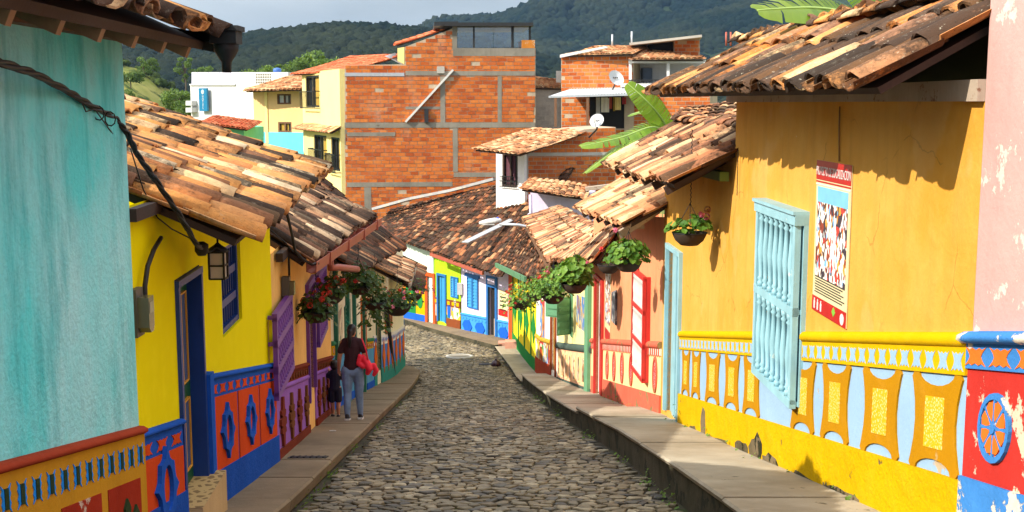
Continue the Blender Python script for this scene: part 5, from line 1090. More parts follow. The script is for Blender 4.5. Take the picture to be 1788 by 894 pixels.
# yellow street front of the tower
C2 = P(535, 240, 66); nf = Vector((-.9, -.42, 0)) * .18; wyf = W(C2.x + nf.x, C2.y + nf.y, A.x + nf.x, A.y + nf.y, False)
PYEL = plaster('pale_yellow_render', C(248, 226, 150, .92), .94, streak=.1)
r_u = pxrect(wyf, 534.5, 132, 557, 187); r_l1 = pxrect(wyf, 549, 236, 570, 288); r_l2 = pxrect(wyf, 579, 240, 593, 298)
wallmesh(wyf, 0, wyf.L - .002, -10, wyf.hit(560, 124)[1], wyf.hit(560, 124)[1], [r_u, r_l1, r_l2], depth=.6).build('street_front', PYEL, bt)
CURT = plain('curtain', C(196, 160, 60, .7), .8)
for i, r in enumerate((r_u, r_l1, r_l2)):
    f = ringslab(MB(), wyf, rp(r), [(r[0] + .1, r[2] + .1), (r[1] - .1, r[2] + .1), (r[1] - .1, r[3] - .1), (r[0] + .1, r[3] - .1)], -.15, -.05).build('window', BLACK, bt); Sl('pane', wyf, rp(r), -.24, -.2, GLASS, f); mx_ = (r[0] + r[1]) / 2; Sl('mullion', wyf, [(mx_ - .05, r[2]), (mx_ + .05, r[2]), (mx_ + .05, r[3]), (mx_ - .05, r[3])], -.14, -.06, BLACK, f); Sl('curtain', wyf, [(mx_ + .1, r[2] + .1), (r[1] - .1, r[2] + .1), (r[1] - .1, r[3] - .1), (mx_ + .1, r[3] - .1)], -.2, -.17, CURT, f)
    b = MB(); h = .85; a0, a1 = r[0] - .15, r[1] + .15; n = 12
    for z in (r[2] - .05, r[2] + h): b.bar(wyf.pt(a0, z, .3), wyf.pt(a1, z, .3), .05, .05); b.bar(wyf.pt(a0, z, 0), wyf.pt(a0, z, .3), .05, .05); b.bar(wyf.pt(a1, z, 0), wyf.pt(a1, z, .3), .05, .05)
    rl = b.build('balcony_rail', IRON, bt)
    for k in range(n + 1): x = lerp(a0, a1, k / n); MB().bar(wyf.pt(x, r[2] - .05, .3), wyf.pt(x, r[2] + h, .3), .03, .03, wyf.n).build('baluster', IRON, rl)
E0 = wyf.pt(wyf.L, wyf.hit(602, 234)[1], .55); E1 = wyf.pt(-.2, wyf.hit(535, 226)[1], .55); roof(bt, E0, E1, E0 - wyf.n * .55 + Vector((0, 0, .3)), E1 - wyf.n * .55 + Vector((0, 0, .3)), T_TAN, .22, .3, 0, 43, 'canopy_roof', ridge=False)
E0 = P(604, 126, 57.6); E1 = P(508, 131, 66); R0 = P(706, 96, 59.6); R1 = P(612, 100, 68); roof(bt, E0, E1, R0, R1, T_RED, .26, .42, 0, 44, jit=.6)
o = MB().add([P(672, 98, 58.9), P(700, 112, 59.2), P(706, 111, 59.3), P(690, 92, 59.6)], [(0, 1, 2, 3)]).build('roof_sheet', GALV, bt)
E0 = P(690, 80, 58.6); E1 = P(692, 77, 64); R0 = P(791, 46, 60.2); R1 = P(792, 45, 65); roof(bt, E0, E1, R0, R1, T_RED, .3, .45, 0, 45, jit=.6, ridge=False)
Sl('gable_end', wb, pxpoly(wb, [(694, 84), (706, 82), (706, 112), (694, 106)]), -.8, -.05, PYEL, bt)
# glazed terrace
tw = wb
Sl('terrace_roof', wb, pxpoly(wb, [(778, 40), (930, 40), (930, 46), (778, 46)]), -5, .35, METAL_DK, bt)
Sl('roof_edge', wb, pxpoly(wb, [(758, 39), (800, 38), (800, 44), (758, 46)]), -5, .3, METAL_DK, bt)
for u0, u1, vt in ((790, 798, 44), (826, 829, 46), (893, 897, 46), (924, 927, 46)): Sl('terrace_post', wb, pxpoly(wb, [(u0, vt), (u1, vt), (u1, 84), (u0, 84)]), -.25, .0 if u0 > 800 else .02, METAL_DK if u0 > 800 else CONC, bt)
for u0, u1 in ((799, 826), (829, 861), (862, 893), (898, 923)): Sl('glass_pane', wb, pxpoly(wb, [(u0, 48), (u1, 48), (u1, 83), (u0, 83)]), -.1, -.08, CGLASS, bt)
Sl('parapet_end', wb, pxpoly(wb, [(911, 70), (934, 70), (934, 84), (911, 84)]), -2, .02, plaster('ochre_parapet', C(190, 120, 50), .8, chip=.2), bt); Sl('terrace_back_rail', wb, pxpoly(wb, [(800, 81), (924, 81), (924, 83), (800, 83)]), -4.6, -4.5, CONC_L, bt)
o = MB().bar(wb.pt(*wb.hit(708, 213), .12), wb.pt(*wb.hit(791, 122), .1), .16, .1).build('leaning_plank', WHITE); tag(o, 'long pale plank leaning on the brick tower wall', 'plank')
r = pxrect(wb, 741, 190, 748, 214); tag(Sl('utility_box', wb, rp(r), 0, .2, METAL_DK, None), 'grey utility box on the brick tower wall', 'box')
r = pxrect(wb, 763, 116, 776, 128); tag(Sl('wall_vent', wb, rp(r), 0, .12, CONC_L, None), 'pale square vent cover high on the brick tower', 'vent')
# ------------------------------------------------------------------ simple houses facing the camera
def fw_plane(u0, u1, t0, t1=None, v=200):
    a, b = P(u0, v, t0), P(u1, v, t1 or t0); return W(a.x, a.y, b.x, b.y, False)
def window(par, w, r, frame, glass=GLASS, fw=.08, mull=1, curtain=None):
    f = ringslab(MB(), w, rp(r), [(r[0] + fw, r[2] + fw), (r[1] - fw, r[2] + fw), (r[1] - fw, r[3] - fw), (r[0] + fw, r[3] - fw)], -.1, -.02).build('window', frame, par); Sl('pane', w, rp(r), -.2, -.16, glass, f)
    for k in range(mull): x = lerp(r[0], r[1], (k + 1) / (mull + 1)); Sl('mullion', w, [(x - fw / 2, r[2]), (x + fw / 2, r[2]), (x + fw / 2, r[3]), (x - fw / 2, r[3])], -.09, -.03, frame, f)
    if curtain: Sl('curtain', w, [(r[0] + fw, r[2] + fw), (lerp(r[0], r[1], .7), r[2] + fw), (lerp(r[0], r[1], .7), r[3] - fw), (r[0] + fw, r[3] - fw)], -.16, -.13, curtain, f)
    return f
# peach house
wq = fw_plane(443, 560, 72, 70); pe = thing('peach_house', 'peach house with tiled roof and aqua base left of the tower', 'house', wq.pt(wq.L / 2, -9))
PCH = plaster('peach_render', C(240, 200, 140, .92), .94, streak=.1); AQ = plaster('aqua_render', C(110, 205, 222, .92), .9)
ra = pxrect(wq, 484, 164, 508, 182); rb = pxrect(wq, 486, 213, 509, 231)
wallmesh(wq, 0, wq.L, -10, wq.hit(480, 158)[1], wq.hit(480, 158)[1], [ra, rb], depth=6).build('wall', PCH, pe); window(pe, wq, ra, WOOD_BR, GLASS, .1, 1, WHITE); window(pe, wq, rb, WOOD_BR, GLASS, .1, 1, CURT)
rr = pxrect(wq, 444, 231, 560, 330); Sl('aqua_base', wq, rp((.0, wq.L, rr[2], rr[3])), 0, .04, AQ, pe); q = pxrect(wq, 465, 158, 467, 250); Sl('pilaster', wq, rp(q), 0, .06, PYEL, pe)
E0 = P(428, 160, 70.6); E1 = P(562, 156, 68.6); R0 = P(505, 135, 74.5); R1 = P(575, 130, 73); roof(pe, E0, E1, R0, R1, T_TAN, .3, .5, 0, 51, jit=.7)
E0 = P(428, 160, 70.6); E1 = P(430, 157, 78); roof(pe, E1, E0, P(505, 135, 78), R0, T_TAN, .3, .5, 0, 52, jit=.7, ridge=False)
# white hotel
wh_ = fw_plane(334, 470, 88, 82); ht = thing('white_hotel', 'white hotel block with vertical blue sign', 'building', wh_.pt(wh_.L / 2, -10)); HW = plaster('white_render', C(236, 236, 236, .72), .95, streak=.25); PLV = plain('lilac_sheet', C(206, 204, 224, .9), .6)
wallmesh(wh_, 0, wh_.L, -12, wh_.hit(400, 148)[1], wh_.hit(400, 148)[1], [], depth=9).build('wall', HW, ht)
Sl('upper_storey', wh_, pxpoly(wh_, [(445, 126), (502, 126), (502, 180), (445, 180)]), -8, -.05, HW, ht); Sl('upper_wall', wh_, pxpoly(wh_, [(412, 126), (446, 126), (446, 149), (412, 149)]), -6, -.02, HW, ht)
for k in range(8): u0, u1 = 334 + k * 9.7, 334 + (k + 1) * 9.7; Sl('roof_panel', wh_, pxpoly(wh_, [(u0, 126), (u1 - .4, 126), (u1 - .4, 147.5), (u0, 147.5)]), -.3, -.03 - .02 * (k % 2), PLV, ht)
Sl('cornice', wh_, pxpoly(wh_, [(333, 146.5), (412, 146.5), (412, 149), (333, 149)]), -.3, .12, HW, ht)
for i in range(7):
    for j in range(4): q = pxrect(wh_, 446 + i * 4, 128.5 + j * 4.6, 448.6 + i * 4, 131.6 + j * 4.6); Sl('lattice_block', wh_, rp(q), -.05, -.03, CONC, ht)
for v in (176, 188): Sl('balcony', wh_, pxpoly(wh_, [(334, v), (344, v), (344, v + 8), (334, v + 8)]), 0, .5, HW, ht)
r = pxrect(wh_, 349, 154, 361.5, 194, .3); sg = tag(Sl('hotel_sign', wh_, rp(r), .2, .35, plain('sign_blue', C(14, 110, 150), .4), None), 'vertical blue sign reading HOTEL on the white block', 'sign'); cx = (r[0] + r[1]) / 2; hh = r[3] - r[2]
for k, ch in enumerate('HOTEL'): walltext(wh_, ch, cx, r[3] - hh * (.36 + k * .125), .355, hh * .16, WHITE, sg)
ringslab(MB(), wh_, [(cx + x, r[3] - hh * .16 + z) for x, z in circ(hh * .1, 14)], [(cx + x, r[3] - hh * .16 + z) for x, z in circ(hh * .065, 14)], .35, .36, ).build('emblem', WHITE, sg); Sl('emblem_core', wh_, [(cx + x, r[3] - hh * .16 + z) for x, z in circ(hh * .035, 8)], .35, .36, WHITE, sg)
p = P(484, 123, 86); tag(MB().lathe([(.3, -.2), (.32, .05), (.25, .15), (.08, .2)], 12, p).build('water_tank', plain('tank_blue', C(60, 100, 170), .5)), 'small blue water tank on the white hotel roof', 'tank')
# green shed
ws = fw_plane(350, 428, 62, 62); gs = thing('green_shed', 'low mint green building with red tiled edge in front of hotel', 'building', ws.pt(2, -9)); sv = [ws.hit(u, v) for u, v in ((352, 300), (426, 300), (426, 224), (352, 213))]
slab(MB(), ws, sv, -5, 0).build('wall', plaster('mint_render', C(120, 206, 160, .9), .9), gs); E0 = P(348, 216, 61.4); E1 = P(430, 227, 61.4); roof(gs, E0, E1, E0 + Vector((0, 3.5, .35)), E1 + Vector((0, 3.5, .35)), T_RED, .28, .45, 0, 53, jit=.6); Sl('brick_strip', ws, pxpoly(ws, [(364, 208), (408, 208), (408, 217), (364, 214)]), -3, -2.6, BRICK, gs)
# small white and brick house on the right of the row
wr = fw_plane(866, 916, 46.8, 45.6); sh_ = thing('white_gable_house', 'small white walled house with tiled roof below the tower', 'house', wr.pt(1, -5)); q = pxrect(wr, 877, 268, 904, 326); WHB = plaster('chalk_render', C(240, 238, 234, .9), .94, streak=.1)
wallmesh(wr, 0, wr.L, -6, wr.hit(890, 258)[1], wr.hit(890, 258)[1] + .3, [q], depth=4).build('wall', WHB, sh_); f = window(sh_, wr, q, WOOD_DK, GLASS, .08, 1, plain('plum_curtain', C(90, 50, 60), .8))
b = MB(); [b.bar(wr.pt(q[0] - .05, z, .12), wr.pt(q[1] + .05, z, .12), .03, .03) for z in (q[2], q[2] + .22, q[2] + .42)]; rl = b.build('balcony_rail', IRON, sh_)
for k in range(10): x = lerp(q[0], q[1], k / 9); MB().bar(wr.pt(x, q[2], .12), wr.pt(x, q[2] + .42, .12), .02, .02, wr.n).build('baluster', IRON, rl)
ws2 = fw_plane(917, 1075, 45.7, 46.5); ol = pxpoly(ws2, [(917, 420), (1075, 420), (1075, 222), (1020, 226), (917, 262)]); slab(MB(), ws2, ol, -3.5, 0).build('brick_wall', MORTAR, sh_); bs = []
for r4 in ((917, 266, 1075, 272), (917, 262, 922, 340)): r = pxrect(ws2, *r4); bs.append(r); Sl('concrete_band', ws2, rp(r), 0, .03, CONC_L, sh_)
brickwork(sh_, ws2, ol, bs, .33, .165, .028, .018, 220, 54)
E0 = P(828, 262, 45.2); E1 = P(905, 271, 43.6); R0 = P(930, 226, 49); R1 = P(1024, 230, 46.5); roof(sh_, E0, E1, R0, R1, T_TAN, .23, .38, 200, 55, jit=1.2, ridge=False)
# lilac annex with its own little roof
wx = fw_plane(926, 1030, 43.5, 43); lx = thing('lilac_annex', 'pale lilac annex under a small tan tile roof', 'house', wx.pt(1.2, -4)); slab(MB(), wx, pxpoly(wx, [(926, 420), (1030, 420), (1030, 338), (926, 334)]), -1.5, 0).build('wall', plaster('pale_lilac_render', C(226, 214, 238, .9), .94), lx)
E0 = P(910, 332, 42.8); E1 = P(1018, 348, 42.2); R0 = P(930, 312, 44.2); R1 = P(1026, 324, 43.8); roof(lx, E0, E1, R0, R1, T_TAN, .23, .36, 120, 56, jit=1.4, ridge=False)
MB().tube([P(926, 340, 42.9), P(927, 372, 42.9), P(920, 378, 42.9)], .06, 8).build('downpipe', plain('lilac_pipe', C(214, 200, 232), .5), lx)
MB().bar(P(1022, 330, 43.2), P(1085, 322, 43.2), .3, .14).build('parapet', WOOD_PALE, lx)
# brick house with terrace, right
wz = fw_plane(980, 1106, 58, 57); bh_ = thing('brick_terrace_house', 'orange brick house with open white terrace on the right skyline', 'house', wz.pt(2, -6)); ol = pxpoly(wz, [(980, 330), (1106, 330), (1106, 96), (980, 100)]); slab(MB(), wz, ol, -6, 0).build('wall', MORTAR, bh_); brickwork(bh_, wz, ol, [pxrect(wz, 1030, 165, 1106, 230)], .42, .19, .034, .018, 200, 61)
Sl('laundry_shade_panel', wz, rp(pxrect(wz, 1030, 168, 1104, 224)), -.1, .03, SHADE_IN, bh_)  # no real recess: black slab on the wall painted as shade
for k, (u0, u1, v1, c) in enumerate(((1043, 1050, 200, WHITE), (1052, 1066, 196, WHT), (1066, 1071, 190, SRED), (1076, 1086, 192, PYEL), (1088, 1095, 182, REDP), (1072, 1076, 194, CURT))):
    mm = MB(); pts = [wz.pt(*wz.hit(lerp(u0, u1, i / 6), v), .3 + .06 * math.sin(i * 2.1 + k)) for v in (170, v1) for i in range(7)]; mm.add(pts, [(i, i + 1, i + 8, i + 7) for i in range(6)], True); tag(mm.build('hung_laundry', c), ['white sheet hanging left in the laundry opening', 'wide off-white towel on the laundry line', 'coral cloth on the laundry line', 'pale yellow cloth on the laundry line', 'red shirt at the right of the laundry line', 'narrow mustard cloth on the laundry line'][k], 'laundry')
wz2 = fw_plane(1107, 1240, 56.9, 56); Sl('terrace_slab', wz2, pxpoly(wz2, [(1085, 146), (1232, 146), (1232, 152), (1085, 152)]), -5, .3, WHITE, bh_); ol2 = pxpoly(wz2, [(1090, 330), (1240, 330), (1240, 152), (1090, 152)]); slab(MB(), wz2, ol2, -5, 0).build('lower_wall', MORTAR, bh_); brickwork(bh_, wz2, [(max(.0, a), z) for a, z in ol2], [], .42, .19, .034, .018, 90, 62)
Sl('terrace_back', wz2, pxpoly(wz2, [(1090, 108), (1240, 108), (1240, 148), (1090, 148)]), -2.2, -2, HW, bh_); q = pxrect(wz2, 1110, 117, 1130, 141); Sl('terrace_window', wz2, rp(q), -1.98, -1.9, GLASS, bh_)
for u in (1098, 1164, 1222): Sl('terrace_post', wz2, pxpoly(wz2, [(u, 108), (u + 5, 108), (u + 5, 147), (u, 147)]), -.2, 0, HW, bh_)
b = MB(); p0, p1 = wz2.hit(1098, 140), wz2.hit(1228, 140); [b.bar(wz2.pt(p0[0], z, 0), wz2.pt(p1[0], z, 0), .04, .04) for z in (p0[1], p0[1] - .2)]; rl = b.build('terrace_rail', IRON, bh_)
for k in range(26): x = lerp(p0[0], p1[0], k / 25); MB().bar(wz2.pt(x, p0[1] - .22, 0), wz2.pt(x, p0[1], 0), .02, .02, wz2.n).build('baluster', IRON, rl)
E0 = P(1103, 105, 56); E1 = P(1228, 104, 55.5); R0 = P(1128, 82, 60); R1 = P(1222, 98, 60); roof(bh_, E0, E1, R0, R1, T_TAN, .28, .45, 0, 63, jit=.6); E0 = P(985, 98, 57.4); E1 = P(1103, 95, 56); R0 = P(1040, 82, 60); R1 = P(1128, 82, 60); roof(bh_, E0, E1, R0, R1, T_TAN, .28, .45, 0, 64, jit=.6, ridge=False)
Sl('eave_board', wz, pxpoly(wz, [(980, 96), (1060, 81), (1062, 84), (980, 101)]), 0, .3, HW, bh_); Sl('eave_beam', wz2, pxpoly(wz2, [(1098, 104), (1232, 104), (1232, 110), (1098, 110)]), -.3, .1, HW, bh_)
wz3 = fw_plane(1176, 1222, 59, 59); ol = pxpoly(wz3, [(1177, 110), (1222, 110), (1222, 66), (1177, 70)]); slab(MB(), wz3, ol, -3, 0).build('roof_room', MORTAR, bh_); brickwork(bh_, wz3, ol, [], .42, .19, .034, .018, 0, 65); MB().bar(P(1100, 79, 59), P(1224, 65, 58.5), 2.5, .12).build('roof_room_cover', CONC_L, bh_); Sl('gap_shade_block', wz3, pxpoly(wz3, [(1135, 76), (1177, 71), (1177, 90), (1135, 84)]), -1, -.4, SHADE_IN, bh_)  # black block under the cover painted as shade
for u, v0, v1 in ((1069, 60, 82), (1103, 55, 80), (1268, 56, 80), (1276, 56, 80)):
    tag(MB().tube([P(u, v1, 59.5), P(u, v0, 59.5)], .05, 6).build('roof_pole', GALV if u < 1200 else RUST), {1069: 'thin grey pole on the tiled roof, left of two', 1103: 'thin grey pole on the tiled roof, right of two', 1268: 'rusty reinforcing bar above the amber roof, left one', 1276: 'rusty reinforcing bar above the amber roof, right one'}[u], 'pole')
# tin awning
aw = thing('tin_awning', 'white corrugated tin awning in front of the brick terrace house', 'awning', P(1050, 165, 56)); n = 60
a0, a1, b0, b1 = P(958, 169, 55.2), P(1108, 163, 54.6), P(1000, 155, 58), P(1150, 150, 57); m = MB(); vs = []
for j in range(2):
    for i in range(n + 1): p = (a0.lerp(a1, i / n) if j == 0 else b0.lerp(b1, i / n)); vs.append(p + Vector((0, 0, .05 if i % 2 else 0)))
m.add(vs, [(i, i + 1, n + 2 + i, n + 1 + i) for i in range(n)]); m.build('sheet', plain('white_tin', C(232, 236, 240, .9), .5), aw); MB().bar(a0, a1 + Vector((0, 0, -.05)), .06, .1).build('edge', GALV, aw)
for u, v1, t in ((970, 222, 55.2), (1026, 226, 55)): MB().bar(P(u, 168, t), P(u, v1, t), .12, .12).build('post', WOOD_BR, aw)
# concrete block wall and its roof
wc = fw_plane(934, 982, 60, 60); cw = thing('block_wall_house', 'grey concrete block house squeezed beside the brick tower', 'house', wc.pt(.7, -6)); slab(MB(), wc, pxpoly(wc, [(930, 330), (984, 330), (984, 153), (930, 152)]), -4, 0).build('wall', CONC_L, cw); brickwork(cw, wc, pxpoly(wc, [(930, 330), (984, 330), (984, 153), (930, 152)]), [], .45, .24, .02, .01, 60, 66, randmat('concrete_block', [(.36, .34, .31, 1), (.4, .38, .35, 1), (.33, .32, .3, 1)], .9, 8))
E0 = P(930, 154, 59.6); E1 = P(986, 155, 59.6); roof(cw, E0, E1, P(932, 136, 64), P(986, 142, 64), T_TAN, .28, .45, 0, 67, jit=.6); tag(MB().box(P(976, 134, 60), .3, .3, .6).build('white_vent', WHITE), 'small white roof vent left of the brick terrace house', 'vent')
# roof with dark gutter behind the amber house
E0 = P(1180, 212, 24); E1 = P(1284, 226, 22.5); dr = thing('low_tile_roof', 'low tiled roof with black gutter seen under the amber eave', 'roof', E0); roof(dr, E0, E1, P(1200, 192, 26.5), P(1300, 180, 25), T_OLD, .24, .4, 60, 68, jit=1.2, ridge=False); MB().bar(E0 + Vector((0, -.06, -.06)), E1 + Vector((0, -.06, -.06)), .12, .12).build('gutter', BLACK, dr); wv = fw_plane(1185, 1300, 24.6, 23.2); slab(MB(), wv, pxpoly(wv, [(1185, 330), (1300, 330), (1300, 216), (1185, 206)]), -2, 0).build('wall', WHB, dr); Sl('window', wv, rp(pxrect(wv, 1228, 222, 1244, 232)), -.02, .03, GRN, dr)
# satellite dishes
def dish(label, u, v, t, r, az):
    c = P(u, v, t); d = thing('satellite_dish', label, 'satellite dish', c); ax = Matrix.Rotation(az, 3, 'Z') @ Matrix.Rotation(R(62), 3, 'X')
    MB().lathe([(r, .12 * r / .4), (r * .75, .06 * r / .4), (r * .4, .015), (.02, 0)], 20, c, ax, False).build('reflector', plain('dish_grey', C(206, 208, 210, .9), .4), d)
    MB().tube([c + ax @ Vector((0, -r * .9, .05)), c + ax @ Vector((0, -r * .3, r * 1.1))], .02, 5).build('feed_arm', GALV, d); MB().box(c + ax @ Vector((0, -r * .3, r * 1.1)), .1, .1, .14).build('receiver', WHITE, d)
    MB().tube([c - ax @ Vector((0, 0, .02)), c + Vector((.0, .2, -.3)), c + Vector((-.3, .3, -r * 2.2))], .035, 6).build('mast', METAL_DK, d)
    for k in (-1, 0, 1): MB().box(c + ax @ Vector((k * r * .25, r * .1, .06)), r * .16, r * .16, .015, ax).build('print_mark', INK, d)
dish('grey satellite dish on a mast in front of the brick laundry opening', 1043, 212, 43, .28, R(-25)); dish('small satellite dish tilted at the corner of the upper brick wall', 1074, 138, 56, .42, R(30))
# ------------------------------------------------------------------ land, hills, forest
CL = [(-1500, 120), (-200, 96), (215, 94), (330, 90), (415, 76), (470, 62), (520, 55), (590, 49), (660, 53), (725, 56), (860, 80), (1000, 115), (1300, 150), (3500, 170)]
CRt = [(-1500, 150), (300, 140), (600, 100), (760, 66), (830, 52), (880, 40), (920, 26), (960, 13), (1040, 2), (1100, -6), (1250, -38), (1500, -90), (2000, -110), (3500, -60)]
def sst(a, b, x): x = max(0, min(1, (x - a) / (b - a))); return x * x * (3 - 2 * x)
def land(x, y):
    r = math.hypot(x, y); u = 894 + F * x / max(y, 1e-3) if y > 1 else 3500 * (1 if x > 0 else -1); u = max(-1500, min(3500, u))
    z = interp([(0, -11), (60, -11.5), (120, -16), (250, -22), (6000, -26)], r)
    q = noise.fractal(Vector((x * .006, y * .006, .3)), 1, 2, 5) * 9
    hL = (180 - interp(CL, u)) / F * 700 + 22; zl = -22 + hL * sst(280, 720, r) * (1 - .5 * sst(720, 1100, r)) + q * sst(250, 500, r)
    hR = (180 - interp(CRt, u)) / F * 1500 + 24; zr = -24 + hR * sst(520, 1500, r) + q * 2.2 * sst(500, 900, r) * (1 - .6 * sst(1300, 1500, r))
    z = max(z, zl, zr)
    g = math.exp(-((x + 70) / 22) ** 2 - ((y - 205) / 55) ** 2) * 29; return z + g + noise.noise(Vector((x * .05, y * .05, 0))) * .6
rs = [0, 20, 45, 70, 95, 120, 145, 170, 195, 215, 235, 260, 290, 330, 380, 430, 480, 530, 580, 630, 670, 700, 730, 780, 850, 930, 1010, 1090, 1170, 1250, 1330, 1400, 1460, 1510, 1560, 1700, 2200, 3500, 6000]
na = 260; vs = []; fs_ = []
for r in rs:
    for i in range(na + 1):
        a = lerp(-1.9, 1.9, i / na); a = a * abs(a) ** .35; x, y = r * math.sin(a), r * math.cos(a); zz = land(x, y) if r > 20 else -11
        vs.append((x, y, zz))
k = na + 1; fs_ = [(j * k + i, j * k + i + 1, (j + 1) * k + i + 1, (j + 1) * k + i) for j in range(len(rs) - 1) for i in range(na)]
me = bpy.data.meshes.new('terrain'); me.from_pydata(vs, [], fs_); me.polygons.foreach_set('use_smooth', [True] * len(fs_)); me.update()
def landmat():
    t = NT('hill_ground'); n = t.noise(.02, 6, .6); n2 = t.noise(.12, 6, .65)
    c = t.mix(t.mask(n2, .4, .62), (.14, .16, .035, 1), (.25, .23, .07, 1)); c = t.mix(t.mask(t.noise(.35, 5, .6), .5, .65), c, (.035, .06, .015, 1))
    sp = t.n('ShaderNodeSeparateXYZ'); t.l(t.pos((.001, .001, .001)), sp.inputs[0]); c = t.mix(t.mask(sp.outputs[1], .3, .36), c, (.02, .032, .014, 1))
    return t.fin(c, .95, .05)
ter = obj('terrain', me, landmat()); struct(ter, 'green valley land and wooded hills reaching the horizon')
# forest canopy: one mass of crowns on the hills
ICO = bmesh.new(); bmesh.ops.create_icosphere(ICO, subdivisions=1, radius=1); iv = np.array([v.co[:] for v in ICO.verts]); ifc = np.array([[v.index for v in f.verts] for f in ICO.faces]); ICO.free()
def forest(name, pts, mat, label, seed=1):
    rg = np.random.default_rng(seed); n = len(pts); pts = np.array(pts); ang = rg.uniform(0, 6.28, n); s = pts[:, 3]
    V = iv[None] * (1 + rg.uniform(-.16, .16, (n, len(iv), 1)))
    q = rg.normal(size=(n, 4)); q /= np.linalg.norm(q, axis=1)[:, None]; a, b, c, d = q.T
    M = np.array([[a*a+b*b-c*c-d*d, 2*(b*c-a*d), 2*(b*d+a*c)], [2*(b*c+a*d), a*a-b*b+c*c-d*d, 2*(c*d-a*b)], [2*(b*d-a*c), 2*(c*d+a*b), a*a-b*b-c*c+d*d]]).transpose(2, 0, 1)
    V = np.einsum('nij,nkj->nki', M, V); V[..., 2] *= rg.uniform(.8, 1.2, (n, 1))
    V = V * s[:, None, None] + pts[:, None, :3]; Fc = ifc[None] + (np.arange(n) * len(iv))[:, None, None]
    me = bpy.data.meshes.new(name); V = V.reshape(-1, 3); Fc = Fc.reshape(-1, 3); me.vertices.add(len(V)); me.vertices.foreach_set('co', V.ravel()); me.loops.add(Fc.size); me.loops.foreach_set('vertex_index', Fc.ravel()); me.polygons.add(len(Fc)); me.polygons.foreach_set('loop_start', np.arange(0, Fc.size, 3)); me.polygons.foreach_set('use_smooth', np.ones(len(Fc), bool)); me.update(calc_edges=True); me.validate()
    o = obj(name, me, mat); stuff(o); o['label'] = label; return o
def forestmat(name, cols):
    t = NT(name); g = t.n('ShaderNodeNewGeometry'); c = t.ramp(g.outputs['Random Per Island'], [(i / (len(cols) - 1), q) for i, q in enumerate(cols)]); c = t.mix(t.mask(t.noise(.012, 4, .6), .4, .65), c, t.mix(.35, c, (.08, .085, .035, 1))); c = t.mix(t.mask(t.noise(1.3, 4, .7), .4, .65), c, t.mix(.6, c, (.008, .014, .006, 1))); t.bump(t.noise(1.6, 5, .7), 1., 1.2); return t.fin(c, .95, .05)
rg = random.Random(5); pts = []
for _ in range(60000):
    u = rg.uniform(150, 1420); r = rg.uniform(400, 1540) ** 1.0; a = math.atan((u - 894) / F); x, y = r * math.sin(a), r * math.cos(a)
    z = land(x, y); dep = y; up = (z - EYE); v = 180 - F * up / y
    if v > 215 or v < -40: continue
    nn = noise.noise(Vector((x * .01, y * .01, 4)))
    if nn > .42 and r > 750 and rg.random() < .8: continue
    s = rg.uniform(2.2, 4.6) * (1 if r < 760 else 1.35); pts.append((x, y, z + s * .35, s))
forest('forest', pts, forestmat('forest_canopy', [(.0025, .009, .009, 1), (.0045, .014, .012, 1), (.0035, .011, .011, 1), (.01, .022, .014, 1)]), 'dark wooded hills rising behind the town')
# bushes on the near green slope
pts = []
for _ in range(2200):
    u = rg.uniform(190, 700); r = rg.uniform(120, 330); a = math.atan((u - 894) / F); x, y = r * math.sin(a), r * math.cos(a)
    if noise.noise(Vector((x * .06, y * .06, 1))) < .12: continue
    s = rg.uniform(.3, 1.1); pts.append((x, y, land(x, y) + s * .3, s))
forest('hillside_scrub', pts, forestmat('scrub_canopy', [(.05, .09, .018, 1), (.09, .14, .03, 1), (.06, .1, .02, 1), (.14, .18, .05, 1)]), 'low green scrub scattered over the near grassy slope', 2)
# trees that stand out
BARK = plain('bark', (.09, .07, .05, 1), .9)
LEAF_T = [leafmat('tree_leaf_%d' % i, *c, trans=.25, rough=.6) for i, c in enumerate((((.035, .075, .015, 1), (.07, .13, .025, 1), (.13, .2, .04, 1)), ((.05, .1, .02, 1), (.1, .18, .03, 1), (.18, .26, .05, 1))))]
def leaf_mesh(name, pts, size, rg, nmin=None):
    """one small bent leaf-clump quad at each point"""
    n = len(pts); P_ = np.array(pts); a = rg.normal(size=(n, 3)); a /= np.linalg.norm(a, axis=1)[:, None]; b = rg.normal(size=(n, 3)); b -= a * (a * b).sum(1)[:, None]; b /= np.linalg.norm(b, axis=1)[:, None]
    s = rg.uniform(.6, 1.3, n)[:, None] * size; V = np.stack([P_ - a * s, P_ + b * s * .6, P_ + a * s, P_ - b * s * .6], 1).reshape(-1, 3); Fc = np.arange(n * 4).reshape(-1, 4)
    me = bpy.data.meshes.new(name); me.from_pydata(V.tolist(), [], Fc.tolist()); me.update(); return me
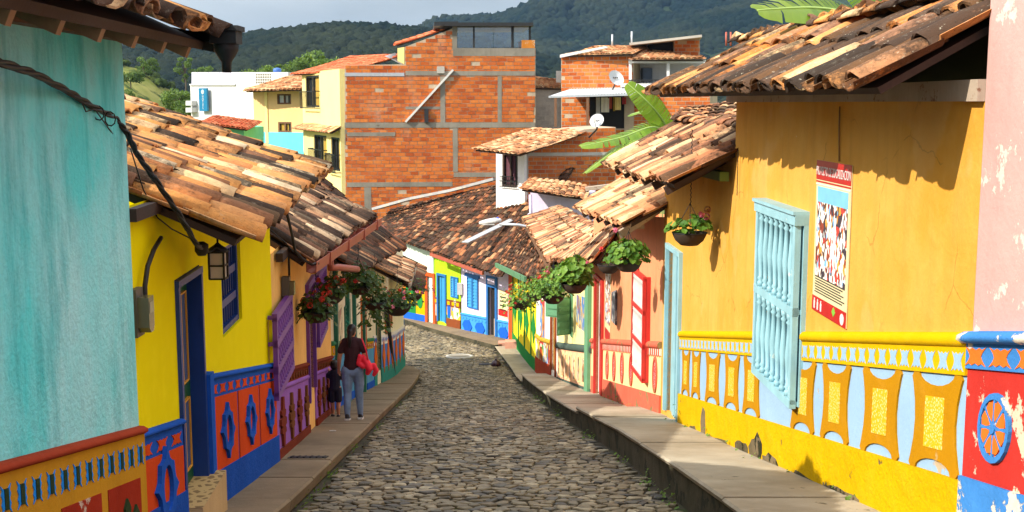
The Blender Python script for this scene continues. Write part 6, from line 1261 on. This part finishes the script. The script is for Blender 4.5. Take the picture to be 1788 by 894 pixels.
def tree(label, u, v, t, h, wd_, mat, seed):
    """u,v of the crown top"""
    rg = np.random.default_rng(seed); top = P(u, v, t); bx, by = top.x, top.y; zb = top.z - h; tr = thing('hill_tree', label, 'tree', (bx, by, zb), 'trees on the near slope'); tk = MB(); tk.tube([(bx, by, zb - 1), (bx + .1, by, zb + h * .3), (bx - .1, by, zb + h * .6), (bx, by, zb + h * .85)], [h * .03, h * .024, h * .016, h * .006], 7)
    cl = []
    for k in range(11):
        a = rg.uniform(0, 6.28); q = rg.uniform(.15, 1) ** .6 * wd_ * .5; zc = zb + h * rg.uniform(.35, .93); f = 1 - abs((zc - zb) / h - .62) * 1.1; c = np.array([bx + math.cos(a) * q * f, by + math.sin(a) * q * f, zc]); cl.append((c, wd_ * rg.uniform(.14, .26)))
        tk.tube([(bx, by, zb + h * rg.uniform(.25, .6)), tuple((c + np.array([bx, by, zc - h * .08])) / 2), tuple(c)], [h * .012, h * .008, h * .004], 5)
    tk.build('trunk', BARK, tr); pts = []
    for c, r in cl:
        d = rg.normal(size=(170, 3)); d /= np.linalg.norm(d, axis=1)[:, None]; pts.append(c + d * r * rg.uniform(.55, 1.05, 170)[:, None] * np.array([1, 1, .75]))
    o = obj('crown', leaf_mesh('crown', np.concatenate(pts), wd_ * .045, rg), mat, tr); return tr
TREES = [(250, 98, 200, 5, 3., 1), (266, 102, 205, 3.6, 2.8, 0), (322, 98, 180, 6, 2.8, 1), (226, 116, 170, 3.4, 3.4, 0), (356, 116, 200, 3.5, 3, 1), (308, 160, 120, 2.6, 3.2, 1), (328, 176, 112, 2.2, 2.8, 0), (272, 186, 125, 1.8, 2.2, 0), (456, 116, 150, 3.4, 5, 1), (518, 104, 160, 5, 3.6, 1), (546, 94, 165, 6, 7, 1), (572, 104, 160, 5, 5, 1), (500, 112, 150, 3.6, 4, 0), (484, 118, 145, 3, 3.6, 1), (592, 108, 150, 4, 4, 0), (219, 160, 120, 2.6, 2.6, 0)]
TL = ['slender light tree standing highest on the grassy slope', 'small round tree right of the slender slope tree', 'lone tall tree on the slope near the hotel', 'dark bushy tree by the teal wall on the slope', 'small tree on the skyline left of the hotel sign', 'broad bright tree low on the slope beside the hotel', 'dark green tree touching the hotel corner', 'dark shrubby tree mid slope above the orange roof', 'low wide tree behind the hotel roof', 'pointed pale tree behind the peach roof', 'largest round pale green tree behind the peach house', 'light tree right of the largest round one', 'small dark tree between hotel and peach roof', 'low pale tree by the blue water tank', 'dark tree just left of the brick tower roof', 'dark tree lowest at the teal house edge']
for i, (u, v, t, h, w_, k) in enumerate(TREES): tree(TL[i], u, v, t, h, w_, LEAF_T[k], 70 + i)
# ------------------------------------------------------------------ hanging baskets
GLEAF = leafmat('geranium_leaf', (.05, .14, .02, 1), (.12, .26, .03, 1), (.22, .36, .05, 1), .3); DLEAF = leafmat('shade_toned_leaf', (.02, .05, .012, 1), (.04, .09, .018, 1), (.075, .13, .025, 1), .2)  # second leaf set is darkened in colour for the shaded side
def flowmat(n, c0, c1): return leafmat(n, c0, c1, tuple(min(1, x * 1.3) for x in c1[:3]) + (1,), .2)
PINKF = flowmat('pink_petals', C(214, 70, 120), C(236, 130, 160)); REDF = flowmat('red_petals', C(180, 16, 24), C(214, 50, 50)); DRYF = flowmat('dry_petals', C(150, 90, 60), C(190, 120, 80))
COCO = paint('coconut_fibre', (.045, .028, .018, 1), .9)
def disc_leaf(mb, c, n, r, rg, k=7, cup=.25):
    n = n.normalized(); x = n.orthogonal().normalized(); y = n.cross(x); a0 = rg.uniform(0, 6.28); vs = [c - n * r * cup]
    for i in range(k):
        a = a0 + 2 * math.pi * i / k; q = r * (.92 + .12 * math.sin(3 * a)) * (.55 if i == 0 else 1); vs.append(c + (x * math.cos(a) + y * math.sin(a)) * q)
    mb.add(vs, [(0, 1 + i, 1 + (i + 1) % k) for i in range(k)])
def basket(label, u, v, t, r, nleaf, spread, height, lr, fl, leaf=GLEAF, chain=None, trail=0., group='hanging flower baskets', seed=1, oz=0.):
    """u,v: centre of the bowl rim"""
    rg = random.Random(seed); c = P(u, v, t); b = thing('hanging_basket', label, 'flower basket', c, group)
    bowl = MB().lathe([(.02, -r * .72), (r * .5, -r * .66), (r * .82, -r * .38), (r * .98, -r * .05), (r, .01), (r * .9, .01), (r * .85, -r * .1)], 16, c, None, True); bowl.build('bowl', COCO, b)
    rim = [c + Vector((math.cos(a) * r, math.sin(a) * r, .012)) for a in [2 * math.pi * i / 16 for i in range(17)]]; MB().tube(rim, .008, 5, False).build('rim', IRON, b)
    top = c + Vector((0, 0, chain or .9)); m = MB()
    for k in range(3): a = 2 * math.pi * k / 3 + .4; m.tube([c + Vector((math.cos(a) * r, math.sin(a) * r, 0)), c + Vector((0, 0, height * .75 + .2))], .005, 4)
    zz = c.z + height * .75 + .2; n = max(2, int((top.z - zz) / .05)) if top.z > zz else 0
    for i in range(n): z = lerp(zz, top.z, i / n); m.tube([(c.x, c.y, z), (c.x + .012, c.y, z + .02), (c.x, c.y, z + .05)], .006, 4)
    m.build('chain', IRON, b); lv = MB(); st = MB()
    for i in range(nleaf):
        a = rg.uniform(0, 6.28); q = spread * math.sqrt(rg.random()); h = height * rg.random() ** .8 * (1 - .45 * (q / spread) ** 2)
        p = c + Vector((math.cos(a) * q, math.sin(a) * q, h + .02))
        if trail and q > spread * .55: p.z -= trail * rg.random() ** 1.3
        nr = Vector((math.cos(a) * q / spread + rg.uniform(-.5, .5), math.sin(a) * q / spread + rg.uniform(-.5, .5), .75)); disc_leaf(lv, p, nr, lr * rg.uniform(.6, 1.25), rg)
        if i % 6 == 0: st.tube([c + Vector((math.cos(a) * q * .3, math.sin(a) * q * .3, 0)), (c + p) / 2 + Vector((0, 0, .03)), p], .004, 4, False)
    stuff(lv.build('foliage', leaf, b)); st.build('stems', leaf, b)
    for j, (mat, k, hi) in enumerate(fl):
        for i in range(k):
            a = rg.uniform(0, 6.28); q = spread * rg.uniform(.3, 1.05); p = c + Vector((math.cos(a) * q, math.sin(a) * q, height * rg.uniform(.5, 1.) * hi + .05 - (trail * rg.random() if trail else 0))); m = MB(); s = MB()
            for _ in range(14): d = Vector((rg.gauss(0, 1), rg.gauss(0, 1), rg.gauss(0, 1))).normalized(); disc_leaf(m, p + d * .036, d, .024, rg, 5)
            f = m.build('flower_head', mat, b); s.tube([c, (c + p) / 2 + Vector((0, 0, .04)), p], .004, 4, False).build('stalk', leaf, f)
basket('round dark basket with pink geranium against the amber wall', 1204, 408, 13.2, .2, 60, .26, .2, .06, [(PINKF, 2, 1.3), (DRYF, 1, 1.6)], chain=1.2, seed=1)
basket('leafy basket with single pink bloom under the salmon eave', 1097, 458, 16.6, .2, 280, .3, .34, .06, [(PINKF, 1, 1.4)], chain=.6, seed=2)
basket('small half-hidden basket left of the leafy salmon one', 1063, 464, 17.2, .17, 14, .16, .16, .045, [(REDF, 1, 1.5)], chain=.5, seed=3)
basket('bushy bright green basket in front of the cream house', 1003, 496, 20.6, .24, 320, .34, .5, .07, [(PINKF, 1, 1.)], chain=.6, seed=4)
basket('basket with airy green shoots left of the bushy one', 966, 516, 23, .24, 420, .44, .6, .042, [(REDF, 3, 1.1), (PINKF, 4, 1.), (DRYF, 3, 1.1)], chain=.7, trail=.1, seed=5)
basket('trailing red and dry flower basket nearest the lilac house', 908, 528, 28.5, .26, 300, .48, .5, .042, [(REDF, 9, .9), (DRYF, 9, 1.), (PINKF, 5, .9)], chain=.8, trail=.35, seed=6)
basket('reddish flower basket behind the trailing one on the right', 934, 514, 27, .22, 220, .4, .42, .042, [(REDF, 7, .8), (DRYF, 5, .9), (PINKF, 2, .7)], chain=.6, trail=.2, seed=7)
LG = 'baskets on the shaded side'
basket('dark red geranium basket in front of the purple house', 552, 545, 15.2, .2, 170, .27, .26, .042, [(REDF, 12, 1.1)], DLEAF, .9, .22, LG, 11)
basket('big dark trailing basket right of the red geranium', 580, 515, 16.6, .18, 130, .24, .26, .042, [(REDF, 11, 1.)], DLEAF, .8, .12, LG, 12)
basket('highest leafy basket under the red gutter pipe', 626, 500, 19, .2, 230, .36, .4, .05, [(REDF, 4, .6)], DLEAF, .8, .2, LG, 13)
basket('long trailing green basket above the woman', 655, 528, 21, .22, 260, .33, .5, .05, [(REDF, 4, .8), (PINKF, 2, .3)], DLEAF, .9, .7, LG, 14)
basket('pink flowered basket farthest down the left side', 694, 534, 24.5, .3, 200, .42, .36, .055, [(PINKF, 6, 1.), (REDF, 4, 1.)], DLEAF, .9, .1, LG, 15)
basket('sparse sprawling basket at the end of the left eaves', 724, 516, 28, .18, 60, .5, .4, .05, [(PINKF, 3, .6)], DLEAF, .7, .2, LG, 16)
# ------------------------------------------------------------------ banana plants
BAN = leafmat('banana_leaf', (.13, .25, .02, 1), (.2, .34, .03, 1), (.27, .42, .04, 1), .5, .35); RIB = plain('banana_rib', (.3, .42, .1, 1), .5)
def banana_leaf(par, mid, wmax, side, rg, tears=9):
    """mid: list of 3D points along the midrib; side: across vector"""
    n = 26; pts = []
    for i in range(n + 1):
        f = i / n * (len(mid) - 1); k = min(int(f), len(mid) - 2); g = f - k; m0, m1 = mid[max(k - 1, 0)], mid[k]; m2, m3 = mid[k + 1], mid[min(k + 2, len(mid) - 1)]
        pts.append(.5 * ((2 * m1) + (m2 - m0) * g + (2 * m0 - 5 * m1 + 4 * m2 - m3) * g * g + (3 * m1 - m0 - 3 * m2 + m3) * g ** 3))
    mb = MB(); up = Vector((0, 0, 1))
    for s in (-1, 1):
        cut = set(rg.sample(range(2, n - 2), tears)); row = []
        for i in range(n):
            f0, f1 = i / n, (i + 1) / n; w0 = wmax * math.sin(math.pi * min(1, f0 * .93 + .06)) ** .42; w1 = wmax * math.sin(math.pi * min(1, f1 * .93 + .06)) ** .42
            t = (pts[i + 1] - pts[i]).normalized(); ac = (side - t * side.dot(t)).normalized(); nn = ac.cross(t); lift = .22; sw = t * wmax * .35
            e0 = pts[i] + ac * s * w0 + nn * lift * w0 * .4 - up * w0 * .18 + sw * (w0 / wmax); e1 = pts[i + 1] + ac * s * w1 + nn * lift * w1 * .4 - up * w1 * .18 + sw * (w1 / wmax)
            if i in cut: e0 = e0.lerp(e1, .35) - up * wmax * .05
            m0 = pts[i].lerp(e0, .5) + nn * w0 * .1; m1 = pts[i + 1].lerp(e1, .5) + nn * w1 * .1; mb.add([pts[i], pts[i + 1], m1, m0, e1, e0], [(0, 1, 2, 3), (3, 2, 4, 5)], True)
    lf = mb.build('leaf', BAN, par); MB().tube(pts, [lerp(.03, .008, i / n) for i in range(n + 1)], 6).build('midrib', RIB, lf)
rg = random.Random(9); base = P(1168, 330, 24); bn = thing('banana_plant', 'banana plant with drooping leaves beside the brick gable', 'banana plant', (base.x, base.y, -3.5)); ST = plain('banana_stem', (.16, .2, .06, 1), .6); crown = P(1172, 232, 24)
MB().tube([(base.x, base.y, -3.5), base, crown], [.16, .14, .08], 10).build('stem', ST, bn)
banana_leaf(bn, [P(1172, 238, 24), P(1140, 222, 23.5), P(1085, 240, 23), P(1014, 256, 22.6)], .22, Vector((.1, 1, .5)), rg); banana_leaf(bn, [P(1172, 238, 24), P(1125, 236, 23.2), P(1075, 262, 22.8), P(1022, 302, 22.5)], .27, Vector((.2, 1, .3)), rg)
banana_leaf(bn, [P(1172, 236, 24), P(1150, 200, 23.6), P(1125, 172, 23.4), P(1096, 146, 23.4)], .25, Vector((1, .4, .25)), rg); banana_leaf(bn, [P(1172, 240, 24), P(1155, 205, 24.2), P(1128, 195, 24.5), P(1100, 200, 25)], .2, Vector((.4, 1, .2)), rg)
b2 = thing('banana_plant', 'banana plant whose bright leaves rise above the amber roof', 'banana plant', P(1560, 200, 11)); cr2 = P(1556, 70, 11)
MB().tube([P(1560, 330, 11), P(1558, 160, 11), cr2], [.14, .12, .07], 10).build('stem', ST, b2); banana_leaf(b2, [cr2, P(1490, 28, 10.8), P(1420, 14, 10.6), P(1322, 18, 10.4)], .3, Vector((.1, 1, .55)), rg); banana_leaf(b2, [cr2, P(1535, 20, 11), P(1505, -10, 11), P(1470, -50, 11)], .22, Vector((1, .5, 0)), rg); banana_leaf(b2, [cr2, P(1575, 20, 11), P(1610, -2, 11.2), P(1660, -8, 11.4)], .16, Vector((.3, 1, .4)), rg); banana_leaf(b2, [cr2, P(1600, 30, 11), P(1650, 12, 11), P(1700, 10, 11)], .14, Vector((.2, 1, .4)), rg)
# weeds at the wall foot
WEED = leafmat('weed_leaf', (.08, .16, .02, 1), (.14, .24, .03, 1), (.2, .3, .05, 1), .3)
def weeds(label, spots, seed):
    rg = random.Random(seed); m = MB()
    for p, n, h in spots:
        for _ in range(n):
            c = p + Vector((rg.gauss(0, .06), rg.gauss(0, .18), rg.random() ** 1.5 * h)); disc_leaf(m, c, Vector((-.6 + rg.uniform(-.6, .6), rg.uniform(-.6, .6), .8)), rg.uniform(.012, .03), rg, 5)
    o = m.build('weeds', WEED); stuff(o); o['label'] = label
weeds('green weeds at the foot of the pale blue door', [(w1.pt(w1.hit(1187, 720)[0], G(1186, 742, .3).z, .05), 70, .42)], 1)
weeds('small weeds along the foot of the right walls and kerb', [(w1.pt(a, w1.base(a) + .34, .05), 14, .05) for a in (1.5, 3.1, 4.4, 5.5, 6.6, 8.0)] + [(w3.pt(a, w3.base(a) + .27, .05), 22, .1) for a in (.6, 2.2, 3.6, 4.8, 6.1)] + [(Vector((kr(y) - .05, y, zs(y) + .03)), 26, .07) for y in (10.2, 11.4, 13.4, 16.5, 21, 24.5, 26)] + [(Vector((kl(y) + .06, y, zs(y) + .03)), 20, .05) for y in (10, 10.8, 12.2, 14.5, 18, 23)], 2)
# ------------------------------------------------------------------ people
def capsule_cloud(chains, n=10):
    """chains of (point, radius[, flatten]) -> overlapping beads, to be fused by a voxel remesh"""
    mb = MB(); base = [(math.sin(math.pi * i / 6) * math.cos(2 * math.pi * j / n), math.sin(math.pi * i / 6) * math.sin(2 * math.pi * j / n), math.cos(math.pi * i / 6)) for i in range(7) for j in range(n)]
    fs_ = [(i * n + j, (i + 1) * n + j, (i + 1) * n + (j + 1) % n, i * n + (j + 1) % n) for i in range(6) for j in range(n)]
    for ch in chains:
        for (p, r), (q, s) in zip(ch, ch[1:]):
            p, q = Vector(p), Vector(q); r = r if isinstance(r, tuple) else (r, r); s = s if isinstance(s, tuple) else (s, s); k = max(2, int((q - p).length / (min(r[1], s[1]) * .45)) + 1)
            for i in range(k + 1):
                f = i / k; c = p.lerp(q, f); rx, ry = lerp(r[0], s[0], f), lerp(r[1], s[1], f); rz = min(rx, ry); mb.add([c + Vector((x * rx, y * ry, z * rz)) for x, y, z in base], fs_, True)
    return mb
def fused(name, chains, mat, par, vox=.011, sm=4):
    o = capsule_cloud(chains).build(name, mat, par); m = o.modifiers.new('fuse', 'REMESH'); m.mode = 'VOXEL'; m.voxel_size = vox; m.use_smooth_shade = True; s = o.modifiers.new('soften', 'SMOOTH'); s.iterations = sm; s.factor = .5; return o
SKIN = plain('skin', C(186, 128, 98, 1.15), .6, var=.92); HAIR = plain('black_hair', (.014, .011, .01, 1), .45); DSHIRT = plain('maroon_shirt', (.045, .012, .018, 1), .85); JEANS = plain('faded_denim', C(120, 144, 178, 1.2), .85, var=.6); NAVY = plain('navy_cloth', (.018, .017, .035, 1), .85); BAGR = plain('coral_cloth', C(226, 40, 62, 1.2), .75); SHOE = plain('dark_shoe', (.03, .028, .03, 1), .6); SOLE = plain('white_sole', (.7, .7, .7, 1), .6)
fw = G(617, 733, .15); pw = thing('person', 'woman in dark T-shirt and faded jeans walking away down the left pavement', 'person', fw, None)
k = 1.6 / 1.65
def V3(x, y, z): return (fw.x + x * k, fw.y + y * k, fw.z + z * k + (0))
gl = -.2   # ground slope
def gy(y): return gl * y
hipL, hipR = (-.085, 0, .86), (.085, 0, .86); ftL, ftR = (-.09, -.06, .07 + gy(-.06)), (.1, .16, .075 + gy(.16))
knL, knR = (-.09, .0, .47), (.1, .07, .46)
body = [[(V3(0, 0, .86), (.145 * k, .1 * k)), (V3(0, 0, 1.0), (.125 * k, .085 * k)), (V3(0, -.01, 1.12), (.12 * k, .08 * k)), (V3(0, 0, 1.27), (.15 * k, .09 * k)), (V3(0, 0, 1.36), (.13 * k, .07 * k))], [(V3(0, 0, 1.36), .05 * k), (V3(.0, .02, 1.46), .046 * k)], [(V3(.0, .03, 1.5), .07 * k), (V3(.0, .03, 1.56), (.072 * k, .085 * k))], [(V3(.03, .1, 1.51), .03 * k), (V3(.04, .125, 1.5), .012 * k)]]
def arm(s, el, wr, fg):
    c = [[(V3(s * .155, 0, 1.34), .05 * k), (V3(*el), .038 * k), (V3(*wr), .026 * k)], [(V3(*wr), .028 * k), (V3(*fg), .03 * k)]]
    fx_, fy_, fz_ = fg
    for i in range(4): o_ = (i - 1.5) * .017; c.append([(V3(fx_, fy_ + o_, fz_), .0105 * k), (V3(fx_ - s * .006, fy_ + o_ * 1.1, fz_ - .035), .0095 * k), (V3(fx_ - s * .022, fy_ + o_ * 1.1, fz_ - .062 + abs(i - 1.4) * .006), .008 * k)])
    c.append([(V3(fx_ - s * .01, fy_ + .03, fz_ + .015), .011 * k), (V3(fx_ - s * .026, fy_ + .05, fz_ - .02), .009 * k)]); return c
body += arm(-1, (-.21, -.02, 1.08), (-.235, .06, .87), (-.24, .08, .80)) + arm(1, (.235, -.05, 1.1), (.25, .1, .95), (.25, .15, .9))
leg = lambda h, kn, f: [(V3(*h), .098 * k), (V3(kn[0], kn[1], kn[2] + .16), .08 * k), (V3(*kn), .058 * k), (V3(kn[0], (kn[1] + f[1]) / 2 - .015, (kn[2] + f[2]) / 2 + .06), .054 * k), (V3(*f), .036 * k)]
body += [leg(hipL, knL, ftL), leg(hipR, knR, ftR)]; fused('body', body, SKIN, pw)
g = .014
def fat(ch, e): return [(p, (r[0] + e, r[1] + e) if isinstance(r, tuple) else r + e) for p, r in ch]
fused('shirt', [fat(body[0][1:], g), [(V3(0, 0, .93), (.145 * k + g * .6, .1 * k + g)), (V3(0, 0, 1.0), (.135 * k + g, .09 * k + g))], fat([(V3(-.12, 0, 1.35), .052 * k), (V3(-.19, -.012, 1.2), .048 * k)], g), fat([(V3(.12, 0, 1.35), .052 * k), (V3(.205, -.03, 1.21), .048 * k)], g)], DSHIRT, pw)
jl, jr = leg(hipL, knL, ftL), leg(hipR, knR, ftR); fused('jeans', [fat([(V3(0, 0, .84), (.14 * k, .1 * k)), (V3(0, 0, .96), (.128 * k, .088 * k))], g * .6), fat(jl, g * .8), fat(jr, g * .8)], JEANS, pw)
fused('hair', [[(V3(.0, .01, 1.57), (.083 * k, .092 * k)), (V3(-.01, -.03, 1.52), (.075 * k, .07 * k))], [(V3(-.015, -.085, 1.54), .038 * k), (V3(-.025, -.1, 1.42), .042 * k), (V3(-.03, -.095, 1.28), .022 * k)]], HAIR, pw)
for f, s in ((ftL, -1), (ftR, 1)):
    x, y, z = f; so_ = fused('shoe', [[(V3(x, y - .02, z - .02), .042 * k), (V3(x, y + .08, z - .03 + gy(.08)), .042 * k), (V3(x, y + .15, z - .035 + gy(.15)), .034 * k)], [(V3(x, y - .02, z + .01), .04 * k), (V3(x, y - .01, z + .04), .038 * k)]], SHOE, pw)
    m = MB(); ol = [(-.038, -.07), (.038, -.07), (.045, .03), (.042, .12), (.02, .19), (-.02, .19), (-.042, .12), (-.045, .03)]; n = len(ol); m.add([V3(x + a, y + b, z - .075 + gy(b) + h) for h in (0, .032) for a, b in ol], [tuple(range(n, 2 * n))] + [(i, (i + 1) % n, n + (i + 1) % n, n + i) for i in range(n)]); m.build('sole', SOLE, so_)
bg_ = thing('shoulder_bag', 'coral red jacket and bag bundled on the woman right arm', 'bag', V3(.28, .02, .85))
fused('bundle', [[(V3(.2, -.05, 1.1), (.05, .07)), (V3(.25, -.04, 1.0), (.06, .09)), (V3(.29, -.02, .9), (.06, .1)), (V3(.26, 0, .82), (.045, .08))], [(V3(.14, -.1, 1.13), .035), (V3(.12, -.1, 1.0), .045), (V3(.19, -.08, .95), .05)], [(V3(.36, .0, .95), .04), (V3(.4, .02, .85), .045), (V3(.36, .02, .78), .035)]], BAGR, bg_)
MB().tube([V3(.17, -.04, 1.42), V3(.24, -.09, 1.25), V3(.28, -.09, 1.05)], .012, 6).build('strap', BAGR, bg_)
# child
fc = G(586, 727, .15); ch = thing('person', 'small child in dark shirt and shorts touching the purple wall', 'person', fc)
k = .98 / 1.0
def V4(x, y, z): return (fc.x + x * k, fc.y + y * k, fc.z + z * k)
cb = [[(V4(0, 0, .5), (.09, .07)), (V4(0, 0, .62), (.082, .062)), (V4(0, 0, .74), (.095, .062)), (V4(0, 0, .79), (.075, .05))], [(V4(0, 0, .79), .035), (V4(0, .01, .85), .035)], [(V4(-.005, .01, .9), (.068, .075)), (V4(-.005, .01, .94), (.068, .075))],
      [(V4(-.09, 0, .77), .032), (V4(-.13, .1, .66), .026), (V4(-.13, .22, .74), .02)], [(V4(-.13, .22, .74), .022), (V4(-.14, .26, .77), .018)], [(V4(.09, 0, .77), .032), (V4(.14, .01, .64), .026), (V4(.17, .06, .72), .02)], [(V4(.17, .06, .72), .022), (V4(.19, .09, .76), .018)]]
for i in range(4): cb.append([(V4(-.145, .25 + i * .012, .775), .0075), (V4(-.155, .26 + i * .014, .805 + (.004 if i in (1, 2) else -.004)), .006)]); cb.append([(V4(.19, .075 + i * .012, .76), .0075), (V4(.2, .08 + i * .013, .785), .006)])
cb += [[(V4(-.14, .245, .755), .008), (V4(-.14, .225, .775), .006)], [(V4(.185, .075, .75), .008), (V4(.175, .06, .77), .006)]]
for s, fy in ((-1, .05), (1, -.03)): cb.append([(V4(s * .05, 0, .5), .062), (V4(s * .055, .01, .28), .042), (V4(s * .055, fy - .01, .16), .037), (V4(s * .055, fy, .05 + gl * fy), .026)]); cb.append([(V4(s * .055, fy - .01, .03 + gl * fy), .026), (V4(s * .055, fy + .09, .022 + gl * (fy + .09)), .02)])
fused('body', cb, SKIN, ch, .008); e = .012
fused('shirt', [fat(cb[0], e), fat([(V4(-.08, 0, .77), .036), (V4(-.125, .025, .72), .034)], e), fat([(V4(.08, 0, .77), .036), (V4(.12, .005, .7), .034)], e)], NAVY, ch, .009)
fused('shorts', [[(V4(0, 0, .5), (.1, .08)), (V4(0, 0, .57), (.095, .074))]] + [[(V4(s * .05, 0, .48), .072), (V4(s * .056, .005, .31), .07)] for s in (-1, 1)], NAVY, ch, .009)
fused('hair', [[(V4(-.005, -.0, .935), (.076, .078)), (V4(-.005, -.02, .9), (.07, .065))]], HAIR, ch, .009)
for s, fy in ((-1, .05), (1, -.03)): fused('sandal', [[(V4(s * .055, fy - .03, .012 + gl * (fy - .03)), .03), (V4(s * .055, fy + .1, .012 + gl * (fy + .1)), .028)]], SHOE, ch, .008)
# ------------------------------------------------------------------ cables
cb_ = thing('power_cables', 'twisted black power cables sagging across the teal wall', 'cable', P(150, 180, 6)); main = [P(u, v, t) for u, v, t in ((-60, 88, 4.2), (0, 108, 4.6), (60, 128, 5.2), (120, 160, 5.9), (160, 185, 6.3), (200, 205, 6.75), (222, 232, 6.85), (240, 270, 6.85), (270, 312, 6.95), (310, 370, 7.2), (342, 425, 7.6), (352, 434, 8.0))]
for k in range(3):
    pts = []
    for i in range(len(main) - 1):
        for j in range(6): f = j / 6; p = main[i].lerp(main[i + 1], f); a = (i * 6 + j) * .7 + k * 2.1; pts.append(p + Vector((math.cos(a) * .011, 0, math.sin(a) * .011)))
    MB().tube(pts, .010, 5).build('strand', RUBBER, cb_)
MB().tube([P(u, v, t) for u, v, t in ((0, 116, 4.6), (70, 136, 5.3), (140, 172, 6.1), (150, 195, 6.2), (165, 190, 6.3), (205, 245, 6.8), (215, 165, 6.9), (208, 95, 6.9))], .004, 4).build('loose_wire', RUBBER, cb_)
for u, v in ((150, 178), (172, 188), (192, 198)):
    c = P(u, v, 6.4); MB().tube([c + Vector((math.cos(a) * .03, 0, math.sin(a) * .04 - .03)) for a in [i * .7 for i in range(10)]], .004, 4).build('wire_coil', RUBBER, cb_)
MB().lathe([(.03, -.05), (.05, -.02), (.05, .03), (.02, .05)], 8, P(352, 434, 8.2)).build('splice', RUBBER, cb_)
c2 = thing('hanging_wires', 'loose dark wires hanging from the yellow roof eave to the purple house', 'cable', P(505, 400, 13)); MB().tube([P(u, v, t) for u, v, t in ((503, 345, 12.9), (500, 370, 13), (510, 410, 13.1), (515, 438, 13.2), (528, 452, 13.3), (545, 462, 13.5), (556, 460, 13.6))], .018, 5).build('wire', RUBBER, c2); MB().tube([P(u, v, t) for u, v, t in ((470, 400, 13), (500, 425, 13.1), (512, 440, 13.2))], .008, 4).build('thin_wire', RUBBER, c2)
c3 = thing('eave_wires', 'tangle of thin wires at the lantern below the yellow eave', 'cable', P(360, 432, 8.2)); MB().tube([P(u, v, t) for u, v, t in ((352, 434, 8.2), (366, 440, 8.3), (378, 432, 8.4), (395, 440, 8.4))], .009, 5).build('wire', RUBBER, c3); MB().tube([P(u, v, t) for u, v, t in ((228, 260, 7.1), (250, 330, 7.4), (275, 380, 7.7), (300, 400, 7.9), (330, 415, 8.1), (352, 434, 8.2))], .005, 4).build('thin_wire', RUBBER, c3)

# ------------------------------------------------------------------ air
t = NT('haze_air'); t.t.nodes.remove(t.b); vol = t.n('ShaderNodeVolumePrincipled'); vol.inputs['Color'].default_value = (.32, .58, 1, 1); vol.inputs['Density'].default_value = HAZE; vol.inputs['Anisotropy'].default_value = .1; t.l(vol.outputs[0], t.out.inputs['Volume'])
hz = MB().box((0, 0, 100), 12400, 12400, 360).build('haze', t.m); stuff(hz); hz['label'] = 'thin blue haze over the valley'
